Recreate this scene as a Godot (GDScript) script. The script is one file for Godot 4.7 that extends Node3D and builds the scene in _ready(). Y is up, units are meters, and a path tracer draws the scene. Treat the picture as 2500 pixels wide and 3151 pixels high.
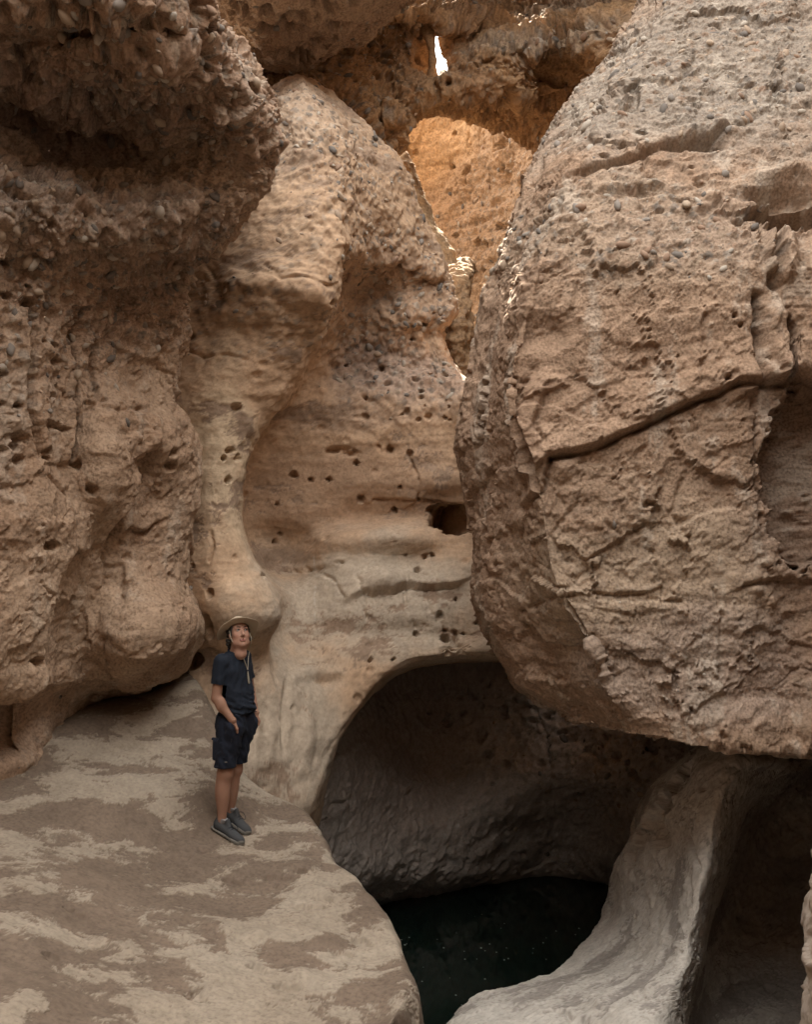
extends Node3D
# A slot canyon: a man in a sun hat stands on a pale rock ledge above a dark pool, under a wedged boulder.
# Metres, y up; the ledge under the man's shoes is y = 0; the pool lies at y = -2.2.

const WATER := -2.2
var rng := RandomNumberGenerator.new()
var n_lump: FastNoiseLite
var n_mid: FastNoiseLite
var n_fine: FastNoiseLite
var n_tone: FastNoiseLite
var n_mud: FastNoiseLite
var n_cell: FastNoiseLite
var n_pit: FastNoiseLite
var n_block: FastNoiseLite
var n_facet: FastNoiseLite
var n_clast: FastNoiseLite
var ledge_points := PackedVector3Array()
var M := {}
var pebble_shapes: Array[ArrayMesh] = []
var pebble_tones := [Color(0.135, 0.118, 0.105), Color(0.215, 0.188, 0.165), Color(0.36, 0.28, 0.21), Color(0.30, 0.225, 0.165), Color(0.25, 0.165, 0.115), Color(0.37, 0.325, 0.275)]

# Every rock: control points of its surface in metres (rows from its top down, each row across it), cracks, zones of other stone and tint (a few carry shade in the tint), bumps and hollows.
var ROCKS := {
	"left": {
		"step": 0.0125, "across": [6, 4, 1, 1, 1, 1, 1, 2, 5], "down": [8, 7, 3, 1, 1, 1, 1, 1, 1, 1, 1, 1, 1, 1, 1, 1, 1, 1, 1, 1, 1, 1, 1, 1, 1, 1, 1, 1, 1, 1, 1, 1, 1, 3],
		"rows": [
			[-6.74,7.74,-11,-5.32,8.26,-12.1,-4.38,8.68,-13,-3.82,8.68,-13,-3.25,8.68,-13,-2.74,8.68,-13,-2.33,8.68,-13,-2.21,8.78,-13.2,-2.38,9.15,-14,-3.12,10.1,-16],
			[-4.29,6.05,-7,-3.56,6.59,-8.1,-3.03,7.04,-9,-2.64,7.04,-9,-2.28,7.09,-9.1,-1.94,7.14,-9.2,-1.72,7.34,-9.6,-1.75,7.64,-10.2,-1.91,8.04,-11,-2.59,9.04,-13],
			[-3.43,5.19,-5.6,-2.94,5.71,-6.7,-2.56,6.14,-7.6,-2.26,6.18,-7.7,-1.95,6.23,-7.8,-1.67,6.28,-7.9,-1.49,6.47,-8.3,-1.49,6.75,-8.9,-1.65,7.13,-9.7,-2.28,8.07,-11.7],
			[-3.46,4.95,-5.65,-2.97,5.42,-6.75,-2.58,5.8,-7.65,-2.29,5.82,-7.7,-2,5.84,-7.75,-1.72,5.9,-7.88,-1.49,6.07,-8.3,-1.46,6.33,-8.9,-1.61,6.67,-9.7,-2.24,7.52,-11.7],
			[-3.71,4.98,-6.05,-3.14,5.42,-7.15,-2.71,5.78,-8.05,-2.42,5.82,-8.15,-2.09,5.8,-8.1,-1.75,5.82,-8.15,-1.48,5.98,-8.55,-1.4,6.2,-9.1,-1.55,6.52,-9.9,-2.16,7.32,-11.9],
			[-3.77,4.89,-6.15,-3.18,5.31,-7.25,-2.75,5.66,-8.15,-2.47,5.71,-8.3,-2.09,5.66,-8.15,-1.73,5.68,-8.2,-1.42,5.83,-8.6,-1.31,6.08,-9.25,-1.45,6.38,-10.05,-2.04,7.14,-12.05],
			[-3.98,4.89,-6.5,-3.34,5.28,-7.6,-2.86,5.61,-8.5,-2.53,5.61,-8.5,-2.15,5.59,-8.45,-1.73,5.61,-8.5,-1.37,5.71,-8.8,-1.21,5.95,-9.45,-1.34,6.24,-10.25,-1.91,6.95,-12.25],
			[-4.2,4.88,-6.85,-3.49,5.25,-7.95,-2.98,5.56,-8.85,-2.63,5.56,-8.85,-2.25,5.56,-8.85,-1.81,5.57,-8.9,-1.37,5.61,-9,-1.14,5.81,-9.6,-1.26,6.08,-10.4,-1.82,6.76,-12.4],
			[-4.32,4.81,-7.05,-3.58,5.16,-8.15,-3.05,5.45,-9.05,-2.74,5.5,-9.2,-2.36,5.53,-9.3,-1.89,5.53,-9.3,-1.38,5.5,-9.2,-1.08,5.66,-9.7,-1.2,5.91,-10.5,-1.74,6.55,-12.5],
			[-4.17,4.61,-6.8,-3.47,4.94,-7.9,-2.96,5.21,-8.8,-2.78,5.38,-9.35,-2.43,5.44,-9.55,-1.93,5.42,-9.5,-1.38,5.38,-9.35,-1.04,5.53,-9.85,-1.15,5.77,-10.65,-1.68,6.38,-12.65],
			[-4.01,4.44,-6.55,-3.36,4.76,-7.65,-2.88,5.02,-8.55,-2.71,5.18,-9.1,-2.44,5.32,-9.6,-1.95,5.32,-9.6,-1.44,5.29,-9.5,-1.12,5.41,-9.9,-1.24,5.64,-10.7,-1.79,6.22,-12.7],
			[-3.92,4.28,-6.4,-3.29,4.58,-7.5,-2.83,4.83,-8.4,-2.56,4.88,-8.6,-2.34,5.04,-9.2,-1.95,5.1,-9.4,-1.52,5.12,-9.5,-1.22,5.23,-9.9,-1.34,5.45,-10.7,-1.91,5.99,-12.7],
			[-3.86,4.13,-6.3,-3.25,4.41,-7.4,-2.8,4.64,-8.3,-2.53,4.69,-8.5,-2.25,4.76,-8.8,-1.95,4.84,-9.1,-1.61,4.91,-9.4,-1.32,5.04,-9.9,-1.45,5.24,-10.7,-2.04,5.74,-12.7],
			[-3.92,4.01,-6.4,-3.29,4.26,-7.5,-2.83,4.46,-8.4,-2.56,4.51,-8.6,-2.28,4.56,-8.85,-2.01,4.64,-9.2,-1.72,4.74,-9.6,-1.49,4.84,-10.05,-1.64,5.02,-10.85,-2.26,5.47,-12.85],
			[-4.04,3.9,-6.6,-3.38,4.12,-7.7,-2.9,4.3,-8.6,-2.64,4.35,-8.8,-2.43,4.43,-9.2,-2.23,4.51,-9.6,-2,4.58,-9.95,-1.81,4.65,-10.3,-1.97,4.81,-11.1,-2.66,5.22,-13.1],
			[-4.07,3.72,-6.65,-3.4,3.92,-7.75,-2.91,4.08,-8.65,-2.7,4.13,-8.95,-2.56,4.2,-9.35,-2.39,4.29,-9.85,-2.14,4.34,-10.15,-1.98,4.4,-10.5,-2.16,4.54,-11.3,-2.87,4.9,-13.3],
			[-4.07,3.54,-6.65,-3.4,3.7,-7.75,-2.91,3.84,-8.65,-2.7,3.88,-8.95,-2.59,3.95,-9.4,-2.4,4,-9.75,-2.18,4.06,-10.15,-2.02,4.12,-10.55,-2.2,4.24,-11.35,-2.92,4.54,-13.35],
			[-4.07,3.33,-6.65,-3.4,3.46,-7.75,-2.91,3.57,-8.65,-2.71,3.61,-9,-2.63,3.66,-9.45,-2.43,3.69,-9.7,-2.21,3.74,-10.1,-2.09,3.79,-10.6,-2.28,3.89,-11.4,-3.02,4.12,-13.4],
			[-4.1,3.15,-6.7,-3.43,3.25,-7.8,-2.93,3.33,-8.7,-2.71,3.36,-9,-2.64,3.4,-9.5,-2.41,3.42,-9.65,-2.19,3.45,-10,-2.1,3.5,-10.6,-2.28,3.57,-11.4,-3.02,3.75,-13.4],
			[-4.1,3.02,-6.7,-3.43,3.1,-7.8,-2.93,3.16,-8.7,-2.73,3.18,-9.05,-2.64,3.22,-9.5,-2.36,3.22,-9.6,-2.11,3.25,-10,-1.96,3.29,-10.6,-2.13,3.35,-11.4,-2.85,3.49,-13.4],
			[-4.1,2.86,-6.7,-3.43,2.91,-7.8,-2.93,2.95,-8.7,-2.73,2.97,-9.05,-2.63,2.99,-9.45,-2.35,2.99,-9.55,-2.12,3.02,-10.05,-1.88,3.04,-10.6,-2.05,3.08,-11.4,-2.75,3.17,-13.4],
			[-4.1,2.68,-6.7,-3.43,2.7,-7.8,-2.93,2.71,-8.7,-2.71,2.72,-9,-2.61,2.73,-9.4,-2.37,2.73,-9.55,-2.19,2.74,-10.2,-1.87,2.75,-10.6,-2.04,2.77,-11.4,-2.74,2.8,-13.4],
			[-4.07,2.49,-6.65,-3.4,2.48,-7.75,-2.91,2.48,-8.65,-2.7,2.47,-8.95,-2.58,2.47,-9.3,-2.44,2.47,-9.75,-2.23,2.46,-10.2,-1.9,2.46,-10.6,-2.07,2.45,-11.4,-2.77,2.43,-13.4],
			[-4.07,2.34,-6.65,-3.4,2.3,-7.75,-2.91,2.27,-8.65,-2.7,2.26,-8.95,-2.61,2.25,-9.4,-2.51,2.23,-9.95,-2.23,2.22,-10.2,-1.91,2.21,-10.6,-2.09,2.18,-11.4,-2.79,2.12,-13.4],
			[-4.07,2.18,-6.65,-3.4,2.12,-7.75,-2.91,2.07,-8.65,-2.72,2.05,-8.95,-2.68,2.02,-9.5,-2.53,1.99,-9.95,-2.21,1.99,-10.1,-1.95,1.96,-10.6,-2.13,1.91,-11.4,-2.84,1.8,-13.4],
			[-4.07,2.05,-6.65,-3.4,1.96,-7.75,-2.91,1.9,-8.65,-2.73,1.87,-8.95,-2.72,1.82,-9.6,-2.57,1.8,-9.95,-2.2,1.79,-10.05,-1.9,1.74,-10.65,-2.07,1.68,-11.45,-2.77,1.53,-13.45],
			[-4.07,1.94,-6.65,-3.4,1.84,-7.75,-2.91,1.76,-8.65,-2.75,1.73,-8.95,-2.76,1.67,-9.65,-2.59,1.64,-9.95,-2.19,1.64,-10,-1.84,1.57,-10.7,-2,1.5,-11.5,-2.69,1.32,-13.5],
			[-4.07,1.85,-6.65,-3.4,1.74,-7.75,-2.91,1.64,-8.65,-2.77,1.6,-9,-2.77,1.53,-9.7,-2.63,1.5,-9.95,-2.23,1.5,-10,-1.88,1.42,-10.75,-2.04,1.34,-11.55,-2.74,1.13,-13.55],
			[-4.1,1.74,-6.7,-3.43,1.61,-7.8,-2.93,1.5,-8.7,-2.78,1.46,-9.05,-2.79,1.37,-9.75,-2.63,1.34,-10.05,-2.27,1.33,-10.1,-1.97,1.25,-10.75,-2.14,1.15,-11.55,-2.86,0.91,-13.55],
			[-4.17,1.63,-6.8,-3.47,1.49,-7.9,-2.96,1.36,-8.8,-2.81,1.32,-9.15,-2.8,1.23,-9.8,-2.61,1.18,-10.2,-2.32,1.17,-10.25,-2.09,1.1,-10.75,-2.27,0.99,-11.55,-3.01,0.73,-13.55],
			[-4.26,1.55,-6.95,-3.54,1.39,-8.05,-3.02,1.26,-8.95,-2.86,1.21,-9.3,-2.81,1.12,-9.9,-2.61,1.04,-10.5,-2.38,1.04,-10.5,-2.26,1.01,-10.8,-2.45,0.9,-11.6,-3.22,0.61,-13.6],
			[-4.41,1.46,-7.2,-3.65,1.29,-8.3,-3.1,1.16,-9.2,-2.9,1.12,-9.45,-2.85,1.02,-10.1,-2.71,0.9,-10.9,-2.49,0.89,-11,-2.34,0.9,-11.2,-2.54,0.78,-12,-3.31,0.49,-14],
			[-4.53,1.29,-7.4,-3.73,1.1,-8.5,-3.17,0.95,-9.4,-2.95,0.92,-9.6,-2.93,0.78,-10.4,-2.78,0.64,-11.2,-2.58,0.61,-11.4,-2.4,0.67,-11.6,-2.6,0.54,-12.4,-3.38,0.21,-14.4],
			[-4.47,1.08,-7.3,-3.69,0.86,-8.4,-3.13,0.67,-9.3,-2.95,0.61,-9.6,-2.99,0.41,-10.6,-2.83,0.25,-11.4,-2.65,0.19,-11.7,-2.48,0.27,-12,-2.68,0.12,-12.8,-3.47,-0.26,-14.8],
			[-4.47,0.76,-7.3,-3.69,0.49,-8.4,-3.13,0.27,-9.3,-2.98,0.17,-9.7,-3.04,-0.1,-10.8,-2.86,-0.27,-11.5,-2.7,-0.36,-11.9,-2.52,-0.2,-12.2,-2.72,-0.38,-13,-3.52,-0.83,-15],
		],
		"cracks": [
			[[-2.572,4.16,-9.364,-2.593,3.949,-9.4,-2.63,3.591,-9.464,-2.639,3.216,-9.5,-2.637,2.947,-9.419],0.03,0.135,0.06,0.35,0.0],
			[[-2.139,3.015,-10.005,-2.18,2.858,-10.096,-2.288,2.669,-9.946,-2.369,2.507,-9.874,-2.462,2.345,-9.897],0.05,0.135,0.05,0.3,0.0],
			[[-2.616,2.228,-9.408,-2.676,2.08,-9.342,-2.734,1.809,-9.28,-2.769,1.58,-9.008],0.035,0.108,0.05,0.3,0.0],
			[[-2.337,2.421,-10.033,-2.235,2.378,-10.204,-2.146,2.461,-10.294],0.017,0.054,0.05,0.2,0.0],
			[[-2.482,2.087,-10.006,-2.381,2.104,-10.062,-2.347,2.007,-10.033,-2.355,1.84,-9.995],0.017,0.041,0.0,0.5,0.0],
			[[-2.652,1.479,-9.948,-2.437,1.517,-9.94,-2.335,1.478,-9.954],0.017,0.041,0.0,0.5,0.0],
			[[-2.48,1.477,-9.96,-2.494,1.32,-10.069,-2.522,1.16,-10.246],0.017,0.041,0.0,0.5,0.0],
			[[-2.377,2.026,-10.033,-2.35,1.903,-10.008,-2.358,1.715,-9.963],0.017,0.027,0.0,0.5,0.0],
			[[-2.488,3.98,-9.606,-2.517,3.676,-9.595,-2.454,3.413,-9.617],0.03,0.081,0.04,0.3,0.0],
			[[-2.77,4.072,-8.854,-2.743,3.734,-8.898,-2.781,3.316,-8.896,-2.741,2.969,-9.021],0.03,0.095,0.04,0.25,0.0],
			[[-2.446,2.344,-9.93,-2.519,2.149,-9.965,-2.49,1.956,-9.986],0.03,0.068,0.04,0.2,0.0],
			[[-1.322,5.716,-8.933,-1.378,5.505,-9.185,-1.446,5.336,-9.426],0.02,0.068,0.06,0.3,0.0],
			[[-2.764,5.595,-8.794,-2.548,5.578,-8.664,-2.314,5.566,-8.709,-2.364,5.541,-9.159],0.02,0.081,0.08,0.35,0.0],
			[[-2.136,4.539,-9.749,-2.107,4.388,-10.156,-2.146,4.07,-10.212,-2.126,3.762,-10.325],0.018,0.054,0.03,0.2,0.0],
			[[-2.699,2.828,-9.089,-2.627,2.661,-9.318,-2.62,2.432,-9.175],0.017,0.041,0.0,0.5,0.0],
			[[-2.819,4.778,-8.367,-2.655,4.744,-8.446,-2.494,4.808,-8.586,-2.322,4.704,-8.706],0.02,0.068,0.06,0.25,0.0],
			[[-1.875,5.821,-7.85,-1.803,5.805,-8.12,-1.573,5.877,-8.372,-1.414,5.807,-8.625],0.02,0.068,0.06,0.3,0.0],
			[[-1.881,5.583,-8.557,-1.657,5.632,-8.448,-1.471,5.658,-8.686],0.02,0.068,0.05,0.25,0.0],
			[[-2.557,3.41,-9.577,-2.353,3.336,-9.673,-2.191,3.407,-9.955],0.017,0.041,0.03,0.2,0.0],
		],
		"zones": [
			[-1.939,5.711,-8.116,2.2,0.9,2,0.9,0.36,0.25,0.18,0.85],
			[-1.444,5.525,-9.112,0.9,1.1,1.5,0.7,0.34,0.235,0.17,0.85],
			[-2.671,5.485,-9.303,1,0.35,1.5,-0.3,0.29,0.21,0.17,0.85],
			[-1.985,5.198,-9.501,0.9,0.3,1.5,-0.3,0.44,0.33,0.24,0.7],
			[-2.529,4.685,-8.5,1.2,0.45,1.5,1.6,0.33,0.27,0.23,0.7],
			[-1.963,4.633,-9.478,0.8,0.45,1.5,1.4,0.3,0.215,0.16,0.8],
			[-2.766,3.867,-8.845,0.8,0.7,1.5,0.8,0.42,0.3,0.22,0.5],
			[-2.415,4.238,-9.818,0.7,0.4,1.5,1.0,0.34,0.24,0.18,0.6],
			[-3.036,0.827,-9.485,0.6,0.35,0.8,0.3,0.38,0.27,0.2,0.6],
		],
		"bumps": [
			[-2.136,1.56,-10.073,0.62,0.5,1,0.2,0.0],
			[-2.398,3.033,-9.521,0.35,0.8,1,0.1,0.0],
			[-2.039,3.263,-10.178,0.3,0.5,1,0.06,0.0],
			[-3.042,0.892,-9.504,0.5,0.35,0.6,-0.22,0.0],
			[-2.918,1.264,-9.054,0.45,0.18,0.6,0.12,0.0],
			[-2.86,2.438,-8.731,0.2,0.3,0.5,0.06,0.0],
			[-2.616,5.449,-9.458,0.5,0.3,0.6,-0.1,0.0],
			[-2.609,5.541,-8.979,0.45,0.2,0.6,0.1,0.0],
			[-2.875,5.541,-9.069,0.22,0.25,0.5,-0.12,0.0],
			[-1.255,5.596,-9.235,0.3,0.5,0.5,0.1,0.0],
			[-1.592,5.411,-9.334,0.3,0.4,0.5,-0.08,0.0],
			[-1.794,5.721,-8.142,0.6,0.35,0.5,0.08,0.0],
			[-2.091,5.8,-7.876,0.045,0.042,0.12,-0.09,1],
			[-2.282,5.797,-7.832,0.045,0.042,0.12,-0.09,1],
			[-1.852,5.813,-8.04,0.045,0.042,0.12,-0.09,1],
			[-1.86,5.789,-8.115,0.045,0.042,0.12,-0.09,1],
			[-1.79,5.696,-8.144,0.045,0.042,0.12,-0.09,1],
			[-1.718,5.767,-8.194,0.045,0.042,0.12,-0.09,1],
			[-2.062,5.797,-8.1,0.045,0.042,0.12,-0.09,1],
			[-1.776,5.585,-8.763,0.045,0.042,0.12,-0.09,1],
			[-1.69,5.596,-8.714,0.045,0.042,0.12,-0.09,1],
			[-1.636,5.552,-9.055,0.045,0.042,0.12,-0.09,1],
			[-2.125,5.571,-8.643,0.045,0.042,0.12,-0.09,1],
			[-2.784,5.073,-8.782,0.045,0.042,0.12,-0.09,1],
			[-2.534,5.244,-9.418,0.045,0.042,0.12,-0.09,1],
			[-2.134,5.555,-8.976,0.045,0.042,0.12,-0.09,1],
			[-2.858,3.033,-8.826,0.045,0.042,0.12,-0.09,1],
			[-2.838,2.923,-8.854,0.045,0.042,0.12,-0.09,1],
			[-2.657,2.292,-9.079,0.045,0.042,0.12,-0.09,1],
			[-2.783,1.414,-9.117,0.045,0.042,0.12,-0.09,1],
			[-2.586,2.906,-9.464,0.045,0.042,0.12,-0.09,1],
			[-2.474,2.729,-9.465,0.045,0.042,0.12,-0.09,1],
			[-2.034,2.958,-10.247,0.045,0.042,0.12,-0.09,1],
			[-2.023,3.067,-10.209,0.045,0.042,0.12,-0.09,1],
			[-2.102,5.627,-8.228,0.033,0.026,0.079,-0.10615609725581684,1],
			[-2.406,5.58,-8.589,0.039,0.023,0.083,-0.07998225241833587,1],
			[-1.432,5.73,-8.629,0.035,0.027,0.083,-0.0968163150590879,1],
			[-2.731,5.655,-8.343,0.024,0.017,0.064,-0.07007819580836172,1],
			[-1.271,6.023,-9.332,0.046,0.037,0.109,-0.10461392848259028,1],
			[-2.209,5.796,-8.132,0.115,0.061,0.222,-0.07823110013441094,1],
			[-2.388,5.448,-9.541,0.043,0.037,0.116,-0.09880215948872595,1],
			[-1.979,5.575,-8.653,0.021,0.019,0.061,-0.057230548054510284,1],
			[-2.814,5.285,-9.186,0.021,0.017,0.058,-0.0963193412256817,1],
			[-1.394,5.608,-8.956,0.036,0.031,0.093,-0.0672686838947881,1],
			[-2.299,5.474,-9.495,0.041,0.034,0.12,-0.056805446018957186,1],
			[-2.605,5.772,-7.732,0.059,0.038,0.121,-0.10105120994953806,1],
			[-2.823,5.538,-9.06,0.031,0.023,0.069,-0.06596215017859898,1],
			[-2.908,5.56,-8.988,0.031,0.027,0.098,-0.07885581380432503,1],
			[-1.49,6.015,-8.397,0.074,0.058,0.165,-0.0605082730492755,1],
			[-2.103,5.816,-7.746,0.045,0.03,0.093,-0.1027062007106397,1],
			[-2.371,5.746,-8.24,0.038,0.021,0.072,-0.05876296839200929,1],
			[-2.125,5.565,-8.786,0.029,0.018,0.065,-0.06149561450940315,1],
			[-2.053,5.573,-8.647,0.06,0.033,0.117,-0.06846315130898438,1],
			[-1.259,5.75,-9.111,0.045,0.031,0.099,-0.09635110009886971,1],
			[-2.59,5.749,-8.248,0.039,0.036,0.101,-0.06828826749534267,1],
			[-1.373,6.189,-9.271,0.059,0.037,0.122,-0.05955950670704073,1],
			[-1.667,5.881,-8.035,0.081,0.047,0.154,-0.08836088839227856,1],
			[-2.028,5.646,-8.159,0.03,0.025,0.092,-0.0927104487881466,1],
			[-2.662,5.702,-8.232,0.046,0.049,0.135,-0.09668904132999762,1],
			[-2.65,5.658,-8.435,0.044,0.034,0.125,-0.08450853721217663,1],
			[-2.144,5.444,-9.527,0.032,0.019,0.062,-0.05954856703571223,1],
			[-1.742,5.841,-8.011,0.047,0.028,0.088,-0.07762372344883713,1],
			[-1.23,6.01,-9.53,0.029,0.027,0.084,-0.10358476389362202,1],
			[-1.3,6.097,-9.392,0.049,0.032,0.101,-0.06153180316486884,1],
			[-1.957,5.6,-8.36,0.054,0.034,0.104,-0.08100923079113026,1],
			[-2.369,5.604,-8.453,0.05,0.034,0.105,-0.0612465986324968,1],
			[-1.489,6.002,-8.472,0.049,0.026,0.092,-0.06305593947097177,1],
			[-1.865,5.485,-9.393,0.021,0.021,0.063,-0.05968209885127167,1],
			[-2.031,5.804,-7.848,0.039,0.023,0.083,-0.09526446015597341,1],
			[-1.66,5.617,-8.531,0.047,0.033,0.093,-0.06923179813243964,1],
			[-2.579,5.652,-8.419,0.051,0.047,0.128,-0.0609252037529015,1],
			[-1.478,6.073,-8.356,0.074,0.042,0.142,-0.1000654755126243,1],
			[-1.367,5.59,-9.034,0.038,0.034,0.1,-0.08127825933474049,1],
			[-1.417,6.078,-8.8,0.052,0.033,0.125,-0.09670387317291156,1],
			[-2.916,3.523,-8.656,0.069,0.047,0.168,-0.06493899806682177,1],
			[-2.857,3.086,-8.826,0.087,0.059,0.192,-0.08881553389597553,1],
			[-2.931,3.331,-8.7,0.027,0.022,0.063,-0.08120429355018438,1],
			[-2.672,3.806,-9.072,0.034,0.026,0.077,-0.0780047568557225,1],
			[-2.838,3.071,-8.857,0.028,0.022,0.082,-0.054781735928616467,1],
			[-2.758,3.684,-8.885,0.043,0.028,0.088,-0.08217595824618555,1],
			[-2.682,3.43,-9.16,0.042,0.028,0.085,-0.0926646130163217,1],
			[-2.931,2.991,-8.7,0.073,0.039,0.137,-0.05756785419291024,1],
			[-2.774,4.205,-8.801,0.023,0.017,0.064,-0.0771482739830796,1],
			[-2.785,4.088,-8.835,0.055,0.037,0.105,-0.09121820214500329,1],
			[-2.756,3.731,-8.878,0.021,0.022,0.069,-0.09545402467900485,1],
			[-2.708,3.205,-9.121,0.082,0.059,0.164,-0.09682427056040778,1],
			[-2.718,3.01,-9.086,0.05,0.033,0.107,-0.06430067243383236,1],
			[-2.709,3.189,-9.123,0.023,0.022,0.068,-0.09937480484471367,1],
			[-2.701,3.815,-8.96,0.022,0.019,0.066,-0.05437189882536449,1],
			[-2.867,4.313,-8.641,0.028,0.024,0.066,-0.09903651810072596,1],
			[-2.885,4.104,-8.693,0.04,0.037,0.134,-0.08649797233910142,1],
			[-2.669,3.697,-9.178,0.058,0.037,0.112,-0.08299528847837054,1],
			[-2.778,3.094,-8.952,0.024,0.02,0.067,-0.09809649085818863,1],
			[-2.854,3.325,-8.814,0.03,0.019,0.068,-0.09343334608946036,1],
			[-2.684,3.187,-9.332,0.028,0.025,0.076,-0.06066852183680729,1],
			[-2.716,2.952,-9.08,0.033,0.02,0.074,-0.08170914838834603,1],
		],
	},
	"mid": {
		"step": 0.0155, "across": [3, 1, 1, 1, 1, 1, 1, 1, 4, 6], "down": [3, 1.5, 1, 1, 1, 1, 1, 1, 1, 1, 1, 1, 1, 1, 1, 1, 1, 1, 1, 1, 1, 1, 1, 1, 1, 1, 2, 3, 4],
		"rows": [
			[-2.28,7.74,-15,-1.75,7.65,-15,-1.49,7.73,-14.8,-1.33,7.7,-14.6,-1.24,7.7,-14.6,-1.21,7.78,-14.9,-1.14,7.76,-15,-1.07,7.77,-15.2,-1.02,7.79,-15.4,-1.29,8.29,-17,-1.81,8.79,-19],
			[-2.01,7.36,-13.6,-1.57,7.27,-13.5,-1.35,7.33,-13.4,-1.22,7.33,-13.3,-1.15,7.33,-13.3,-1.11,7.41,-13.6,-1.04,7.41,-13.7,-0.98,7.42,-13.9,-0.91,7.44,-14.1,-1.17,7.95,-15.7,-1.66,8.47,-17.7],
			[-1.81,6.83,-12.6,-1.44,6.85,-12.6,-1.26,6.88,-12.5,-1.13,6.92,-12.5,-1.04,6.92,-12.5,-0.98,7.03,-12.9,-0.89,7.01,-13,-0.81,7.04,-13.2,-0.75,7.13,-13.5,-0.98,7.64,-15.1,-1.45,8.15,-17.1],
			[-1.72,6.56,-12.3,-1.3,6.53,-12.2,-1.12,6.54,-12.1,-0.94,6.6,-12.2,-0.85,6.62,-12.3,-0.78,6.74,-12.7,-0.71,6.8,-12.9,-0.65,6.86,-13.1,-0.59,6.97,-13.4,-0.81,7.46,-15,-1.25,7.96,-17],
			[-1.6,6.21,-12.1,-1.2,6.16,-11.95,-0.96,6.15,-11.9,-0.73,6.18,-12,-0.62,6.21,-12.1,-0.53,6.39,-12.65,-0.41,6.46,-12.85,-0.3,6.56,-13.15,-0.23,6.65,-13.45,-0.41,7.11,-15.05,-0.8,7.55,-17.05],
			[-1.68,5.94,-12,-1.36,5.9,-11.85,-1,5.89,-11.8,-0.73,5.91,-11.9,-0.6,5.94,-12,-0.47,6.11,-12.55,-0.31,6.2,-12.85,-0.13,6.3,-13.15,-0.03,6.4,-13.45,-0.19,6.82,-15.05,-0.55,7.22,-17.05],
			[-1.81,5.63,-11.9,-1.51,5.59,-11.75,-1.08,5.57,-11.65,-0.72,5.59,-11.75,-0.59,5.65,-11.95,-0.42,5.81,-12.55,-0.22,5.9,-12.85,-0.02,6.01,-13.25,0.08,6.09,-13.55,-0.06,6.48,-15.15,-0.41,6.83,-17.15],
			[-1.93,5.33,-11.8,-1.66,5.31,-11.7,-1.16,5.27,-11.55,-0.71,5.29,-11.65,-0.57,5.36,-11.95,-0.38,5.53,-12.65,-0.12,5.62,-13.05,0.14,5.69,-13.35,0.26,5.76,-13.65,0.14,6.11,-15.25,-0.18,6.41,-17.25],
			[-2.24,5.01,-11.7,-1.94,4.98,-11.6,-1.33,4.95,-11.45,-0.72,4.98,-11.6,-0.63,5.07,-12,-0.41,5.25,-12.85,-0.08,5.31,-13.15,0.29,5.37,-13.45,0.43,5.44,-13.75,0.33,5.74,-15.35,0.03,5.99,-17.35],
			[-2.42,4.73,-11.7,-2.15,4.71,-11.6,-1.41,4.66,-11.35,-0.7,4.72,-11.65,-0.72,4.9,-12.6,-0.49,5.05,-13.4,-0.08,5.06,-13.45,0.34,5.07,-13.55,0.52,5.13,-13.85,0.42,5.39,-15.45,0.13,5.59,-17.45],
			[-2.47,4.48,-11.7,-2.18,4.46,-11.6,-1.44,4.43,-11.4,-0.77,4.48,-11.75,-0.8,4.66,-12.8,-0.53,4.76,-13.45,-0.08,4.76,-13.4,0.34,4.77,-13.5,0.54,4.81,-13.7,0.45,5.03,-15.3,0.17,5.19,-17.3],
			[-2.49,4.29,-11.7,-2.2,4.28,-11.6,-1.47,4.26,-11.5,-0.83,4.31,-11.8,-0.88,4.47,-12.9,-0.57,4.57,-13.55,-0.09,4.56,-13.5,0.21,4.57,-13.6,0.41,4.6,-13.8,0.31,4.81,-15.4,0,4.93,-17.4],
			[-2.49,3.96,-11.6,-2.25,3.94,-11.5,-1.6,3.94,-11.45,-1.01,3.99,-11.9,-1.09,4.14,-13.1,-0.67,4.21,-13.65,-0.14,4.2,-13.6,0.29,4.2,-13.6,0.54,4.21,-13.7,0.45,4.37,-15.3,0.17,4.44,-17.3],
			[-2.49,3.64,-11.6,-2.24,3.62,-11.45,-1.69,3.62,-11.4,-1.19,3.66,-11.85,-1.31,3.78,-13.1,-0.82,3.81,-13.45,-0.19,3.81,-13.45,0.34,3.81,-13.4,0.81,3.8,-13.3,0.76,3.91,-14.9,0.53,3.93,-16.9],
			[-2.4,3.34,-11.6,-2.09,3.33,-11.4,-1.72,3.32,-11.35,-1.41,3.35,-11.75,-1.58,3.44,-13.1,-0.98,3.47,-13.45,-0.29,3.47,-13.45,0.34,3.46,-13.4,0.87,3.46,-13.4,0.82,3.54,-15,0.6,3.51,-17],
			[-2.29,3.08,-11.5,-2.01,3.08,-11.35,-1.74,3.08,-11.3,-1.53,3.09,-11.7,-1.72,3.16,-13.1,-1.09,3.17,-13.45,-0.29,3.17,-13.45,0.34,3.17,-13.4,0.92,3.17,-13.4,0.88,3.21,-15,0.67,3.14,-17],
			[-2.29,2.81,-11.5,-1.99,2.81,-11.3,-1.75,2.81,-11.25,-1.57,2.81,-11.6,-1.78,2.85,-13.1,-1.14,2.86,-13.45,-0.29,2.86,-13.45,0.34,2.86,-13.4,0.95,2.86,-13.5,0.92,2.86,-15.1,0.7,2.74,-17.1],
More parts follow.
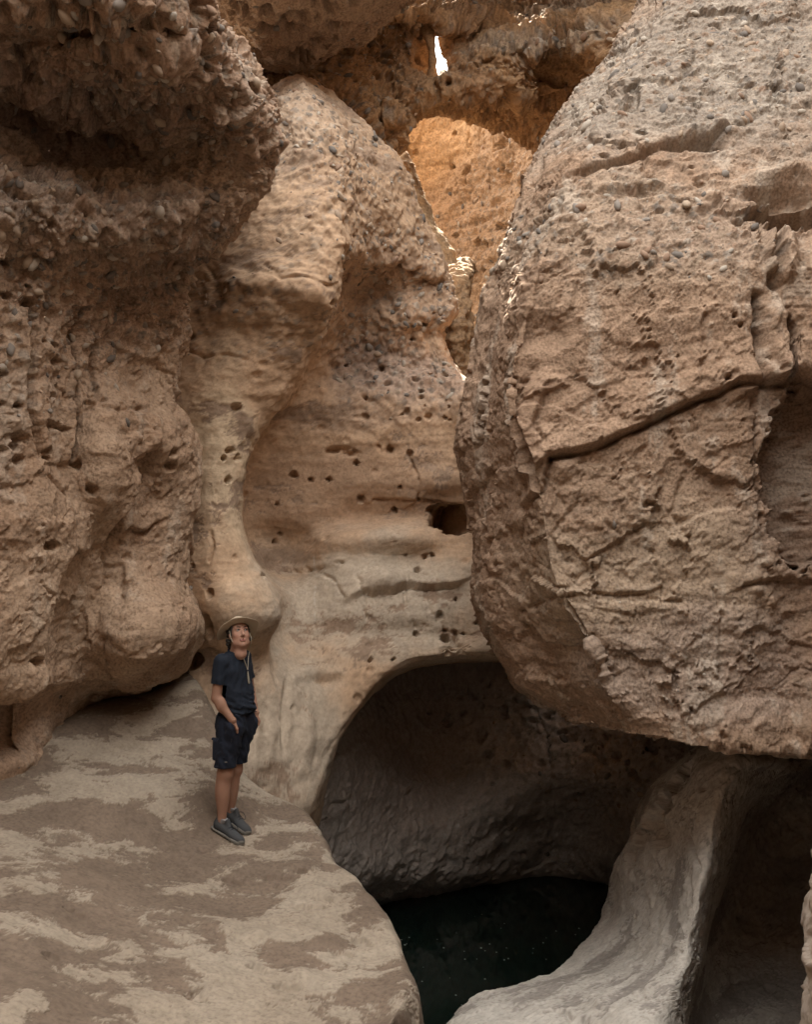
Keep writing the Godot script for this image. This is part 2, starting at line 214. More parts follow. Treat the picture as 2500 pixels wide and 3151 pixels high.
			[-2.28,2.5,-11.45,-2.03,2.5,-11.3,-1.77,2.5,-11.2,-1.58,2.5,-11.55,-1.79,2.49,-13.1,-1.19,2.49,-13.45,-0.35,2.49,-13.6,0.34,2.49,-13.5,1,2.48,-13.8,0.97,2.44,-15.4,0.75,2.26,-17.4],
			[-2.27,2.27,-11.4,-2.03,2.28,-11.25,-1.74,2.28,-11.15,-1.52,2.27,-11.5,-1.73,2.23,-13.1,-1.21,2.22,-13.6,-0.7,2.29,-13.1,0.18,2.28,-13.1,1,2.22,-13.7,0.96,2.14,-15.3,0.75,1.92,-17.3],
			[-2.31,2.02,-11.4,-2.05,2.03,-11.2,-1.69,2.04,-11.1,-1.41,2.02,-11.45,-1.57,1.96,-12.8,-1.36,1.93,-13.5,-0.7,2.05,-13.05,0.13,2.05,-13.15,0.95,2.03,-13.05,0.92,1.93,-14.65,0.72,1.68,-16.65],
			[-2.27,1.8,-11.4,-2.01,1.81,-11.2,-1.58,1.83,-11,-1.25,1.8,-11.4,-1.34,1.74,-12.35,-1.15,1.7,-13,-0.58,1.76,-12.85,0.12,1.75,-12.9,1,1.72,-13,0.97,1.58,-14.6,0.78,1.29,-16.6],
			[-2.22,1.55,-11.4,-1.92,1.57,-11.2,-1.54,1.59,-11,-1.2,1.58,-11.35,-1.3,1.5,-12.3,-1.08,1.44,-12.75,-0.53,1.49,-12.7,0.12,1.49,-12.75,1.04,1.44,-12.95,1.03,1.27,-14.55,0.84,0.94,-16.55],
			[-2.24,1.32,-11.5,-1.97,1.33,-11.35,-1.57,1.35,-11.2,-1.3,1.34,-11.5,-1.34,1.28,-12.1,-1.07,1.2,-12.6,-0.53,1.24,-12.65,0.17,1.26,-12.75,1.14,1.24,-12.9,1.14,1.05,-14.5,0.97,0.69,-16.5],
			[-2.35,1.12,-11.6,-2.11,1.14,-11.5,-1.69,1.15,-11.4,-1.35,1.12,-11.6,-1.31,1.09,-11.9,-1.04,0.99,-12.3,-0.57,1.02,-12.45,0.12,1.12,-12.65,1.18,1.17,-12.8,1.19,0.96,-14.4,1.03,0.59,-16.4],
			[-2.38,0.91,-11.5,-2.04,0.92,-11.4,-1.7,0.93,-11.5,-1.36,0.93,-11.5,-1.25,0.91,-11.65,-0.99,0.74,-12,-0.58,0.75,-12.3,0.03,1.03,-12.6,1.18,1.11,-12.8,1.19,0.9,-14.4,1.03,0.52,-16.4],
			[-2.34,0.58,-11.3,-2.03,0.58,-11.3,-1.72,0.58,-11.3,-1.42,0.57,-11.4,-1.24,0.56,-11.45,-0.97,0.39,-11.75,-0.62,0.52,-12.2,0,0.99,-12.62,1.18,1.08,-12.82,1.19,0.86,-14.42,1.03,0.47,-16.42],
			[-2.32,0.16,-11.2,-2.01,0.16,-11.2,-1.72,0.16,-11.2,-1.44,0.16,-11.2,-1.23,0.14,-11.3,-0.92,0.03,-11.6,-0.64,0.43,-12.2,-0.01,0.94,-12.7,1.19,1.04,-12.9,1.2,0.82,-14.5,1.04,0.43,-16.5],
			[-2.32,-0.28,-11.2,-2.01,-0.28,-11.2,-1.72,-0.28,-11.2,-1.44,-0.28,-11.2,-1.22,-0.33,-11.2,-0.88,-0.31,-11.6,-0.64,0.33,-12.4,0,0.86,-13,1.23,0.95,-13.3,1.23,0.72,-14.9,1.06,0.31,-16.9],
			[-2.36,-0.69,-11.4,-2.04,-0.69,-11.4,-1.75,-0.69,-11.4,-1.46,-0.69,-11.4,-1.25,-0.72,-11.5,-0.95,-0.78,-12.4,-0.74,0.1,-13.4,-0.03,0.65,-14.4,1.39,0.71,-15,1.37,0.47,-16.6,1.17,0.05,-18.6],
			[-2.48,-1.33,-12,-2.15,-1.33,-12,-1.85,-1.33,-12,-1.54,-1.33,-12,-1.32,-1.4,-12.2,-1.15,-1.58,-13.6,-0.98,-0.3,-15,-0.1,0.43,-16.2,1.53,0.54,-16.6,1.5,0.31,-18.2,1.27,-0.13,-20.2],
		],
		"cracks": [
			[[-1.364,1.95,-11.372,-1.353,1.907,-13.472,-1.027,1.899,-13.212,-0.683,2.005,-13.025],0.017,0.054,0.02,0.15,0.0],
			[[-1.01,2.046,-13.28,-0.979,1.666,-12.951,-0.964,1.401,-12.744],0.011,0.002,0,0.1,0.8],
			[[-0.01,2.094,-13.139,-0.004,1.732,-12.87,-0.006,1.596,-12.781,0.095,1.328,-12.742],0.017,0.047,0.0,0.5,0.0],
			[[0.037,3.174,-13.425,0.139,2.912,-13.402,0.143,2.697,-13.473,0.089,2.394,-13.325],0.017,0.054,0.0,0.5,0.0],
			[[-0.364,2.697,-13.534,-0.066,2.697,-13.513,0.143,2.697,-13.473],0.017,0.054,0.02,0.15,0.0],
			[[-0.46,1.69,-12.804,-0.349,1.668,-12.793,-0.126,1.689,-12.824,-0.005,1.755,-12.886,0.194,1.728,-12.886,0.521,1.747,-12.862],0.017,0.081,0.09,0.3,0.0],
			[[-0.507,1.859,-12.913,-0.46,1.69,-12.804,-0.424,1.451,-12.69],0.017,0.041,0.0,0.5,0.0],
			[[0.143,2.697,-13.473,0.407,2.664,-13.477,0.774,2.604,-13.516],0.02,0.068,0.05,0.3,0.0],
			[[-2.011,4.171,-11.529,-1.938,3.994,-11.454,-1.964,3.856,-11.425],0.017,0.041,0.0,0.5,0.0],
			[[-2.09,4.086,-11.514,-1.93,4.023,-11.463,-1.735,4.05,-11.454,-1.528,3.996,-11.477],0.017,0.041,0.0,0.5,0.0],
			[[-1.817,2.366,-11.164,-1.776,2.239,-11.132,-1.815,2.097,-11.111],0.017,0.041,0.0,0.5,0.0],
			[[-1.918,4.907,-11.564,-1.754,4.612,-11.422,-1.842,4.357,-11.505],0.017,0.041,0.0,0.5,0.0],
			[[-1.304,4.878,-11.423,-1.204,4.736,-11.383,-1.003,4.768,-11.436,-0.774,4.724,-11.553],0.017,0.041,0.03,0.2,0.0],
			[[-1.109,1.931,-13.319,-0.793,1.837,-12.979,-0.658,1.635,-12.794],0.017,0.034,0.0,0.5,0.0],
			[[0.194,1.728,-12.886,0.272,1.482,-12.758,0.413,1.292,-12.755],0.017,0.034,0.0,0.5,0.0],
			[[-0.637,5.138,-11.732,-0.349,5.214,-13.078,0.025,5.213,-13.33,0.342,5.099,-13.547],0.018,0.054,0.04,0.25,0.0],
		],
		"zones": [
			[-1.028,6.494,-12.074,0.9,0.9,2,0.9,0.41,0.33,0.26,0.7],
			[-0.373,5.92,-12.657,1.2,0.9,2,0.8,0.41,0.28,0.185,0.75],
			[-1.321,4.979,-11.458,1.2,0.5,1.5,0.5,0.45,0.32,0.22,0.6],
			[-1.51,4.349,-11.452,1.3,0.4,1.5,0.9,0.42,0.29,0.19,0.6],
			[-0.311,4.884,-13.478,1.3,0.7,1.6,1.4,0.38,0.26,0.18,0.7],
			[-0.021,4.135,-13.581,1.2,0.45,1.6,1.2,0.34,0.26,0.22,0.7],
			[-1.758,3.075,-11.288,0.5,1,1.5,-0.4,0.62,0.49,0.35,0.85],
			[-0.814,3.605,-13.46,1.2,0.2,1.8,0.4,0.42,0.31,0.24,0.4],
			[-0.576,2.765,-13.496,1.6,0.6,2,-0.4,0.47,0.32,0.22,0.7],
			[-0.29,1.623,-12.768,1.8,0.75,2,-0.3,0.52,0.445,0.36,0.85],
			[-1.426,2.042,-13.526,0.55,0.12,1,-0.5,0.33,0.24,0.175,0.9],
			[-1.155,0.403,-11.481,0.9,1,1.5,-0.3,0.48,0.41,0.33,0.8],
		],
		"bumps": [
			[0.58,2.442,-13.496,0.36,0.15,0.6,-0.55,0.35],
			[0.719,2.515,-13.542,0.3,0.11,0.6,-0.4,0.3],
			[0.41,2.569,-13.512,0.2,0.07,0.6,-0.2,0.3],
			[-0.256,1.808,-12.895,0.26,0.17,0.4,0.14,0.0],
			[-0.75,3.25,-13.477,0.2,0.05,0.4,-0.07,0.0],
			[-0.62,3.201,-13.471,0.12,0.05,0.4,-0.08,1],
			[-0.821,3.226,-13.478,0.09,0.035,0.4,-0.07,1],
			[-1.611,1.668,-10.983,0.4,0.3,0.5,0.05,0.0],
			[-2.079,1.138,-11.491,0.16,0.1,0.4,-0.22,0.5],
			[-1.832,1.495,-11.18,0.06,0.14,0.3,-0.12,0.5],
			[-0.951,4.619,-11.461,0.35,0.2,0.6,0.1,0.0],
			[-1.344,4.687,-11.356,0.6,0.12,0.6,0.06,0.0],
			[0.247,4.034,-13.523,0.5,0.25,0.6,0.08,0.0],
			[0.394,2.912,-13.391,0.35,0.2,0.6,0.1,0.0],
			[-0.782,0.838,-12.264,0.22,0.08,0.5,-0.1,0.0],
			[-1.028,0.915,-12.198,0.25,0.1,0.5,0.07,0.0],
			[-1.17,0.632,-11.594,0.05,0.5,0.5,-0.07,0.0],
			[-0.992,0.332,-11.686,0.12,0.4,0.5,0.06,0.0],
			[-1.317,0.404,-11.337,0.1,0.4,0.5,0.05,0.0],
			[-1.613,3.545,-11.423,0.055,0.051,0.14,-0.09,1],
			[-1.666,3.119,-11.354,0.052,0.042,0.14,-0.09,1],
			[-1.718,3.054,-11.31,0.028,0.03,0.14,-0.09,1],
			[-1.607,3.058,-11.404,0.043,0.045,0.14,-0.09,1],
			[-1.669,2.856,-11.305,0.04,0.036,0.14,-0.09,1],
			[-1.415,2.303,-13.514,0.028,0.03,0.14,-0.09,1],
			[-1.462,2.216,-13.518,0.031,0.039,0.14,-0.09,1],
			[-0.133,2.567,-13.591,0.043,0.045,0.14,-0.09,1],
			[-0.067,2.827,-13.44,0.028,0.03,0.14,-0.09,1],
			[0.036,3.199,-13.425,0.043,0.045,0.14,-0.09,1],
			[-0.557,3.099,-13.464,0.028,0.03,0.14,-0.09,1],
			[-0.506,2.698,-13.529,0.043,0.045,0.14,-0.09,1],
			[-1.069,2.914,-13.462,0.028,0.03,0.14,-0.09,1],
			[-0.86,2.914,-13.475,0.028,0.03,0.14,-0.09,1],
			[0.2,2.068,-13.15,0.043,0.045,0.14,-0.09,1],
			[0.279,2.088,-13.138,0.028,0.03,0.14,-0.09,1],
			[0.123,1.902,-13.038,0.043,0.045,0.14,-0.09,1],
			[0.416,1.213,-12.723,0.043,0.045,0.14,-0.09,1],
			[0.512,1.216,-12.715,0.034,0.048,0.14,-0.09,1],
			[0.364,1.44,-12.749,0.043,0.045,0.14,-0.09,1],
			[0.105,1.26,-12.74,0.028,0.03,0.14,-0.09,1],
			[0.356,1.481,-12.757,0.028,0.03,0.14,-0.09,1],
			[-0.132,1.017,-12.554,0.028,0.03,0.14,-0.09,1],
			[0.523,1.629,-12.807,0.028,0.03,0.14,-0.09,1],
			[-0.374,1.014,-12.493,0.028,0.03,0.14,-0.09,1],
			[-0.298,3.272,-13.45,0.043,0.045,0.14,-0.09,1],
			[-0.182,3.248,-13.444,0.043,0.045,0.14,-0.09,1],
			[-1.431,2.636,-13.385,0.028,0.03,0.14,-0.09,1],
			[-1.253,2.967,-13.426,0.043,0.045,0.14,-0.09,1],
			[-1.968,2.055,-11.161,0.028,0.03,0.14,-0.09,1],
			[-1.928,1.611,-11.191,0.028,0.03,0.14,-0.09,1],
			[-1.795,1.803,-11.06,0.043,0.045,0.14,-0.09,1],
			[0.249,3.6,-13.399,0.054,0.041,0.114,-0.05247926664246435,1],
			[0.016,3.66,-13.422,0.04,0.038,0.121,-0.06357521446361135,1],
			[-0.76,4.587,-11.646,0.032,0.031,0.087,-0.09005199803308624,1],
			[-0.675,4.206,-13.65,0.022,0.018,0.066,-0.0954416419809384,1],
			[0.485,3.711,-13.326,0.015,0.015,0.041,-0.07850039691241134,1],
			[0.442,4.064,-13.489,0.038,0.026,0.073,-0.06623823379054726,1],
			[-0.651,5.007,-12.429,0.019,0.016,0.05,-0.0511725390880922,1],
			[-0.453,3.813,-13.471,0.033,0.024,0.08,-0.07554213769808005,1],
			[0.451,5.27,-13.604,0.034,0.025,0.071,-0.05192144430430504,1],
			[-0.078,5.243,-13.219,0.028,0.026,0.09,-0.09971417487914948,1],
			[0.44,3.598,-13.362,0.025,0.02,0.067,-0.07775979285534912,1],
			[0.174,3.871,-13.443,0.038,0.021,0.077,-0.09923580943715136,1],
			[-0.04,3.631,-13.427,0.014,0.013,0.036,-0.07880234589201018,1],
			[-0.629,5.025,-12.647,0.017,0.017,0.052,-0.1018330675413719,1],
			[0.459,4.339,-13.653,0.014,0.01,0.036,-0.08129197125535814,1],
			[-0.275,5.172,-13.262,0.052,0.027,0.101,-0.07617177411946245,1],
			[0.149,3.573,-13.411,0.036,0.028,0.081,-0.05643816109456021,1],
			[0.316,4.77,-13.488,0.022,0.02,0.055,-0.0944648862155809,1],
			[-0.209,3.971,-13.518,0.046,0.033,0.113,-0.0715932601764417,1],
			[0.49,3.568,-13.344,0.018,0.013,0.041,-0.0682624167739312,1],
			[0.211,3.717,-13.403,0.013,0.012,0.034,-0.09051980269805072,1],
			[0.185,4.658,-13.521,0.052,0.033,0.111,-0.07576994641503529,1],
			[-0.475,3.605,-13.458,0.055,0.04,0.123,-0.05159061350814623,1],
			[0.076,4.486,-13.557,0.032,0.022,0.066,-0.09167892328042614,1],
			[0.173,3.808,-13.422,0.028,0.026,0.074,-0.09536547387551923,1],
			[0.445,4.374,-13.662,0.067,0.045,0.158,-0.09366763434904424,1],
			[0.096,4.002,-13.515,0.053,0.032,0.112,-0.09079895303955277,1],
			[-0.272,4.171,-13.618,0.048,0.033,0.1,-0.08774113820341868,1],
			[-0.278,4.138,-13.61,0.01,0.009,0.028,-0.08317412326217874,1],
			[-0.555,5.098,-12.761,0.012,0.011,0.036,-0.06025890787404593,1],
			[0.606,1.265,-12.736,0.024,0.017,0.053,-0.06684370612183825,1],
			[0.509,1.278,-12.746,0.046,0.033,0.117,-0.09889398322665038,1],
			[0.746,1.376,-12.747,0.03,0.021,0.07,-0.0853683968620923,1],
			[0.561,1.121,-12.623,0.104,0.07,0.231,-0.06167407431055511,1],
			[0.958,1.096,-12.666,0.056,0.039,0.128,-0.10224721795119017,1],
			[0.701,1.184,-12.657,0.012,0.012,0.037,-0.10212921613806411,1],
			[0.413,1.292,-12.755,0.046,0.027,0.087,-0.10590151122337642,1],
			[0.422,1.089,-12.622,0.072,0.054,0.174,-0.07123423761903871,1],
			[0.418,1.224,-12.731,0.054,0.054,0.165,-0.07794725222332043,1],
		],
	},
	"cave": {
		"step": 0.02, "across": [1, 1, 1, 1, 1, 1, 1, 1, 1, 1, 1, 1], "down": [4, 2, 1, 1, 1, 1, 1, 1, 1, 1, 3],
		"rows": [
			[-1.31,1.67,-13,-0.89,1.63,-13.6,-0.49,1.56,-14.6,-0.03,1.5,-15.5,0.46,1.48,-15.8,0.97,1.47,-15.9,1.46,1.48,-15.8,1.93,1.49,-15.6,2.38,1.51,-15.3,2.8,1.53,-15,3.25,1.56,-14.6,3.72,1.59,-14.2,4.42,1.63,-13.6],
			[-1.29,1.18,-12.8,-0.87,1.11,-13.4,-0.48,1.01,-14.4,-0.03,0.91,-15.3,0.46,0.87,-15.7,0.96,0.86,-15.8,1.45,0.87,-15.7,1.92,0.89,-15.5,2.36,0.92,-15.2,2.77,0.96,-14.8,3.2,1.01,-14.4,3.66,1.05,-14,4.35,1.11,-13.4],
			[-1.27,0.7,-12.6,-0.86,0.62,-13.2,-0.48,0.47,-14.2,-0.03,0.34,-15.1,0.45,0.28,-15.5,0.95,0.26,-15.6,1.43,0.28,-15.5,1.88,0.32,-15.2,2.31,0.37,-14.9,2.73,0.41,-14.6,3.16,0.47,-14.2,3.61,0.53,-13.8,4.29,0.62,-13.2],
			[-1.25,0.25,-12.4,-0.85,0.13,-13,-0.47,-0.03,-13.9,-0.03,-0.2,-14.8,0.45,-0.28,-15.2,0.93,-0.29,-15.3,1.4,-0.28,-15.2,1.85,-0.22,-14.9,2.27,-0.16,-14.6,2.67,-0.11,-14.3,3.11,-0.05,-14,3.56,0.02,-13.6,4.22,0.13,-13],
			[-1.25,-0.15,-12.4,-0.84,-0.25,-12.9,-0.46,-0.43,-13.7,-0.03,-0.62,-14.6,0.44,-0.71,-15,0.91,-0.71,-15,1.38,-0.69,-14.9,1.82,-0.65,-14.7,2.24,-0.58,-14.4,2.63,-0.51,-14.1,3.07,-0.45,-13.8,3.51,-0.36,-13.4,4.19,-0.25,-12.9],
			[-1.25,-0.44,-12.4,-0.84,-0.56,-12.9,-0.46,-0.73,-13.6,-0.03,-0.9,-14.3,0.43,-0.99,-14.7,0.9,-1.02,-14.8,1.38,-1.04,-14.9,1.86,-1.06,-15,2.28,-0.99,-14.7,2.65,-0.87,-14.2,3.07,-0.78,-13.8,3.51,-0.68,-13.4,4.19,-0.56,-12.9],
			[-1.25,-0.73,-12.4,-0.84,-0.86,-12.9,-0.45,-1.02,-13.5,-0.03,-1.18,-14.1,0.43,-1.29,-14.5,0.9,-1.37,-14.8,1.4,-1.47,-15.2,1.91,-1.53,-15.4,2.33,-1.42,-15,2.67,-1.23,-14.3,3.07,-1.1,-13.8,3.51,-1,-13.4,4.19,-0.86,-12.9],
			[-1.25,-1.02,-12.4,-0.84,-1.17,-12.9,-0.45,-1.31,-13.4,-0.03,-1.49,-14,0.43,-1.63,-14.5,0.91,-1.74,-14.9,1.42,-1.89,-15.4,1.93,-1.95,-15.6,2.36,-1.83,-15.2,2.73,-1.66,-14.6,3.11,-1.49,-14,3.56,-1.37,-13.6,4.22,-1.2,-13],
			[-1.26,-1.25,-12.5,-0.85,-1.4,-13,-0.45,-1.55,-13.5,-0.03,-1.74,-14.1,0.43,-1.89,-14.6,0.92,-2.04,-15.1,1.44,-2.19,-15.6,1.96,-2.25,-15.8,2.41,-2.16,-15.5,2.8,-2.01,-15,3.18,-1.8,-14.3,3.61,-1.65,-13.8,4.29,-1.46,-13.2],
			[-1.28,-1.46,-12.7,-0.86,-1.62,-13.2,-0.46,-1.81,-13.8,-0.03,-2.03,-14.5,0.45,-2.25,-15.2,0.96,-2.44,-15.8,1.51,-2.6,-16.3,2.03,-2.63,-16.4,2.5,-2.53,-16.1,2.9,-2.35,-15.5,3.29,-2.12,-14.8,3.72,-1.93,-14.2,4.35,-1.68,-13.4],
			[-1.3,-1.68,-12.9,-0.88,-1.87,-13.5,-0.48,-2.17,-14.4,-0.03,-2.43,-15.2,0.47,-2.69,-16,1.01,-2.89,-16.6,1.57,-3.02,-17,2.11,-3.02,-17,2.58,-2.89,-16.6,2.99,-2.69,-16,3.38,-2.43,-15.2,3.82,-2.23,-14.6,4.42,-1.91,-13.6],
			[-1.33,-2.29,-13.2,-0.91,-2.55,-13.9,-0.51,-2.96,-15,-0.03,-3.32,-16,0.49,-3.62,-16.8,1.05,-3.76,-17.2,1.63,-3.91,-17.6,2.18,-3.91,-17.6,2.67,-3.76,-17.2,3.1,-3.54,-16.6,3.47,-3.18,-15.6,3.93,-2.96,-15,4.55,-2.59,-14],
		],
		"cracks": [
			[[0.126,0.217,-15.236,0.741,0.17,-15.543,1.386,0.133,-15.448,1.647,0.062,-15.239],0.018,0.068,0.0,0.5,0.0],
			[[1.647,0.062,-15.239,1.737,-0.234,-14.98,1.75,-0.552,-14.758],0.02,0.068,0.0,0.5,0.0],
		],
		"zones": [
			[2.443,-0.383,-14.299,1.6,0.7,2,0.5,0.42,0.36,0.32,0.6],
			[-0.143,-0.636,-14.367,1,0.8,2,-0.2,0.34,0.27,0.23,0.5],
		],
		"bumps": [
			[0.866,0.217,-15.577,0.07,0.07,0.2,-0.1,1],
			[1.262,-0.018,-15.413,0.07,0.07,0.2,-0.1,1],
			[1.431,0.279,-15.5,0.07,0.07,0.2,-0.1,1],
			[1.601,-0.082,-15.188,0.07,0.07,0.2,-0.1,1],
			[2.021,-0.235,-14.754,0.07,0.07,0.2,-0.1,1],
			[2.219,-0.316,-14.532,0.07,0.07,0.2,-0.1,1],
			[2.311,-0.403,-14.394,0.07,0.07,0.2,-0.1,1],
			[2.513,-0.341,-14.27,0.07,0.07,0.2,-0.1,1],
			[1.92,-0.169,-14.871,0.07,0.07,0.2,-0.1,1],
			[0.737,-0.023,-15.441,0.054,0.037,0.133,-0.1004629913792017,1],
			[0.531,-0.061,-15.36,0.052,0.029,0.1,-0.065756547671437,1],
			[0.53,-0.107,-15.334,0.074,0.071,0.212,-0.08769713103399235,1],
			[1.267,-0.602,-14.994,0.064,0.056,0.157,-0.0634896525419925,1],
			[1.063,-0.817,-14.908,0.041,0.03,0.098,-0.09041176874645733,1],
			[1.643,-0.532,-14.841,0.084,0.058,0.19,-0.08557928597510185,1],
			[2.838,0.117,-14.315,0.039,0.033,0.102,-0.09542756174872198,1],
			[2.495,0.475,-14.827,0.035,0.037,0.107,-0.11431413935770618,1],
			[2.15,0.077,-14.843,0.035,0.021,0.078,-0.08739333419348305,1],
			[2.329,-0.23,-14.505,0.048,0.034,0.096,-0.09716400390683039,1],
			[1.751,-0.017,-15.1,0.062,0.039,0.139,-0.11311589208544977,1],
			[2.926,-0.779,-13.927,0.07,0.063,0.179,-0.11981985357312173,1],
			[2.403,-0.145,-14.5,0.052,0.04,0.142,-0.08470036223955353,1],
			[1.039,-0.515,-15.13,0.068,0.055,0.169,-0.08726961767005384,1],
			[2.608,-0.392,-14.165,0.033,0.029,0.093,-0.09485515803150729,1],
			[2.557,0.081,-14.524,0.085,0.074,0.225,-0.06973956533387798,1],
			[1.827,0.039,-15.07,0.059,0.038,0.14,-0.073453491475824,1],
			[0.971,-0.294,-15.299,0.081,0.073,0.262,-0.07151025210708029,1],
			[1.073,0.314,-15.614,0.053,0.059,0.161,-0.10441157903573373,1],
			[2.601,0.174,-14.555,0.091,0.078,0.267,-0.06392569470016615,1],
			[1.818,0.456,-15.33,0.053,0.05,0.143,-0.1110570618757148,1],
			[2.873,-0.226,-14.077,0.083,0.069,0.213,-0.07694573900898417,1],
			[1.695,0.257,-15.311,0.026,0.024,0.081,-0.08208883937052257,1],
			[2.669,-0.51,-14.075,0.081,0.055,0.185,-0.08355969668325991,1],
			[2.704,-0.566,-14.048,0.054,0.041,0.146,-0.06053547736638914,1],
			[0.287,0.008,-15.257,0.043,0.035,0.122,-0.09986321150356912,1],
		],
	},
	"slope": {
		"step": 0.017, "across": [4, 2, 1, 1, 1, 1, 5], "down": [1, 1, 1, 1, 1, 1, 1, 1, 1, 1, 1, 3, 6],
		"rows": [
			[3.66,0.23,-13.98,3.1,0.3,-12.21,2.84,0.41,-11.35,2.81,0.47,-10.92,2.91,0.51,-10.49,3.39,0.34,-10.98,4.25,0.04,-12.2,5.41,0.08,-12],
			[3.39,-0.18,-13.8,2.88,0.16,-12.04,2.72,0.31,-11.35,2.71,0.39,-10.75,2.86,0.43,-10.32,3.36,0.25,-10.89,4.28,-0.1,-12.3,5.45,-0.06,-12.1],
			[3.23,-0.4,-13.8,2.7,-0.02,-12.04,2.54,0.12,-11.44,2.58,0.25,-10.66,2.8,0.29,-10.23,3.56,-0.1,-11.66,4.32,-0.29,-12.4,5.5,-0.25,-12.2],
			[3,-0.76,-13.98,2.46,-0.34,-12.21,2.32,-0.19,-11.61,2.45,-0.02,-10.66,2.7,0.06,-10.15,3.62,-0.51,-12.28,4.32,-0.58,-12.4,5.5,-0.53,-12.2],
			[2.87,-1.26,-14.17,2.35,-0.77,-12.38,2.21,-0.6,-11.78,2.39,-0.35,-10.66,2.61,-0.21,-10.06,3.47,-0.84,-12.18,4.28,-0.9,-12.3,5.45,-0.84,-12.1],
			[2.74,-1.7,-14.35,2.21,-1.17,-12.56,2.07,-0.98,-11.95,2.29,-0.65,-10.66,2.49,-0.44,-9.89,3.35,-1.15,-12.08,4.25,-1.21,-12.2,5.41,-1.15,-12],
			[2.66,-2.16,-14.54,2.15,-1.6,-12.73,2.03,-1.35,-12.04,2.22,-0.92,-10.66,2.39,-0.63,-9.72,3.2,-1.39,-11.88,4.18,-1.48,-12,5.32,-1.41,-11.8],
			[2.62,-2.6,-14.35,2.07,-1.89,-12.56,1.91,-1.55,-11.95,2.13,-1.09,-10.49,2.29,-0.79,-9.55,3.08,-1.58,-11.68,4.11,-1.66,-11.8,5.23,-1.59,-11.6],
			[2,-2.53,-12.88,1.58,-1.77,-11.35,1.44,-1.54,-10.9,1.94,-1.24,-10.15,2.21,-0.94,-9.37,2.99,-1.75,-11.48,4.04,-1.84,-11.6,5.14,-1.77,-11.4],
			[1.39,-2.45,-11.96,1.08,-1.73,-10.75,0.97,-1.53,-10.47,1.72,-1.24,-9.8,2.12,-1.01,-9.2,2.92,-1.84,-11.29,3.97,-1.93,-11.4,5.05,-1.85,-11.2],
			[0.93,-2.43,-11.59,0.69,-1.72,-10.41,0.61,-1.53,-10.15,1.48,-1.27,-9.55,2.01,-1.07,-9.03,2.84,-1.91,-11.09,3.9,-2,-11.2,4.96,-1.92,-11],
			[0.63,-2.46,-11.04,0.41,-1.74,-9.89,0.34,-1.53,-9.61,1.25,-1.3,-9.2,1.88,-1.13,-8.77,2.73,-2,-10.79,3.8,-2.09,-10.9,4.82,-2.01,-10.7],
			[0.18,-2.72,-10.12,0.05,-1.94,-9.03,-0.02,-1.59,-8.6,0.98,-1.44,-8.43,1.69,-1.32,-8.17,2.5,-2.23,-10.1,3.55,-2.28,-10.2,4.51,-2.18,-10],
			[0.15,-3.03,-8.74,0.04,-2.24,-7.74,-0.02,-1.83,-7.31,0.84,-1.64,-7.22,1.47,-1.59,-7.14,2.29,-2.85,-9.31,3.27,-2.9,-9.4,4.15,-2.78,-9.2],
		],
		"cracks": [
			[[1.359,-1.257,-8.896,1.186,-1.319,-9.433,0.952,-1.366,-9.393],0.02,0.054,0.0,0.5,0.0],
			[[2.509,0.063,-10.364,2.44,-0.242,-10.416,2.412,-0.386,-9.887],0.018,0.054,0.0,0.5,0.0],
		],
		"zones": [
			[3.713,-1.569,-11.992,1,1.6,2,0.0,0.36,0.31,0.27,0.7],  # hollow under the boulder: its shade put into a darker tint
		],
		"bumps": [
			[2.315,-0.287,-11.174,0.1,0.13,0.2,-0.1,0.5],
			[2.365,-0.114,-11.048,0.1,0.13,0.2,-0.1,0.5],
			[2.235,-0.554,-11.436,0.1,0.13,0.2,-0.1,0.5],
			[2.167,-0.731,-11.503,0.1,0.13,0.2,-0.1,0.5],
			[2.282,-0.406,-11.297,0.1,0.13,0.2,-0.1,0.5],
			[2.453,0.072,-11,0.1,0.13,0.2,-0.1,0.5],
			[2.323,-0.404,-11.009,0.1,0.13,0.2,-0.1,0.5],
			[2.542,0.204,-10.969,0.1,0.13,0.2,-0.1,0.5],
		],
	},
	"boulder": {
		"step": 0.0145, "across": [6, 3, 1, 1, 1, 1, 1, 1, 1, 5, 7], "down": [9, 6, 2, 1, 1, 1, 1, 1, 1, 1, 1, 1, 1, 1, 1, 1, 1, 1, 1, 1, 1, 1, 1, 1, 1, 1, 1, 1, 1, 1.5, 3, 6],
		"rows": [
			[4.91,9.46,-15.69,3.9,8.62,-13.79,3.52,8.14,-12.69,3.53,7.92,-12.19,3.45,7.71,-11.72,3.59,7.68,-11.66,3.64,7.67,-11.64,3.82,7.67,-11.63,4,7.67,-11.62,4.27,7.66,-11.61,5.03,7.18,-10.51,5.76,6.69,-9.41],
			[4.67,10.92,-17.6,3.7,10.02,-15.7,3.36,9.5,-14.6,3.49,9.3,-14.2,3.55,9.18,-13.93,3.72,9.15,-13.87,3.85,9.07,-13.7,4.12,8.97,-13.5,4.37,8.88,-13.3,4.61,8.78,-13.1,5.55,8.26,-12,6.5,7.74,-10.9],
			[3.92,9.79,-15.87,3.03,8.92,-13.97,2.72,8.42,-12.87,2.81,8.22,-12.44,2.85,7.98,-11.9,2.99,7.95,-11.84,3.19,7.94,-11.82,3.51,7.93,-11.8,3.78,7.93,-11.79,4.1,7.92,-11.77,4.89,7.42,-10.67,5.67,6.91,-9.57],
			[3.59,9.16,-15.58,2.74,8.36,-13.68,2.45,7.89,-12.58,2.56,7.7,-12.14,2.59,7.48,-11.61,2.74,7.45,-11.55,2.99,7.44,-11.52,3.35,7.43,-11.5,3.64,7.43,-11.49,3.95,7.42,-11.47,4.71,6.95,-10.37,5.46,6.49,-9.27],
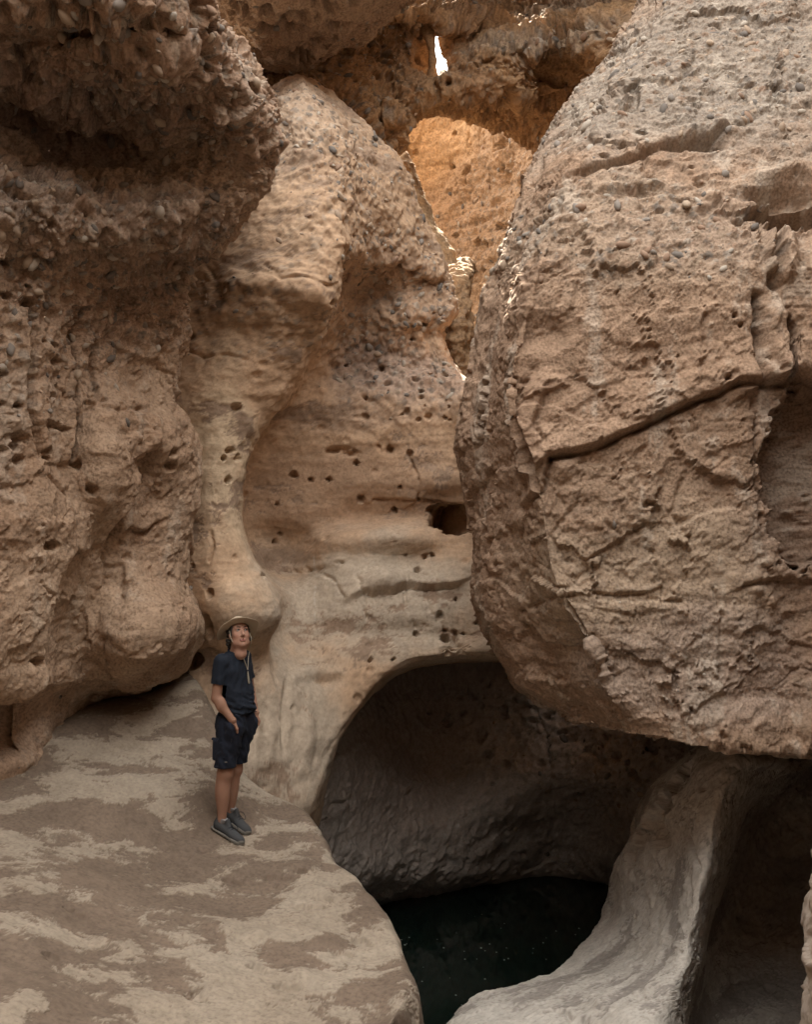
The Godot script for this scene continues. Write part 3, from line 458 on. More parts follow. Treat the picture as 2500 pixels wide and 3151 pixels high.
			[3.3,8.7,-15.35,2.49,7.94,-13.45,2.22,7.5,-12.35,2.33,7.33,-11.92,2.39,7.11,-11.38,2.53,7.09,-11.32,2.78,7.08,-11.3,3.15,7.07,-11.28,3.5,7.06,-11.26,3.85,7.06,-11.24,4.59,6.61,-10.14,5.3,6.17,-9.04],
			[3.05,8.22,-15.12,2.27,7.51,-13.22,2.02,7.1,-12.12,2.11,6.96,-11.75,2.18,6.73,-11.15,2.32,6.71,-11.09,2.57,6.7,-11.06,2.95,6.69,-11.04,3.34,6.69,-11.02,3.75,6.68,-11,4.47,6.27,-9.9,5.15,5.85,-8.8],
			[2.66,7.75,-14.88,1.93,7.09,-12.98,1.71,6.7,-11.88,1.82,6.58,-11.52,1.92,6.37,-10.91,2.06,6.34,-10.85,2.34,6.33,-10.82,2.76,6.33,-10.8,3.2,6.32,-10.78,3.66,6.31,-10.75,4.35,5.92,-9.65,5,5.54,-8.55],
			[2.34,7.26,-14.62,1.66,6.65,-12.72,1.45,6.29,-11.62,1.56,6.18,-11.27,1.69,5.98,-10.65,1.82,5.96,-10.59,2.14,5.95,-10.56,2.61,5.95,-10.54,3.08,5.94,-10.51,3.57,5.93,-10.48,4.23,5.57,-9.38,4.84,5.22,-8.28],
			[2.05,6.81,-14.38,1.41,6.25,-12.48,1.22,5.92,-11.38,1.33,5.83,-11.06,1.49,5.64,-10.41,1.62,5.62,-10.35,1.97,5.61,-10.32,2.47,5.6,-10.29,2.97,5.6,-10.27,3.49,5.59,-10.24,4.12,5.26,-9.14,4.7,4.93,-8.04],
			[1.89,6.41,-14.16,1.27,5.9,-12.26,1.09,5.6,-11.16,1.18,5.52,-10.88,1.33,5.33,-10.19,1.46,5.31,-10.13,1.85,5.31,-10.1,2.36,5.3,-10.07,2.86,5.29,-10.04,3.41,5.28,-10.01,4.02,4.98,-8.91,4.57,4.68,-7.81],
			[1.8,6.06,-13.98,1.2,5.58,-12.08,1.03,5.31,-10.98,1.1,5.25,-10.74,1.25,5.06,-10.01,1.38,5.05,-9.95,1.78,5.04,-9.92,2.28,5.03,-9.89,2.77,5.03,-9.86,3.35,5.02,-9.83,3.93,4.74,-8.73,4.46,4.47,-7.63],
			[1.58,5.46,-13.74,1.01,5.06,-11.84,0.86,4.83,-10.74,0.93,4.77,-10.5,1.07,4.62,-9.77,1.19,4.61,-9.71,1.62,4.6,-9.67,2.14,4.59,-9.64,2.67,4.59,-9.61,3.26,4.58,-9.58,3.82,4.35,-8.48,4.31,4.11,-7.38],
			[1.47,5.23,-13.94,0.91,4.86,-12.04,0.76,4.65,-10.94,0.84,4.6,-10.65,1,4.42,-9.72,1.11,4.41,-9.66,1.56,4.4,-9.62,2.11,4.39,-9.58,2.65,4.39,-9.55,3.24,4.38,-9.52,3.79,4.17,-8.42,4.28,3.96,-7.32],
			[1.36,4.95,-13.92,0.82,4.62,-12.02,0.68,4.43,-10.92,0.77,4.38,-10.61,0.96,4.22,-9.7,1.06,4.21,-9.64,1.53,4.21,-9.6,2.09,4.2,-9.57,2.64,4.19,-9.53,3.23,4.19,-9.5,3.79,4,-8.4,4.27,3.81,-7.3],
			[1.27,4.29,-13.89,0.73,4.05,-11.99,0.61,3.91,-10.89,0.69,3.87,-10.58,0.85,3.76,-9.67,0.93,3.75,-9.61,1.45,3.75,-9.56,2.04,3.74,-9.53,2.63,3.74,-9.49,3.22,3.73,-9.46,3.77,3.6,-8.36,4.24,3.46,-7.26],
			[1.18,3.79,-13.86,0.66,3.62,-11.96,0.54,3.53,-10.86,0.65,3.49,-10.48,0.83,3.42,-9.64,0.89,3.41,-9.58,1.41,3.41,-9.53,2,3.4,-9.5,2.59,3.4,-9.46,3.21,3.4,-9.43,3.75,3.3,-8.33,4.23,3.2,-7.23],
			[1.12,3.46,-13.83,0.61,3.34,-11.93,0.49,3.27,-10.83,0.68,3.23,-10.32,0.88,3.19,-9.61,0.93,3.18,-9.55,1.4,3.18,-9.51,2,3.18,-9.48,2.58,3.17,-9.44,3.2,3.17,-9.41,3.75,3.1,-8.31,4.21,3.03,-7.21],
			[1.12,3.19,-13.81,0.61,3.1,-11.91,0.5,3.05,-10.81,0.72,3.03,-10.27,0.95,3,-9.59,1,2.99,-9.53,1.41,2.99,-9.49,1.99,2.99,-9.46,2.58,2.99,-9.42,3.2,2.99,-9.39,3.74,2.94,-8.29,4.2,2.88,-7.19],
			[1.24,2.65,-13.77,0.71,2.63,-11.87,0.59,2.63,-10.77,0.83,2.62,-10.2,1.05,2.62,-9.55,1.1,2.62,-9.49,1.43,2.62,-9.46,1.98,2.62,-9.43,2.57,2.62,-9.39,3.18,2.62,-9.35,3.72,2.61,-8.25,4.18,2.6,-7.15],
			[1.27,2.27,-13.74,0.74,2.31,-11.84,0.61,2.33,-10.74,0.86,2.34,-10.16,1.09,2.36,-9.52,1.13,2.36,-9.46,1.46,2.36,-9.43,2,2.36,-9.4,2.56,2.36,-9.37,3.18,2.36,-9.33,3.71,2.38,-8.23,4.17,2.4,-7.13],
			[1.27,1.89,-13.72,0.74,1.98,-11.82,0.61,2.03,-10.72,0.89,2.06,-10.11,1.13,2.09,-9.5,1.18,2.1,-9.44,1.5,2.1,-9.4,2.01,2.1,-9.37,2.55,2.1,-9.34,3.17,2.1,-9.3,3.7,2.16,-8.2,4.15,2.21,-7.1],
			[1.29,1.57,-13.69,0.76,1.71,-11.79,0.63,1.78,-10.69,0.95,1.83,-10.08,1.22,1.87,-9.47,1.27,1.88,-9.41,1.57,1.88,-9.38,2.04,1.88,-9.35,2.57,1.88,-9.32,3.16,1.88,-9.28,3.69,1.96,-8.18,4.14,2.04,-7.08],
			[1.37,1.3,-13.66,0.83,1.48,-11.76,0.69,1.58,-10.66,1.03,1.63,-10.08,1.34,1.69,-9.44,1.38,1.69,-9.38,1.66,1.69,-9.36,2.09,1.7,-9.33,2.58,1.7,-9.3,3.16,1.7,-9.27,3.68,1.8,-8.17,4.13,1.9,-7.07],
			[1.5,1.04,-13.64,0.94,1.25,-11.74,0.79,1.37,-10.64,1.12,1.43,-10.07,1.43,1.5,-9.42,1.47,1.51,-9.36,1.72,1.51,-9.33,2.11,1.52,-9.31,2.6,1.52,-9.28,3.15,1.52,-9.25,3.67,1.64,-8.15,4.12,1.77,-7.05],
			[1.61,0.82,-13.62,1.04,1.06,-11.72,0.88,1.2,-10.62,1.2,1.28,-10.04,1.5,1.36,-9.4,1.54,1.37,-9.34,1.78,1.37,-9.32,2.14,1.37,-9.3,2.61,1.37,-9.27,3.14,1.38,-9.23,3.66,1.52,-8.13,4.11,1.66,-7.03],
			[1.76,0.61,-13.61,1.16,0.88,-11.71,0.99,1.04,-10.61,1.28,1.12,-10.04,1.54,1.21,-9.39,1.59,1.22,-9.33,1.82,1.22,-9.3,2.17,1.23,-9.28,2.62,1.23,-9.25,3.14,1.24,-9.22,3.66,1.39,-8.12,4.1,1.55,-7.02],
			[2,0.43,-13.59,1.37,0.72,-11.69,1.19,0.89,-10.59,1.42,0.99,-10,1.61,1.09,-9.37,1.66,1.09,-9.31,1.87,1.1,-9.28,2.2,1.1,-9.26,2.65,1.11,-9.24,3.14,1.11,-9.21,3.66,1.28,-8.11,4.1,1.45,-7.01],
			[2.29,0.51,-13.38,1.61,0.71,-11.48,1.39,0.82,-10.43,1.57,0.83,-9.93,1.73,0.87,-9.48,1.78,0.87,-9.4,1.98,0.85,-9.28,2.24,0.81,-9.2,2.68,0.78,-9.14,3.1,0.76,-9.08,3.6,0.94,-7.98,4.02,1.13,-6.88],
			[2.29,0.43,-13.4,1.61,0.64,-11.5,1.4,0.76,-10.45,1.58,0.78,-9.95,1.73,0.81,-9.5,1.78,0.81,-9.42,1.99,0.8,-9.3,2.25,0.76,-9.22,2.69,0.73,-9.16,3.11,0.71,-9.1,3.61,0.89,-8,4.03,1.09,-6.9],
			[2.31,0.43,-13.52,1.63,0.63,-11.62,1.41,0.76,-10.57,1.6,0.77,-10.07,1.75,0.8,-9.62,1.81,0.8,-9.54,2.01,0.78,-9.42,2.27,0.75,-9.34,2.72,0.72,-9.28,3.15,0.69,-9.22,3.66,0.88,-8.12,4.1,1.07,-7.02],
			[2.45,0.4,-14.3,1.74,0.59,-12.4,1.52,0.7,-11.35,1.72,0.7,-10.85,1.89,0.73,-10.4,1.95,0.73,-10.32,2.18,0.71,-10.2,2.46,0.67,-10.12,2.95,0.63,-10.06,3.41,0.6,-10,4.01,0.78,-8.9,4.56,0.96,-7.8],
			[2.71,0.48,-14.5,2.31,0.57,-13.5,2.19,0.62,-12.8,2.35,0.61,-12.6,2.48,0.6,-12.45,2.54,0.59,-12.35,2.73,0.57,-12.3,3.05,0.54,-12.2,3.57,0.51,-12,4.14,0.48,-11.9,4.91,0.63,-10.8,5.53,0.84,-9.4],
			[3.27,0.33,-17.5,2.98,0.39,-17,2.89,0.46,-16.5,3.13,0.44,-16.4,3.32,0.44,-16.3,3.4,0.44,-16.15,3.62,0.45,-16,4.01,0.45,-15.8,4.7,0.45,-15.6,5.42,0.45,-15.4,6.59,0.54,-14.5,7.65,0.7,-13],
		],
		"cracks": [
			[[2.812,3.558,-9.503,2.61,3.554,-9.474,2.448,3.474,-9.476,2.243,3.401,-9.484,2.044,3.318,-9.49,1.845,3.212,-9.491,1.639,3.12,-9.491,1.493,3.05,-9.49,1.284,2.991,-9.499,1.14,2.967,-9.509],0.022,0.135,0.1,0.45,0.0],
			[[1.14,2.967,-9.509,1.107,2.843,-9.503,1.076,2.707,-9.5,1.009,2.619,-9.673],0.02,0.081,0.05,0.25,0.0],
			[[2.747,3.449,-9.481,2.737,3.21,-9.46,2.729,2.906,-9.429,2.774,2.644,-9.418,2.769,2.44,-9.403],0.017,0.068,0.0,0.5,0.0],
			[[3.215,3.551,-9.444,3.017,3.561,-9.533,2.812,3.558,-9.503],0.03,0.135,0.1,0.4,0.0],
			[[2.791,4.263,-9.552,2.787,3.978,-9.527,2.765,3.585,-9.493],0.035,0.189,0.0,0.5,0.0],
			[[3.022,4.897,-9.827,2.961,4.597,-9.662,2.942,4.353,-9.594],0.035,0.162,0.0,0.5,0.0],
			[[3.036,4.066,-9.577,3.03,3.818,-9.555,3.019,3.59,-9.535],0.03,0.162,0.0,0.5,0.0],
			[[2.021,5.555,-10.277,2.042,5.4,-10.159,2.139,5.301,-10.082],0.017,0.041,0.0,0.5,0.0],
			[[1.483,5.437,-10.219,1.73,5.534,-10.276,1.994,5.583,-10.298,2.302,5.715,-10.382,2.597,5.71,-10.367,2.874,5.91,-10.502],0.02,0.081,0.06,0.3,0.0],
			[[1.494,5.387,-10.182,1.5,5.593,-10.333,1.618,5.754,-10.44],0.017,0.041,0.0,0.5,0.0],
			[[1.73,5.534,-10.276,1.728,5.381,-10.161,1.759,5.263,-10.073],0.017,0.041,0.0,0.5,0.0],
			[[1.257,1.893,-9.413,1.491,1.912,-9.388,1.667,1.895,-9.374,1.865,1.913,-9.363],0.017,0.047,0.03,0.2,0.0],
			[[1.907,2.292,-9.397,1.969,2.06,-9.369,2.004,1.863,-9.351,2.132,1.848,-9.342],0.017,0.041,0.0,0.5,0.0],
			[[1.571,2.459,-9.435,1.669,2.378,-9.42,1.68,2.248,-9.404],0.017,0.041,0.0,0.5,0.0],
			[[2.608,1.987,-9.33,2.861,2.021,-9.379,3.163,2.008,-9.29],0.017,0.054,0.04,0.2,0.0],
			[[2.378,1.95,-9.337,2.446,1.744,-9.313,2.413,1.3,-9.274],0.017,0.041,0.0,0.5,0.0],
			[[2.36,4.099,-9.542,2.344,3.813,-9.516,2.314,3.557,-9.494],0.017,0.041,0.03,0.2,0.0],
			[[1.117,3.482,-9.56,1.008,3.215,-9.543,1.07,3.109,-9.527],0.02,0.068,0.05,0.3,0.0],
			[[1.725,4.899,-9.834,1.631,4.513,-9.634,1.71,4.204,-9.59],0.017,0.041,0.0,0.5,0.0],
			[[1.369,4.905,-9.86,1.31,4.518,-9.659,1.224,4.209,-9.621],0.017,0.041,0.0,0.5,0.0],
			[[1.839,2.808,-9.454,1.79,2.99,-9.47,1.893,3.065,-9.473],0.017,0.027,0.0,0.5,0.0],
			[[1.408,2.966,-9.488,1.361,2.617,-9.465,1.131,2.356,-9.46],0.017,0.027,0.0,0.5,0.0],
			[[1.639,2.875,-9.468,1.692,2.645,-9.448,1.702,2.501,-9.433],0.017,0.027,0.0,0.5,0.0],
			[[0.967,1.706,-10.128,1.215,1.907,-9.451,1.43,2.098,-9.406],0.017,0.041,0.0,0.5,0.0],
			[[2.09,3.064,-9.461,2.181,2.841,-9.435,2.081,2.544,-9.417,2.181,2.358,-9.39],0.017,0.041,0.0,0.5,0.0],
		],
		"zones": [
			[2.803,6.727,-11.068,2.2,1.5,2.5,1.0,0.29,0.26,0.225,0.8],
			[1.534,4.902,-9.847,1.6,0.55,2,1.1,0.35,0.28,0.215,0.4],
			[2.594,4.846,-9.759,0.9,0.35,1.5,0.5,0.33,0.25,0.195,0.5],
			[0.823,2.652,-10.205,0.55,2.1,1,-0.2,0.36,0.245,0.175,0.7],  # left face: slight tint standing in for its shade
			[1.422,1.336,-9.573,0.55,0.42,0.9,-0.2,0.36,0.25,0.185,0.6],
			[1.669,3.589,-9.533,1.6,0.6,1.2,0.0,0.34,0.23,0.16,0.6],
			[1.822,1.913,-9.366,1.4,0.9,1.2,0.1,0.42,0.335,0.25,0.6],
			[3.086,2.644,-9.421,0.5,1.3,1.2,0.0,0.34,0.245,0.19,0.6],  # right recess: slight tint standing in for its shade
			[2.364,1.373,-9.286,1.2,0.5,1,0.2,0.36,0.28,0.24,0.5],
		],
		"bumps": [
			[3.389,4.975,-9.757,0.62,0.15,0.8,-0.45,0.25],
			[3.142,2.841,-9.414,0.38,0.78,0.9,-0.4,0.2],
			[3.156,1.733,-9.272,0.36,0.9,0.9,-0.12,0.0],
			[3.017,4.627,-9.683,0.16,0.3,0.5,0.14,0.5],
			[2.934,3.899,-9.555,0.13,0.4,0.5,0.12,0.5],
			[3.174,3.774,-9.503,0.16,0.22,0.5,0.16,0.5],
			[3.08,5.14,-9.975,0.45,0.1,0.5,-0.2,0.0],
			[3.227,5.33,-10.117,0.5,0.14,0.5,0.18,0.0],
			[2.503,5.683,-10.35,0.4,0.08,0.5,-0.12,0.0],
			[2.644,5.825,-10.451,0.5,0.1,0.5,0.08,0.0],
			[1.901,5.221,-10.035,0.5,0.07,0.5,-0.06,0.0],
			[1.219,2.908,-9.497,0.16,0.12,0.3,0.06,0.0],
			[1.408,1.469,-9.492,0.26,0.2,0.4,-0.1,0.0],
			[1.591,1.292,-9.329,0.1,0.12,0.3,-0.05,0.0],
			[1.052,3.991,-9.617,0.4,0.2,0.6,-0.08,0.0],
			[1.213,3.456,-9.549,0.35,0.25,0.6,0.06,0.0],
			[2.709,1.95,-9.342,0.09,0.06,0.2,0.05,0.0],
			[2.791,4.244,-9.551,0.025,0.028,0.1,-0.07,1],
			[2.641,4.017,-9.514,0.025,0.028,0.1,-0.07,1],
			[2.594,4.096,-9.524,0.025,0.028,0.1,-0.07,1],
			[2.873,3.647,-9.523,0.025,0.028,0.1,-0.07,1],
			[2.515,3.584,-9.482,0.025,0.028,0.1,-0.07,1],
			[3.081,6.691,-11.033,0.035,0.019,0.069,-0.0668640264856324,1],
			[2.3,5.112,-9.939,0.052,0.039,0.116,-0.04532070087689581,1],
			[2.726,6.986,-11.241,0.027,0.017,0.057,-0.06195624664192771,1],
			[2.045,5.834,-10.48,0.051,0.038,0.115,-0.0551125419729637,1],
			[2.605,5.627,-10.304,0.021,0.02,0.063,-0.06553123397008064,1],
			[3.622,7.19,-11.355,0.019,0.013,0.045,-0.04330638990056752,1],
			[2.106,5.037,-9.9,0.016,0.015,0.05,-0.07118862474511173,1],
			[2.015,6.546,-11.084,0.033,0.02,0.064,-0.05281718706209335,1],
			[1.698,5.589,-10.319,0.035,0.024,0.076,-0.06457098369743906,1],
			[2.9,7.137,-11.332,0.066,0.052,0.157,-0.05589801570123203,1],
			[2.668,5.681,-10.343,0.036,0.028,0.079,-0.07172747637843846,1],
			[1.873,5.695,-10.387,0.05,0.031,0.113,-0.0736804497181467,1],
			[2.41,5.445,-10.176,0.029,0.019,0.061,-0.08146137103890135,1],
			[3.586,6.395,-10.86,0.037,0.029,0.08,-0.045546430298356866,1],
			[2.442,5.297,-10.065,0.056,0.031,0.111,-0.06243507094170383,1],
			[3.26,5.281,-10.076,0.052,0.029,0.105,-0.059906062919843794,1],
			[3.078,6.384,-10.829,0.081,0.054,0.169,-0.07003420613581117,1],
			[2.702,4.924,-9.8,0.054,0.041,0.129,-0.0696124727393045,1],
			[3.553,6.432,-10.897,0.026,0.017,0.061,-0.049994781054806814,1],
			[1.952,5.26,-10.061,0.031,0.029,0.086,-0.0658715157273564,1],
			[2.206,6.59,-11.013,0.038,0.027,0.099,-0.0470189750584475,1],
			[2.802,4.961,-9.821,0.018,0.014,0.048,-0.054317725840060664,1],
		],
	},
	"ledge": {
		"step": 0.0098, "across": [5, 1, 1, 1, 1, 1, 1, 1, 2, 4, 6], "down": [1, 1, 1, 1, 1, 1, 1, 1, 1, 1, 1, 2, 4, 6, 8],
		"rows": [
			[-5.5,0.8,-9.6,-3.78,0.71,-10.6,-3.24,0.77,-11.2,-2.81,0.91,-11.8,-2.53,0.97,-12,-2.35,1.05,-11.9,-2.2,1.09,-11.7,-2.11,1.08,-11.5,-2.07,0.8,-11.41,-2.09,0.18,-11.45,-2.25,-0.92,-11.82,-2.44,-2.32,-12.23],
			[-5.04,0.74,-8.8,-3.42,0.64,-9.7,-3.03,0.73,-10.2,-2.68,0.81,-10.7,-2.32,0.87,-11,-2.08,0.93,-11.1,-1.94,0.92,-11.1,-1.86,0.83,-11.1,-1.76,0.55,-11.1,-1.81,-0.07,-11.1,-2.21,-1.17,-11.1,-2.66,-2.57,-11.1],
			[-4.64,0.63,-8.1,-3.14,0.42,-9,-2.78,0.48,-9.6,-2.41,0.53,-10.1,-1.99,0.57,-10.4,-1.72,0.55,-10.5,-1.59,0.48,-10.6,-1.52,0.37,-10.7,-1.47,0.09,-10.78,-1.5,-0.53,-10.74,-1.71,-1.63,-10.41,-1.96,-3.03,-10.03],
			[-4.3,0.54,-7.5,-2.9,0.33,-8.4,-2.54,0.3,-9,-2.14,0.3,-9.45,-1.77,0.29,-9.75,-1.53,0.27,-10.05,-1.39,0.22,-10.4,-1.27,0.13,-10.5,-1.19,-0.15,-10.56,-1.23,-0.77,-10.53,-1.54,-1.87,-10.28,-1.89,-3.27,-10],
			[-4.01,0.48,-7,-2.69,0.24,-7.9,-2.34,0.16,-8.5,-1.97,0.08,-9.1,-1.6,0.03,-9.45,-1.28,-0,-9.7,-1.06,0.01,-10.15,-0.89,0.04,-10.3,-0.81,-0.24,-10.37,-0.85,-0.86,-10.33,-1.15,-1.96,-10.07,-1.49,-3.36,-9.78],
			[-3.78,0.41,-6.6,-2.53,0.15,-7.5,-2.16,0.07,-8,-1.8,-0.03,-8.6,-1.42,-0.09,-9,-1.08,-0.12,-9.3,-0.81,-0.11,-9.6,-0.67,-0.11,-9.8,-0.61,-0.39,-9.88,-0.64,-1.01,-9.84,-0.87,-2.11,-9.52,-1.14,-3.51,-9.16],
			[-3.61,0.41,-6.3,-2.43,0.13,-7.2,-2.08,0.03,-7.75,-1.68,-0.08,-8.3,-1.3,-0.17,-8.8,-0.96,-0.19,-9.05,-0.72,-0.17,-9.3,-0.57,-0.2,-9.5,-0.51,-0.48,-9.58,-0.54,-1.1,-9.54,-0.78,-2.2,-9.22,-1.05,-3.6,-8.86],
			[-3.44,0.4,-6,-2.34,0.1,-6.95,-2,-0.03,-7.5,-1.59,-0.12,-8,-1.19,-0.22,-8.5,-0.85,-0.24,-8.75,-0.59,-0.23,-9,-0.42,-0.24,-9.2,-0.35,-0.52,-9.28,-0.39,-1.14,-9.24,-0.64,-2.24,-8.93,-0.93,-3.64,-8.59],
			[-3.32,0.35,-5.8,-2.26,0.06,-6.7,-1.9,-0.06,-7.2,-1.5,-0.16,-7.7,-1.09,-0.25,-8.15,-0.74,-0.28,-8.4,-0.48,-0.27,-8.6,-0.24,-0.29,-8.8,-0.16,-0.57,-8.86,-0.2,-1.19,-8.83,-0.51,-2.29,-8.57,-0.85,-3.69,-8.28],
			[-3.21,0.32,-5.6,-2.17,0.04,-6.45,-1.82,-0.1,-6.95,-1.41,-0.19,-7.4,-1.01,-0.3,-7.85,-0.66,-0.33,-8.1,-0.38,-0.34,-8.3,-0.12,-0.34,-8.45,-0.04,-0.62,-8.5,-0.08,-1.24,-8.48,-0.43,-2.34,-8.27,-0.81,-3.74,-8.04],
			[-3.1,0.29,-5.4,-2.09,0.03,-6.2,-1.74,-0.13,-6.7,-1.33,-0.22,-7.1,-0.92,-0.32,-7.5,-0.58,-0.36,-7.75,-0.28,-0.39,-7.95,-0.03,-0.39,-8.05,0.06,-0.67,-8.09,0.01,-1.29,-8.07,-0.36,-2.39,-7.92,-0.78,-3.79,-7.75],
			[-2.98,0.27,-5.2,-2.02,-0.01,-6,-1.66,-0.15,-6.45,-1.26,-0.26,-6.85,-0.84,-0.35,-7.2,-0.51,-0.4,-7.45,-0.21,-0.41,-7.6,0.02,-0.4,-7.65,0.12,-0.68,-7.67,0.07,-1.3,-7.66,-0.32,-2.4,-7.58,-0.76,-3.8,-7.48],
			[-2.81,0.21,-4.9,-1.85,-0.01,-5.5,-1.5,-0.15,-5.9,-1.12,-0.26,-6.25,-0.75,-0.34,-6.55,-0.45,-0.4,-6.8,-0.21,-0.43,-7,-0.02,-0.4,-7.2,0.05,-0.68,-7.27,0.02,-1.3,-7.24,-0.26,-2.4,-6.95,-0.57,-3.8,-6.62],
			[-2.58,0.17,-4.5,-1.68,-0.05,-5,-1.33,-0.17,-5.3,-0.98,-0.28,-5.6,-0.65,-0.33,-5.8,-0.39,-0.39,-6.05,-0.21,-0.41,-6.3,-0.09,-0.42,-6.9,-0.07,-0.7,-7,-0.08,-1.32,-6.95,-0.16,-2.42,-6.56,-0.25,-3.82,-6.12],
			[-2.29,-0,-4,-1.45,-0.13,-4.3,-1.11,-0.22,-4.5,-0.81,-0.3,-4.7,-0.54,-0.33,-4.8,-0.35,-0.37,-5,-0.25,-0.43,-5.4,-0.16,-0.48,-6.3,-0.15,-0.76,-6.4,-0.16,-1.38,-6.35,-0.19,-2.48,-5.95,-0.24,-3.88,-5.5],
			[-1.95,-0.42,-3.4,-1.21,-0.6,-3.6,-0.94,-0.77,-3.8,-0.67,-0.86,-3.9,-0.47,-0.95,-4,-0.34,-0.96,-4.2,-0.28,-0.93,-4.6,-0.26,-0.84,-5.3,-0.26,-1.12,-5.4,-0.26,-1.74,-5.35,-0.27,-2.84,-4.95,-0.28,-4.24,-4.5],
		],
		"cracks": [
		],
		"zones": [
			[-0.576,-0.309,-8.337,0.9,0.5,1.3,1.0,0.5,0.4,0.3,0.0],
			[-1.376,-0.231,-6.815,1.3,0.5,0.7,0.9,0.5,0.4,0.3,0.0],
			[-0.899,-0.322,-7.728,0.5,0.5,0.8,0.4,0.5,0.4,0.3,0.0],
			[-2.267,0.356,-9.528,1,0.5,0.6,0.3,0.5,0.4,0.3,0.0],
			[-1.805,-0.015,-8.755,1.2,0.6,0.8,-0.7,0.5,0.4,0.3,0.0],
			[-1.972,-0.035,-7.427,1,0.6,0.8,-0.4,0.5,0.4,0.3,0.0],
		],
		"bumps": [
			[-2.078,0.018,-7.624,0.115,0.1,0.06,-0.035,1],
			[-0.781,-0.194,-9.127,0.115,0.1,0.06,-0.035,1],
			[-0.7,-0.267,-8.571,0.145,0.1,0.06,-0.035,1],
			[-0.944,-0.197,-9.003,0.145,0.1,0.06,-0.035,1],
			[-0.522,-0.262,-8.678,0.115,0.1,0.06,-0.035,1],
			[-0.421,-0.37,-7.963,0.085,0.1,0.06,-0.035,1],
			[-0.708,-0.369,-7.386,0.115,0.1,0.06,-0.035,1],
			[-0.314,-0.361,-8.171,0.115,0.1,0.06,-0.035,1],
			[-1.26,-0.163,-8.892,0.145,0.1,0.06,-0.035,1],
			[-0.931,-0.317,-7.556,0.085,0.1,0.06,-0.035,1],
			[-1.22,-0.264,-7.041,0.085,0.1,0.06,-0.035,1],
			[-2.03,-0.011,-6.953,0.085,0.1,0.06,-0.035,1],
			[-0.921,-0.17,-9.178,0.22,0.1,0.18,0.035,0.0],
			[-0.686,-0.243,-8.819,0.22,0.1,0.18,0.035,0.0],
			[-0.941,-0.3,-8.03,0.22,0.1,0.18,0.035,0.0],
			[-0.519,-0.346,-8.134,0.22,0.1,0.18,0.035,0.0],
			[-0.651,-0.369,-7.546,0.22,0.1,0.18,0.035,0.0],
			[-0.405,-0.404,-7.47,0.22,0.1,0.18,0.035,0.0],
			[-1.26,-0.221,-7.979,0.22,0.1,0.18,0.035,0.0],
			[-1.987,0.099,-9.133,0.22,0.1,0.18,0.035,0.0],
			[-1.787,-0.088,-7.417,0.22,0.1,0.18,0.035,0.0],
		],
	},
	"back": {
		"step": 0.024, "across": [5, 3, 1, 1, 1, 1, 1, 1, 1, 1.5, 5, 6], "down": [5, 4, 1.3, 1, 1, 1, 1, 1, 1, 1, 5],
		"rows": [
			[-4.75,10.48,-21.7,-3.04,10.86,-23,-1.47,11.04,-24,-0.34,10.99,-24.4,0.24,10.89,-24.4,0.8,10.88,-24.1,1.34,11.42,-23.5,1.83,12.72,-22.7,2.27,12.83,-21.8,2.82,13.02,-20.8,3.55,12.62,-19.4,4.59,12.09,-18.1,6.29,11.45,-16.9],
			[-4.33,9.94,-19.8,-2.79,10.34,-21.1,-1.35,10.54,-22.1,-0.31,10.51,-22.5,0.22,10.42,-22.5,0.74,10.4,-22.2,1.23,10.95,-21.6,1.68,12.36,-20.8,2.07,12.41,-19.9,2.56,12.51,-18.9,3.2,12.05,-17.5,4.11,11.47,-16.2,5.58,10.81,-15],
			[-4.21,9.43,-19.25,-2.71,9.86,-20.55,-1.32,10.09,-21.55,-0.31,10.1,-21.95,0.21,10.04,-21.95,0.72,9.98,-21.65,1.2,10.33,-21.05,1.63,11.47,-20.25,2.02,11.45,-19.35,2.49,11.42,-18.35,3.1,10.95,-16.95,3.97,10.36,-15.65,5.37,9.77,-14.45],
			[-4.21,9.21,-19.25,-2.71,9.61,-20.55,-1.32,9.87,-21.55,-0.31,9.92,-21.95,0.21,9.88,-21.95,0.72,9.82,-21.65,1.2,9.83,-21.05,1.63,9.87,-20.25,2.02,9.54,-19.35,2.49,9.18,-18.35,3.1,8.68,-16.95,3.97,8.21,-15.65,5.37,7.77,-14.45],
			[-4.24,8.95,-19.4,-2.73,9.38,-20.7,-1.33,9.71,-21.7,-0.31,9.84,-22.1,0.21,9.84,-22.1,0.73,9.74,-21.8,1.21,9.55,-21.2,1.64,9.28,-20.4,2.03,8.98,-19.5,2.51,8.65,-18.5,3.13,8.19,-17.1,4.01,7.76,-15.8,5.43,7.37,-14.6],
			[-4.3,8.34,-19.65,-2.77,8.72,-20.95,-1.34,9.02,-21.95,-0.31,9.13,-22.35,0.22,9.13,-22.35,0.73,9.04,-22.05,1.22,8.87,-21.45,1.66,8.63,-20.65,2.06,8.37,-19.75,2.54,8.07,-18.75,3.17,7.66,-17.35,4.07,7.28,-16.05,5.52,6.92,-14.85],
			[-4.32,7.67,-19.75,-2.78,8,-21.05,-1.35,8.26,-22.05,-0.31,8.37,-22.45,0.22,8.37,-22.45,0.74,8.29,-22.15,1.23,8.13,-21.55,1.67,7.93,-20.75,2.07,7.69,-19.85,2.56,7.43,-18.85,3.19,7.07,-17.45,4.1,6.73,-16.15,5.56,6.42,-14.95],
			[-4.31,6.88,-19.7,-2.77,7.16,-21,-1.35,7.38,-22,-0.31,7.47,-22.4,0.22,7.47,-22.4,0.74,7.41,-22.1,1.22,7.27,-21.5,1.67,7.1,-20.7,2.06,6.9,-19.8,2.55,6.68,-18.8,3.18,6.37,-17.4,4.09,6.09,-16.1,5.54,5.82,-14.9],
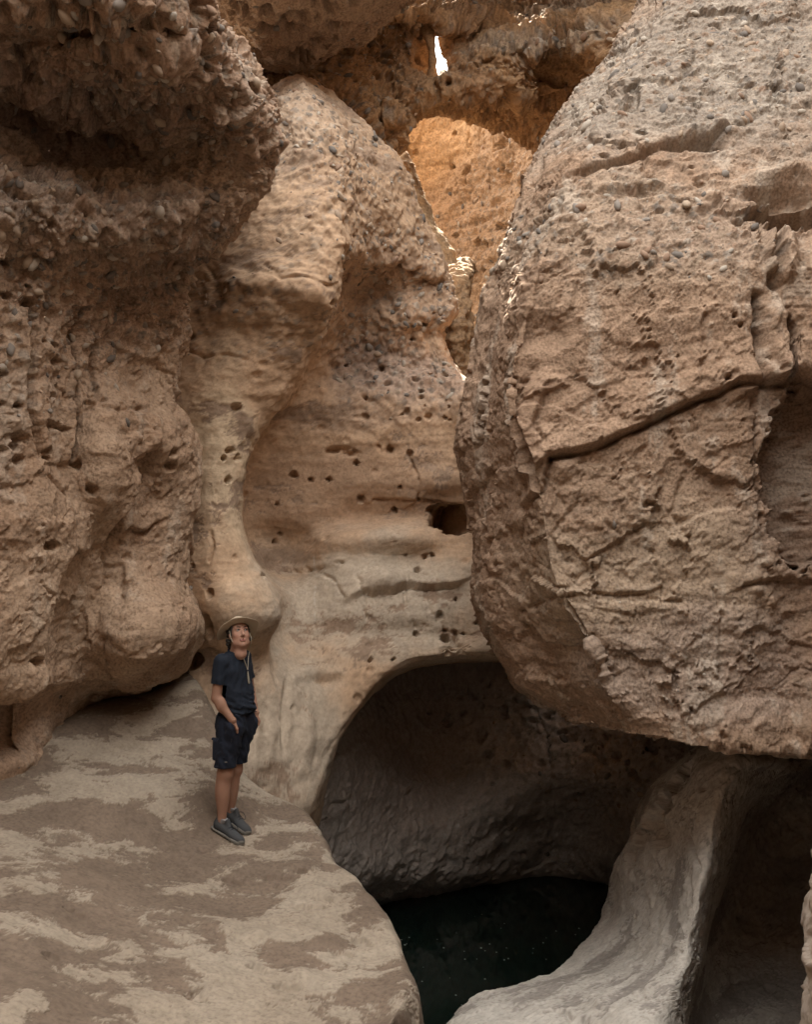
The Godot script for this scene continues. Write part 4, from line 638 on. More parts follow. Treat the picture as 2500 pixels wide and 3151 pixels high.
			[-4.33,6.12,-19.8,-2.79,6.36,-21.1,-1.35,6.54,-22.1,-0.31,6.61,-22.5,0.22,6.61,-22.5,0.74,6.55,-22.2,1.23,6.45,-21.6,1.68,6.3,-20.8,2.07,6.14,-19.9,2.56,5.96,-18.9,3.2,5.71,-17.5,4.11,5.47,-16.2,5.58,5.26,-15],
			[-4.35,5.2,-19.9,-2.8,5.37,-21.2,-1.36,5.5,-22.2,-0.32,5.56,-22.6,0.22,5.56,-22.6,0.74,5.52,-22.3,1.23,5.44,-21.7,1.68,5.33,-20.9,2.08,5.21,-20,2.58,5.08,-19,3.22,4.89,-17.6,4.14,4.72,-16.3,5.62,4.56,-15.1],
			[-4.37,3.95,-20,-2.81,4.04,-21.3,-1.37,4.11,-22.3,-0.32,4.14,-22.7,0.22,4.14,-22.7,0.75,4.12,-22.4,1.24,4.08,-21.8,1.69,4.02,-21,2.09,3.96,-20.1,2.59,3.89,-19.1,3.24,3.79,-17.7,4.16,3.7,-16.4,5.65,3.62,-15.2],
			[-4.37,1.59,-20,-2.81,1.53,-21.3,-1.37,1.48,-22.3,-0.32,1.46,-22.7,0.22,1.46,-22.7,0.75,1.47,-22.4,1.24,1.5,-21.8,1.69,1.54,-21,2.09,1.58,-20.1,2.59,1.63,-19.1,3.24,1.7,-17.7,4.16,1.76,-16.4,5.65,1.82,-15.2],
		],
		"cracks": [
		],
		"zones": [
			[1.635,7.745,-20.815,1.6,1.6,3,0.8,0.36,0.25,0.165,0.5],
			[0.389,9.378,-22.207,1.2,0.8,3,-0.4,0.62,0.42,0.24,0.6],
		],
		"bumps": [
			[1.414,7.205,-21.186,0.2,0.1,0.5,-0.1,0.0],
			[1.562,6.881,-20.934,0.2,0.1,0.5,-0.1,0.0],
			[1.703,7.431,-20.647,0.2,0.1,0.5,-0.1,0.0],
			[1.302,7.681,-21.404,0.2,0.1,0.5,-0.1,0.0],
			[1.6,7.898,-20.892,0.2,0.1,0.5,-0.1,0.0],
			[1.066,7.117,-21.74,0.058,0.039,0.115,-0.10201312613945382,1],
			[1.667,8.406,-20.7,0.068,0.061,0.187,-0.1415926762805164,1],
			[0.174,8.08,-22.451,0.049,0.031,0.11,-0.08570038586464566,1],
			[1.3,7.318,-21.379,0.075,0.076,0.24,-0.13209365675890436,1],
			[1.598,7.481,-20.859,0.113,0.064,0.22,-0.12216967120990632,1],
			[0.173,9.2,-22.346,0.079,0.065,0.236,-0.0829408654158853,1],
			[1.414,7.275,-21.185,0.078,0.055,0.159,-0.12334315818804018,1],
			[1.188,6.745,-21.619,0.137,0.117,0.422,-0.07664093624111692,1],
			[0.902,7.589,-21.935,0.063,0.037,0.133,-0.10103374740319236,1],
			[0.174,8.005,-22.444,0.068,0.059,0.177,-0.10767673393664345,1],
			[0.096,7.479,-22.43,0.199,0.126,0.425,-0.08041300972020159,1],
			[1.417,6.806,-21.227,0.064,0.049,0.165,-0.10791080455674891,1],
			[1.105,8.681,-21.671,0.115,0.106,0.302,-0.1093855553800774,1],
			[0.435,7.752,-22.323,0.037,0.035,0.118,-0.07891343855739394,1],
			[1.026,8.466,-21.813,0.168,0.09,0.325,-0.09761540086037801,1],
			[1.453,8.347,-21.145,0.054,0.052,0.178,-0.10499262569015728,1],
			[0.059,9.083,-22.401,0.094,0.055,0.178,-0.10597601823049072,1],
			[1.735,7.273,-20.562,0.046,0.03,0.11,-0.10027554207669773,1],
			[1.147,6.892,-21.656,0.098,0.072,0.218,-0.07459577440860088,1],
			[0.778,7.05,-22.092,0.082,0.059,0.166,-0.09925483293140866,1],
			[1.659,8.8,-20.596,0.168,0.108,0.349,-0.14199034420791412,1],
			[0.819,8.84,-22.009,0.086,0.062,0.21,-0.11998847363593348,1],
			[0.895,9.38,-21.758,0.042,0.038,0.107,-0.135743573865068,1],
			[1.565,6.62,-20.973,0.049,0.031,0.111,-0.08903205410810405,1],
			[0.022,9.209,-22.376,0.165,0.121,0.411,-0.1262791914871179,1],
			[0.26,8.222,-22.435,0.124,0.079,0.235,-0.07848450222926032,1],
		],
	},
	"arch": {
		"step": 0.018, "across": [3, 1, 1, 1, 1, 1, 1, 1, 1, 1, 1, 1, 1, 1, 1, 2, 4], "down": [5, 2, 1, 1, 1, 1, 1, 1, 1, 1, 3],
		"rows": [
			[-2.83,9.86,-16.9,-1.97,9.86,-16.9,-1.7,9.86,-16.9,-1.43,9.86,-16.9,-1.17,9.9,-17,-0.91,9.9,-17,-0.61,9.9,-17,-0.37,9.9,-17,-0.2,9.9,-17,0.03,10.08,-17.1,0.34,10.3,-17.3,0.74,10.71,-17.9,1.19,10.97,-18.3,1.64,11.06,-18.5,2.13,11.01,-18.4,2.57,10.78,-17.9,3.05,10.55,-17.4,3.76,10.32,-16.9],
			[-2.78,9.99,-16.6,-1.93,9.99,-16.6,-1.67,9.99,-16.6,-1.42,10.03,-16.7,-1.15,10.03,-16.7,-0.9,10.08,-16.8,-0.6,10.12,-16.9,-0.37,10.12,-16.9,-0.2,10.12,-16.9,0.03,10.17,-17,0.34,10.26,-17.2,0.73,10.48,-17.7,1.16,10.57,-17.9,1.58,10.57,-17.9,2.03,10.39,-17.5,2.44,10.17,-17,2.87,9.9,-16.4,3.53,9.68,-15.9],
			[-2.6,9.19,-15.5,-1.8,9.19,-15.5,-1.56,9.19,-15.5,-1.32,9.23,-15.6,-1.09,9.28,-15.7,-0.84,9.32,-15.8,-0.57,9.36,-15.9,-0.35,9.41,-16,-0.19,9.41,-16,0.03,9.41,-16,0.32,9.49,-16.2,0.7,9.79,-16.9,1.12,9.96,-17.3,1.53,9.96,-17.3,1.97,9.83,-17,2.37,9.62,-16.5,2.78,9.36,-15.9,3.4,9.11,-15.3],
			[-2.53,8.72,-15.1,-1.76,8.72,-15.1,-1.53,8.76,-15.2,-1.3,8.8,-15.3,-1.06,8.84,-15.4,-0.83,8.89,-15.5,-0.56,8.93,-15.6,-0.34,8.93,-15.6,-0.19,8.89,-15.5,0.03,8.89,-15.5,0.3,8.91,-15.6,0.65,9.01,-15.9,1.06,9.15,-16.3,1.45,9.18,-16.4,1.88,9.1,-16.2,2.27,8.95,-15.8,2.68,8.77,-15.3,3.29,8.6,-14.8],
			[-2.51,8.47,-15,-1.75,8.47,-15,-1.51,8.47,-15,-1.28,8.5,-15.1,-1.05,8.52,-15.2,-0.82,8.53,-15.3,-0.55,8.61,-15.5,-0.34,8.65,-15.6,-0.19,8.7,-15.7,0.03,8.73,-15.8,0.31,8.77,-15.9,0.66,8.83,-16,1.04,8.84,-16,1.41,8.81,-15.9,1.83,8.77,-15.8,2.24,8.69,-15.6,2.66,8.54,-15.2,3.27,8.34,-14.7],
			[-2.5,8.23,-14.9,-1.72,8.19,-14.8,-1.49,8.18,-14.8,-1.26,8.19,-14.9,-1.03,8.19,-14.95,-0.81,8.22,-15.1,-0.55,8.31,-15.4,-0.34,8.39,-15.6,-0.19,8.44,-15.7,0.03,8.5,-15.8,0.31,8.55,-15.9,0.65,8.54,-15.8,1.02,8.53,-15.7,1.39,8.55,-15.7,1.82,8.55,-15.7,2.24,8.51,-15.6,2.66,8.36,-15.2,3.27,8.16,-14.7],
			[-2.48,7.96,-14.8,-1.71,7.93,-14.7,-1.48,7.92,-14.7,-1.26,7.93,-14.8,-1.03,7.94,-14.9,-0.81,7.98,-15.1,-0.55,8.03,-15.4,-0.34,8.03,-15.5,-0.19,8.1,-15.6,0.03,8.16,-15.6,0.31,8.24,-15.7,0.65,8.29,-15.7,1.02,8.32,-15.7,1.4,8.37,-15.8,1.88,8.52,-16.2,2.3,8.45,-16,2.68,8.19,-15.3,3.27,7.97,-14.7],
			[-2.48,7.73,-14.8,-1.7,7.69,-14.6,-1.47,7.68,-14.6,-1.25,7.7,-14.7,-1.03,7.76,-14.9,-0.81,7.8,-15.1,-0.55,7.69,-15.3,-0.34,7.63,-15.4,-0.18,7.69,-15.4,0.03,7.94,-15.6,0.31,8.04,-15.7,0.65,8.07,-15.7,1.02,8.1,-15.7,1.41,8.19,-15.9,1.91,8.4,-16.5,2.33,8.29,-16.2,2.7,8.01,-15.4,3.27,7.76,-14.7],
			[-2.5,7.47,-14.9,-1.71,7.55,-14.7,-1.48,7.55,-14.7,-1.26,7.6,-14.8,-1.04,7.7,-15,-0.81,7.73,-15.2,-0.55,7.53,-15.3,-0.34,7.35,-15.4,-0.19,7.39,-15.5,0.03,7.82,-15.7,0.31,7.92,-15.8,0.65,7.98,-15.9,1.03,8,-15.9,1.42,8.08,-16.1,1.93,8.25,-16.6,2.35,8.18,-16.4,2.71,7.87,-15.5,3.29,7.63,-14.8],
			[-2.55,7.33,-15.2,-1.75,7.58,-15,-1.51,7.61,-15,-1.28,7.65,-15.1,-1.06,7.76,-15.3,-0.83,7.77,-15.5,-0.56,7.56,-15.6,-0.34,7.28,-15.6,-0.19,7.35,-15.8,0.03,7.85,-16.1,0.32,7.93,-16.2,0.68,8.07,-16.5,1.09,8.19,-16.9,1.52,8.27,-17.2,1.99,8.23,-17.2,2.41,8.05,-16.8,2.77,7.7,-15.8,3.33,7.44,-15],
			[-2.66,7.57,-15.9,-1.84,7.86,-15.8,-1.59,7.89,-15.8,-1.35,7.95,-15.9,-1.11,8.02,-16,-0.86,7.99,-16.1,-0.58,7.78,-16.2,-0.35,7.5,-16.2,-0.2,7.54,-16.3,0.03,8.04,-16.6,0.33,8.11,-16.7,0.7,8.17,-17,1.13,8.26,-17.5,1.59,8.28,-18,2.09,8.17,-18,2.5,7.94,-17.4,2.87,7.57,-16.4,3.47,7.33,-15.6],
			[-2.76,7.85,-16.5,-1.91,8.16,-16.4,-1.65,8.18,-16.4,-1.4,8.24,-16.5,-1.15,8.3,-16.6,-0.89,8.29,-16.7,-0.6,8.09,-16.8,-0.37,7.83,-16.8,-0.2,7.84,-16.8,0.03,8.28,-17,0.33,8.32,-17,0.72,8.37,-17.4,1.17,8.39,-18.1,1.66,8.24,-18.8,2.19,8.15,-18.9,2.61,7.87,-18.2,3.01,7.51,-17.2,3.6,7.19,-16.2],
		],
		"cracks": [
			[[1.77,8.847,-15.898,2.004,8.766,-15.75,2.343,8.721,-15.54],0.04,0.135,0.1,0.4,0.0],
			[[0.478,8.816,-15.945,1.048,9.035,-16.176,1.564,8.947,-16.073],0.04,0.135,0.15,0.5,0.0],
		],
		"zones": [
			[1.618,9.393,-16.635,2.2,0.35,2,0.6,0.42,0.37,0.31,0.7],
			[1.712,8.63,-15.704,1.6,0.15,2,0.6,0.45,0.38,0.3,0.6],
			[-0.455,7.998,-15.449,0.6,1.2,2,0.5,0.45,0.27,0.14,0.6],
		],
		"bumps": [
			[2.045,8.463,-16.365,0.45,0.5,1,-0.35,0.4],
			[0.31,8.548,-15.9,0.34,0.5,1,-0.45,0.0],
			[-0.105,8.78,-15.583,0.042,0.034,0.116,-0.13338323340320765,1],
			[-0.052,7.679,-15.903,0.092,0.067,0.2,-0.13245585692220785,1],
			[1.113,8.628,-15.764,0.089,0.066,0.196,-0.10469057480259158,1],
			[-0.24,8.898,-15.53,0.044,0.041,0.112,-0.12278277979230318,1],
			[-0.087,7.794,-15.494,0.075,0.045,0.16,-0.11164798435425825,1],
			[1.047,8.373,-15.695,0.187,0.095,0.354,-0.09547801726142353,1],
			[-0.785,7.965,-15.122,0.113,0.068,0.213,-0.12150119702931805,1],
			[1.89,8.498,-16.294,0.052,0.027,0.101,-0.11191172561036133,1],
			[-0.75,8.521,-15.33,0.046,0.034,0.116,-0.09462070844141834,1],
			[-0.403,8.173,-15.507,0.084,0.068,0.212,-0.09759237746465267,1],
			[0.765,8.165,-16.993,0.055,0.044,0.126,-0.10929687825028109,1],
			[0.557,8.124,-15.684,0.049,0.042,0.128,-0.1553074765288218,1],
			[0.431,7.995,-16.363,0.075,0.059,0.212,-0.1180545789263402,1],
			[1.564,8.565,-15.702,0.059,0.049,0.179,-0.11203645976443333,1],
			[0.844,8.789,-15.975,0.039,0.042,0.123,-0.0943228000650123,1],
			[0.18,8.871,-15.537,0.049,0.037,0.124,-0.15770854830170852,1],
			[1.081,8.051,-16.203,0.135,0.097,0.311,-0.16351206199736762,1],
			[1.313,8.048,-15.974,0.129,0.124,0.356,-0.12441647768448122,1],
			[-0.439,8.585,-15.548,0.048,0.031,0.105,-0.09571711077403336,1],
			[-0.87,8.911,-15.503,0.081,0.074,0.244,-0.16738183351781308,1],
			[-0.254,8.367,-15.654,0.111,0.087,0.289,-0.0911201321683568,1],
			[1.354,9.231,-16.466,0.124,0.083,0.293,-0.15384908983828852,1],
			[1.556,9.165,-16.376,0.112,0.108,0.3,-0.13148974115893555,1],
			[1.62,8.277,-17.888,0.073,0.063,0.172,-0.14364139549542465,1],
			[0.332,8.99,-15.665,0.101,0.051,0.191,-0.14192916662413055,1],
			[0.258,8.79,-15.838,0.106,0.083,0.289,-0.14061892782467741,1],
			[-0.217,8.504,-15.695,0.081,0.082,0.225,-0.16561889239965066,1],
			[0.279,8.834,-15.632,0.136,0.087,0.274,-0.09339696078329705,1],
			[1.421,8.28,-17.693,0.038,0.038,0.11,-0.11916544394898067,1],
			[1.015,8.149,-16.693,0.127,0.087,0.326,-0.13605693693816578,1],
			[0.234,8.644,-15.914,0.049,0.048,0.16,-0.12445530932476172,1],
			[0.262,7.914,-16.137,0.115,0.084,0.235,-0.15235257506498529,1],
			[1.495,8.507,-15.725,0.099,0.075,0.225,-0.13699874005176774,1],
			[-0.677,8.334,-15.274,0.053,0.042,0.122,-0.1543014070181507,1],
			[-0.104,7.816,-15.477,0.084,0.091,0.265,-0.15029469271425838,1],
			[1.248,8.248,-17.214,0.189,0.131,0.401,-0.10878708611039703,1],
			[-0.226,7.384,-15.44,0.129,0.092,0.302,-0.09026640683713603,1],
			[1.212,8.272,-17.644,0.071,0.045,0.138,-0.1247997839687728,1],
			[0.744,7.99,-15.867,0.064,0.059,0.166,-0.1091437466922934,1],
			[1.117,8.329,-17.786,0.046,0.044,0.135,-0.1589839007458788,1],
		],
	},
	"roof": {
		"step": 0.019, "across": [2, 1, 1, 1, 1, 1, 1, 2], "down": [4, 3, 1, 1, 1, 1, 1, 1.5, 3],
		"rows": [
			[-2.86,9.29,-15.3,-2.32,9.17,-14.9,-1.8,9.14,-14.7,-1.31,9.14,-14.7,-0.79,9.15,-14.8,-0.33,9.17,-14.9,0.06,9.23,-15.1,0.32,9.73,-16.3,0.23,9.92,-16.9],
			[-2.38,8.38,-13,-1.94,8.25,-12.6,-1.5,8.2,-12.4,-1.1,8.2,-12.4,-0.67,8.27,-12.6,-0.28,8.38,-12.9,0.07,8.51,-13.3,0.29,9.23,-15.04,0.24,9.45,-15.74],
			[-2.22,7.96,-12.4,-1.83,7.83,-12,-1.42,7.79,-11.8,-1.05,7.79,-11.8,-0.66,7.86,-12,-0.32,8.01,-12.4,-0.05,8.18,-12.9,0.15,8.86,-14.52,0.12,9.14,-15.32],
			[-2.21,7.87,-12.6,-1.83,7.72,-12.2,-1.43,7.64,-12,-1.07,7.64,-12,-0.72,7.73,-12.2,-0.41,7.91,-12.6,-0.18,8.13,-13.1,-0.02,8.71,-14.42,-0.06,8.97,-15.12],
			[-2.26,7.95,-13.2,-1.88,7.76,-12.8,-1.48,7.65,-12.6,-1.12,7.66,-12.6,-0.79,7.78,-12.8,-0.52,7.99,-13.2,-0.29,8.19,-13.6,-0.13,8.63,-14.52,-0.17,8.93,-15.32],
			[-2.3,7.98,-13.75,-1.94,7.81,-13.45,-1.54,7.67,-13.25,-1.19,7.69,-13.25,-0.88,7.85,-13.45,-0.61,8.03,-13.75,-0.39,8.27,-14.15,-0.22,8.57,-14.7,-0.27,8.89,-15.5],
			[-2.33,8.01,-14.25,-1.95,7.84,-13.95,-1.57,7.74,-13.85,-1.25,7.75,-13.85,-0.98,7.89,-13.95,-0.7,8.12,-14.25,-0.48,8.3,-14.55,-0.3,8.55,-14.92,-0.34,8.89,-15.72],
			[-2.35,8.1,-14.7,-1.97,7.97,-14.5,-1.59,7.87,-14.4,-1.32,7.85,-14.4,-1.07,8.01,-14.5,-0.81,8.23,-14.7,-0.56,8.38,-14.9,-0.35,8.57,-15.08,-0.41,8.92,-15.88],
			[-2.4,8.41,-15.4,-2.04,8.28,-15.2,-1.66,8.21,-15.2,-1.42,8.19,-15.2,-1.18,8.33,-15.3,-0.92,8.52,-15.4,-0.64,8.64,-15.5,-0.43,8.8,-15.58,-0.48,8.98,-15.98],
			[-2.54,9.05,-16.7,-2.18,8.93,-16.5,-1.79,8.88,-16.5,-1.56,8.87,-16.5,-1.32,8.94,-16.5,-1.05,9.09,-16.5,-0.75,9.18,-16.5,-0.52,9.28,-16.54,-0.56,9.34,-16.64],
		],
		"cracks": [
		],
		"zones": [
		],
		"bumps": [
			[-1.602,7.66,-12.135,0.07,0.07,0.2,-0.1,1],
			[-1.381,7.628,-12.155,0.07,0.07,0.2,-0.1,1],
			[-1.278,7.645,-12.682,0.07,0.07,0.2,-0.1,1],
			[-1.061,7.67,-12.566,0.07,0.07,0.2,-0.1,1],
			[-0.812,7.696,-12.207,0.07,0.07,0.2,-0.1,1],
			[-0.65,7.939,-13.356,0.07,0.07,0.2,-0.1,1],
			[-1.401,7.682,-13.435,0.07,0.07,0.2,-0.1,1],
			[-1.15,7.782,-13.822,0.07,0.07,0.2,-0.1,1],
			[-0.82,7.834,-13.211,0.07,0.07,0.2,-0.1,1],
			[-1.185,7.633,-12.307,0.07,0.07,0.2,-0.1,1],
			[-0.922,7.665,-12.095,0.07,0.07,0.2,-0.1,1],
			[-0.307,8.028,-12.992,0.07,0.07,0.2,-0.1,1],
			[-0.559,7.81,-12.381,0.076,0.052,0.179,-0.16256126308321472,1],
			[-1.412,7.631,-12.161,0.082,0.046,0.154,-0.1350751576376602,1],
			[-1.001,7.8,-13.509,0.058,0.061,0.178,-0.10925793975380947,1],
			[-1.438,7.649,-12.801,0.056,0.042,0.138,-0.14658144349054686,1],
			[-1.522,7.658,-12.715,0.064,0.045,0.125,-0.12982975211783546,1],
			[-1.24,7.659,-12.906,0.062,0.044,0.133,-0.12447784119941445,1],
			[-1.34,7.681,-13.383,0.064,0.055,0.185,-0.15372197738057766,1],
			[-0.815,7.798,-12.963,0.055,0.052,0.151,-0.16049675186067713,1],
			[-1.039,7.707,-12.917,0.042,0.031,0.111,-0.13321158812551293,1],
			[-1.645,7.711,-13.483,0.071,0.049,0.146,-0.08614648061973106,1],
			[-0.406,8.404,-14.741,0.097,0.109,0.312,-0.10241549718098837,1],
			[-0.741,7.733,-12.369,0.106,0.103,0.287,-0.09657732048168191,1],
			[-1.719,7.715,-13.118,0.048,0.043,0.156,-0.11585272069740436,1],
			[-1.043,7.768,-13.429,0.04,0.022,0.079,-0.1202603222107945,1],
			[-1.21,7.742,-13.71,0.058,0.04,0.148,-0.14257288742629315,1],
			[-1.179,7.746,-13.668,0.056,0.043,0.131,-0.10611272473117438,1],
			[-0.748,7.879,-13.288,0.044,0.038,0.132,-0.11518198649645157,1],
			[-0.818,7.893,-13.561,0.046,0.048,0.144,-0.09165897506866105,1],
			[-1.612,7.703,-13.473,0.05,0.037,0.122,-0.15090294096305232,1],
			[-1.78,7.7,-12.321,0.066,0.043,0.127,-0.10273939403121944,1],
			[-0.928,7.894,-13.844,0.062,0.061,0.186,-0.11376105405545715,1],
			[-0.92,7.716,-12.639,0.042,0.03,0.107,-0.15381244357003448,1],
			[-1.294,7.698,-13.491,0.102,0.079,0.243,-0.13215371011234814,1],
			[-1.701,7.682,-12.147,0.058,0.045,0.168,-0.1586976260447345,1],
			[-1.97,7.803,-13.075,0.104,0.067,0.204,-0.12000616642202222,1],
			[-1.614,7.661,-12.278,0.045,0.035,0.115,-0.15794879769870226,1],
		],
	},
	"stump": {
		"step": 0.018, "across": [1.5, 1, 1, 1, 1.5], "down": [1, 1, 1, 1, 1, 1, 1, 2],
		"rows": [
			[0.55,6.49,-19.7,0.62,6.32,-18.7,0.7,6.23,-18.2,0.83,6.23,-18.2,0.94,6.29,-18.6,0.94,6.5,-19.8],
			[0.49,6.45,-19.1,0.56,6.27,-18.1,0.66,6.18,-17.6,0.82,6.17,-17.6,0.95,6.24,-18,0.96,6.45,-19.2],
			[0.45,6.28,-18.3,0.52,6.11,-17.3,0.63,6.02,-16.8,0.78,6.01,-16.8,0.92,6.07,-17.2,0.93,6.29,-18.4],
			[0.43,5.99,-17.4,0.49,5.82,-16.4,0.59,5.73,-15.9,0.74,5.72,-15.9,0.88,5.79,-16.3,0.89,6,-17.5],
			[0.43,5.74,-17.1,0.5,5.58,-16.1,0.59,5.5,-15.6,0.72,5.49,-15.6,0.85,5.55,-16,0.86,5.75,-17.2],
			[0.43,5.39,-17,0.49,5.25,-16,0.58,5.17,-15.5,0.72,5.17,-15.5,0.84,5.22,-15.9,0.85,5.39,-17.1],
			[0.43,4.92,-17,0.49,4.81,-16,0.58,4.75,-15.5,0.72,4.74,-15.5,0.84,4.78,-15.9,0.85,4.92,-17.1],
			[0.42,4.38,-17,0.48,4.3,-16,0.58,4.26,-15.5,0.72,4.25,-15.5,0.85,4.28,-15.9,0.87,4.38,-17.1],
			[0.39,3.71,-17,0.46,3.67,-16,0.57,3.65,-15.5,0.73,3.64,-15.5,0.88,3.65,-15.9,0.89,3.71,-17.1],
		],
		"cracks": [
		],
		"zones": [
		],
		"bumps": [
		],
	},
	"spur": {
		"step": 0.02, "across": [1, 1, 1, 1], "down": [1, 1, 1, 1, 1],
		"rows": [
			[0.96,5.15,-16.6,0.84,5.01,-15.7,0.91,4.98,-15.4,1.08,4.99,-15.6,1.3,5.03,-16],
			[0.83,4.98,-16,0.73,4.85,-15.1,0.8,4.81,-14.8,0.96,4.83,-15,1.17,4.87,-15.4],
			[0.81,4.78,-15.8,0.71,4.65,-14.9,0.77,4.62,-14.6,0.94,4.64,-14.8,1.14,4.67,-15.2],
			[0.79,4.45,-15.7,0.69,4.35,-14.8,0.76,4.32,-14.5,0.92,4.33,-14.7,1.12,4.36,-15.1],
			[0.78,4.07,-15.6,0.67,3.99,-14.7,0.74,3.97,-14.4,0.9,3.98,-14.6,1.1,3.99,-15],
			[0.8,3.64,-15.6,0.69,3.58,-14.7,0.76,3.57,-14.4,0.92,3.57,-14.6,1.12,3.58,-15],
		],
		"cracks": [
		],
		"zones": [
		],
		"bumps": [
		],
	},
	"shelf": {
		"step": 0.024, "across": [5, 4, 2, 1, 1.5, 3], "down": [1, 1, 1, 1, 1, 1, 1, 1, 1, 1, 1],
		"rows": [
			[-3.3,8.37,-18.9,-1.95,8.32,-18.8,-0.9,8.28,-18.6,-0.39,8.28,-18.6,-0.17,8.31,-18.75,-0.21,8.49,-19.5,-0.35,8.73,-20.6],
			[-3.09,8.08,-18.2,-1.79,8.04,-18.1,-0.79,7.99,-17.9,-0.29,7.99,-17.9,-0.08,8.02,-18.05,-0.11,8.21,-18.8,-0.25,8.44,-19.9],
			[-2.94,7.76,-17.7,-1.67,7.72,-17.6,-0.7,7.68,-17.4,-0.22,7.68,-17.4,-0.01,7.71,-17.55,-0.04,7.88,-18.3,-0.16,8.11,-19.4],
			[-2.77,7.48,-17.5,-1.52,7.44,-17.4,-0.56,7.4,-17.2,-0.08,7.4,-17.2,0.12,7.43,-17.35,0.1,7.6,-18.1,-0.02,7.81,-19.2],
			[-2.68,7.21,-17.4,-1.44,7.17,-17.3,-0.48,7.13,-17.1,-0.01,7.13,-17.1,0.19,7.16,-17.25,0.17,7.31,-18,0.06,7.51,-19.1],
			[-2.61,7.01,-17.3,-1.37,6.97,-17.2,-0.42,6.93,-17,0.05,6.93,-17,0.25,6.95,-17.15,0.24,7.1,-17.9,0.13,7.29,-19],
			[-2.5,6.77,-17.2,-1.28,6.73,-17.1,-0.33,6.7,-16.9,0.14,6.7,-16.9,0.34,6.72,-17.05,0.33,6.86,-17.8,0.23,7.04,-18.9],
			[-2.39,6.56,-17.1,-1.17,6.53,-17,-0.23,6.49,-16.8,0.23,6.49,-16.8,0.44,6.51,-16.95,0.43,6.65,-17.7,0.34,6.81,-18.8],
			[-2.26,6.34,-17,-1.05,6.3,-16.9,-0.12,6.27,-16.7,0.35,6.27,-16.7,0.55,6.29,-16.85,0.54,6.42,-17.6,0.46,6.57,-18.7],
			[-2.13,6.1,-16.9,-0.92,6.06,-16.8,0,6.03,-16.6,0.46,6.03,-16.6,0.66,6.05,-16.75,0.67,6.17,-17.5,0.59,6.31,-18.6],
			[-2.05,5.71,-16.8,-0.86,5.68,-16.7,0.06,5.66,-16.5,0.52,5.66,-16.5,0.72,5.67,-16.65,0.72,5.77,-17.4,0.65,5.89,-18.5],
			[-2.02,5.05,-16.8,-0.83,5.02,-16.7,0.09,5.01,-16.5,0.55,5.01,-16.5,0.75,5.02,-16.65,0.76,5.09,-17.4,0.69,5.16,-18.5],
		],
		"cracks": [
		],
		"zones": [
		],
		"bumps": [
		],
	},
	"floor": {
		"step": 0.05, "across": [1, 1, 1, 1, 1, 1], "down": [1, 1, 1, 1, 1, 1],
		"rows": [
			[-5.6,4.57,-23.5,-3.29,4.57,-23.5,-1.44,4.57,-23.5,-0.05,4.57,-23.5,1.34,4.57,-23.5,2.73,4.57,-23.5,5.04,4.57,-23.5],
			[-5.13,4.48,-21.5,-3.01,4.48,-21.5,-1.32,4.48,-21.5,-0.05,4.48,-21.5,1.22,4.48,-21.5,2.49,4.48,-21.5,4.61,4.48,-21.5],
			[-4.65,4.3,-19.5,-2.73,4.3,-19.5,-1.19,4.3,-19.5,-0.04,4.3,-19.5,1.11,4.3,-19.5,2.26,4.3,-19.5,4.18,4.3,-19.5],
			[-4.24,4.08,-17.8,-2.49,4.08,-17.8,-1.09,4.08,-17.8,-0.04,4.08,-17.8,1.01,4.08,-17.8,2.06,4.08,-17.8,3.82,4.08,-17.8],
			[-3.91,3.83,-16.4,-2.3,3.83,-16.4,-1,3.83,-16.4,-0.04,3.83,-16.4,0.93,3.83,-16.4,1.9,3.83,-16.4,3.52,3.83,-16.4],
			[-3.62,3.32,-15.2,-2.13,3.32,-15.2,-0.93,3.32,-15.2,-0.03,3.32,-15.2,0.86,3.32,-15.2,1.76,3.32,-15.2,3.26,3.32,-15.2],
			[-3.53,3,-14.8,-2.07,3,-14.8,-0.91,3,-14.8,-0.03,3,-14.8,0.84,3,-14.8,1.72,3,-14.8,3.17,3,-14.8],
		],
		"cracks": [
		],
		"zones": [
		],
		"bumps": [
		],
	},
	"near": {
		"step": 0.02, "across": [4, 2, 1, 3, 6], "down": [9, 7, 5, 3, 1, 1, 1, 1, 1, 1, 3, 5],
		"rows": [
			[4.43,7.64,-7.7,3.03,6.58,-6.1,2.46,5.99,-5.2,2.41,5.75,-4.85,2.29,5.19,-4,1.95,4.27,-2.6],
			[3.96,4.97,-7.9,2.66,4.48,-6.3,2.15,4.2,-5.4,2.13,4.1,-5.05,2.09,3.84,-4.2,1.89,3.41,-2.8],
			[3.79,2.8,-8.1,2.53,2.75,-6.5,2.05,2.72,-5.6,2.04,2.71,-5.25,2.04,2.69,-4.4,1.92,2.64,-3],
			[3.76,1.17,-8.3,2.51,1.44,-6.7,2.03,1.59,-5.8,2.04,1.64,-5.45,2.07,1.79,-4.6,2,2.02,-3.2],
			[3.82,0.2,-8.5,2.56,0.64,-6.9,2.08,0.89,-6,2.09,0.99,-5.65,2.14,1.22,-4.8,2.12,1.61,-3.4],
			[3.76,-0.07,-8.5,2.51,0.43,-6.9,2.04,0.7,-6,2.06,0.81,-5.65,2.11,1.07,-4.8,2.09,1.5,-3.4],
			[3.74,-0.22,-8.5,2.49,0.3,-6.9,2.02,0.6,-6,2.04,0.71,-5.65,2.09,0.99,-4.8,2.08,1.44,-3.4],
			[3.75,-0.4,-8.5,2.5,0.15,-6.9,2.03,0.47,-6,2.05,0.59,-5.65,2.1,0.88,-4.8,2.09,1.37,-3.4],
			[3.72,-0.57,-8.5,2.48,0.02,-6.9,2.01,0.35,-6,2.03,0.48,-5.65,2.08,0.79,-4.8,2.08,1.3,-3.4],
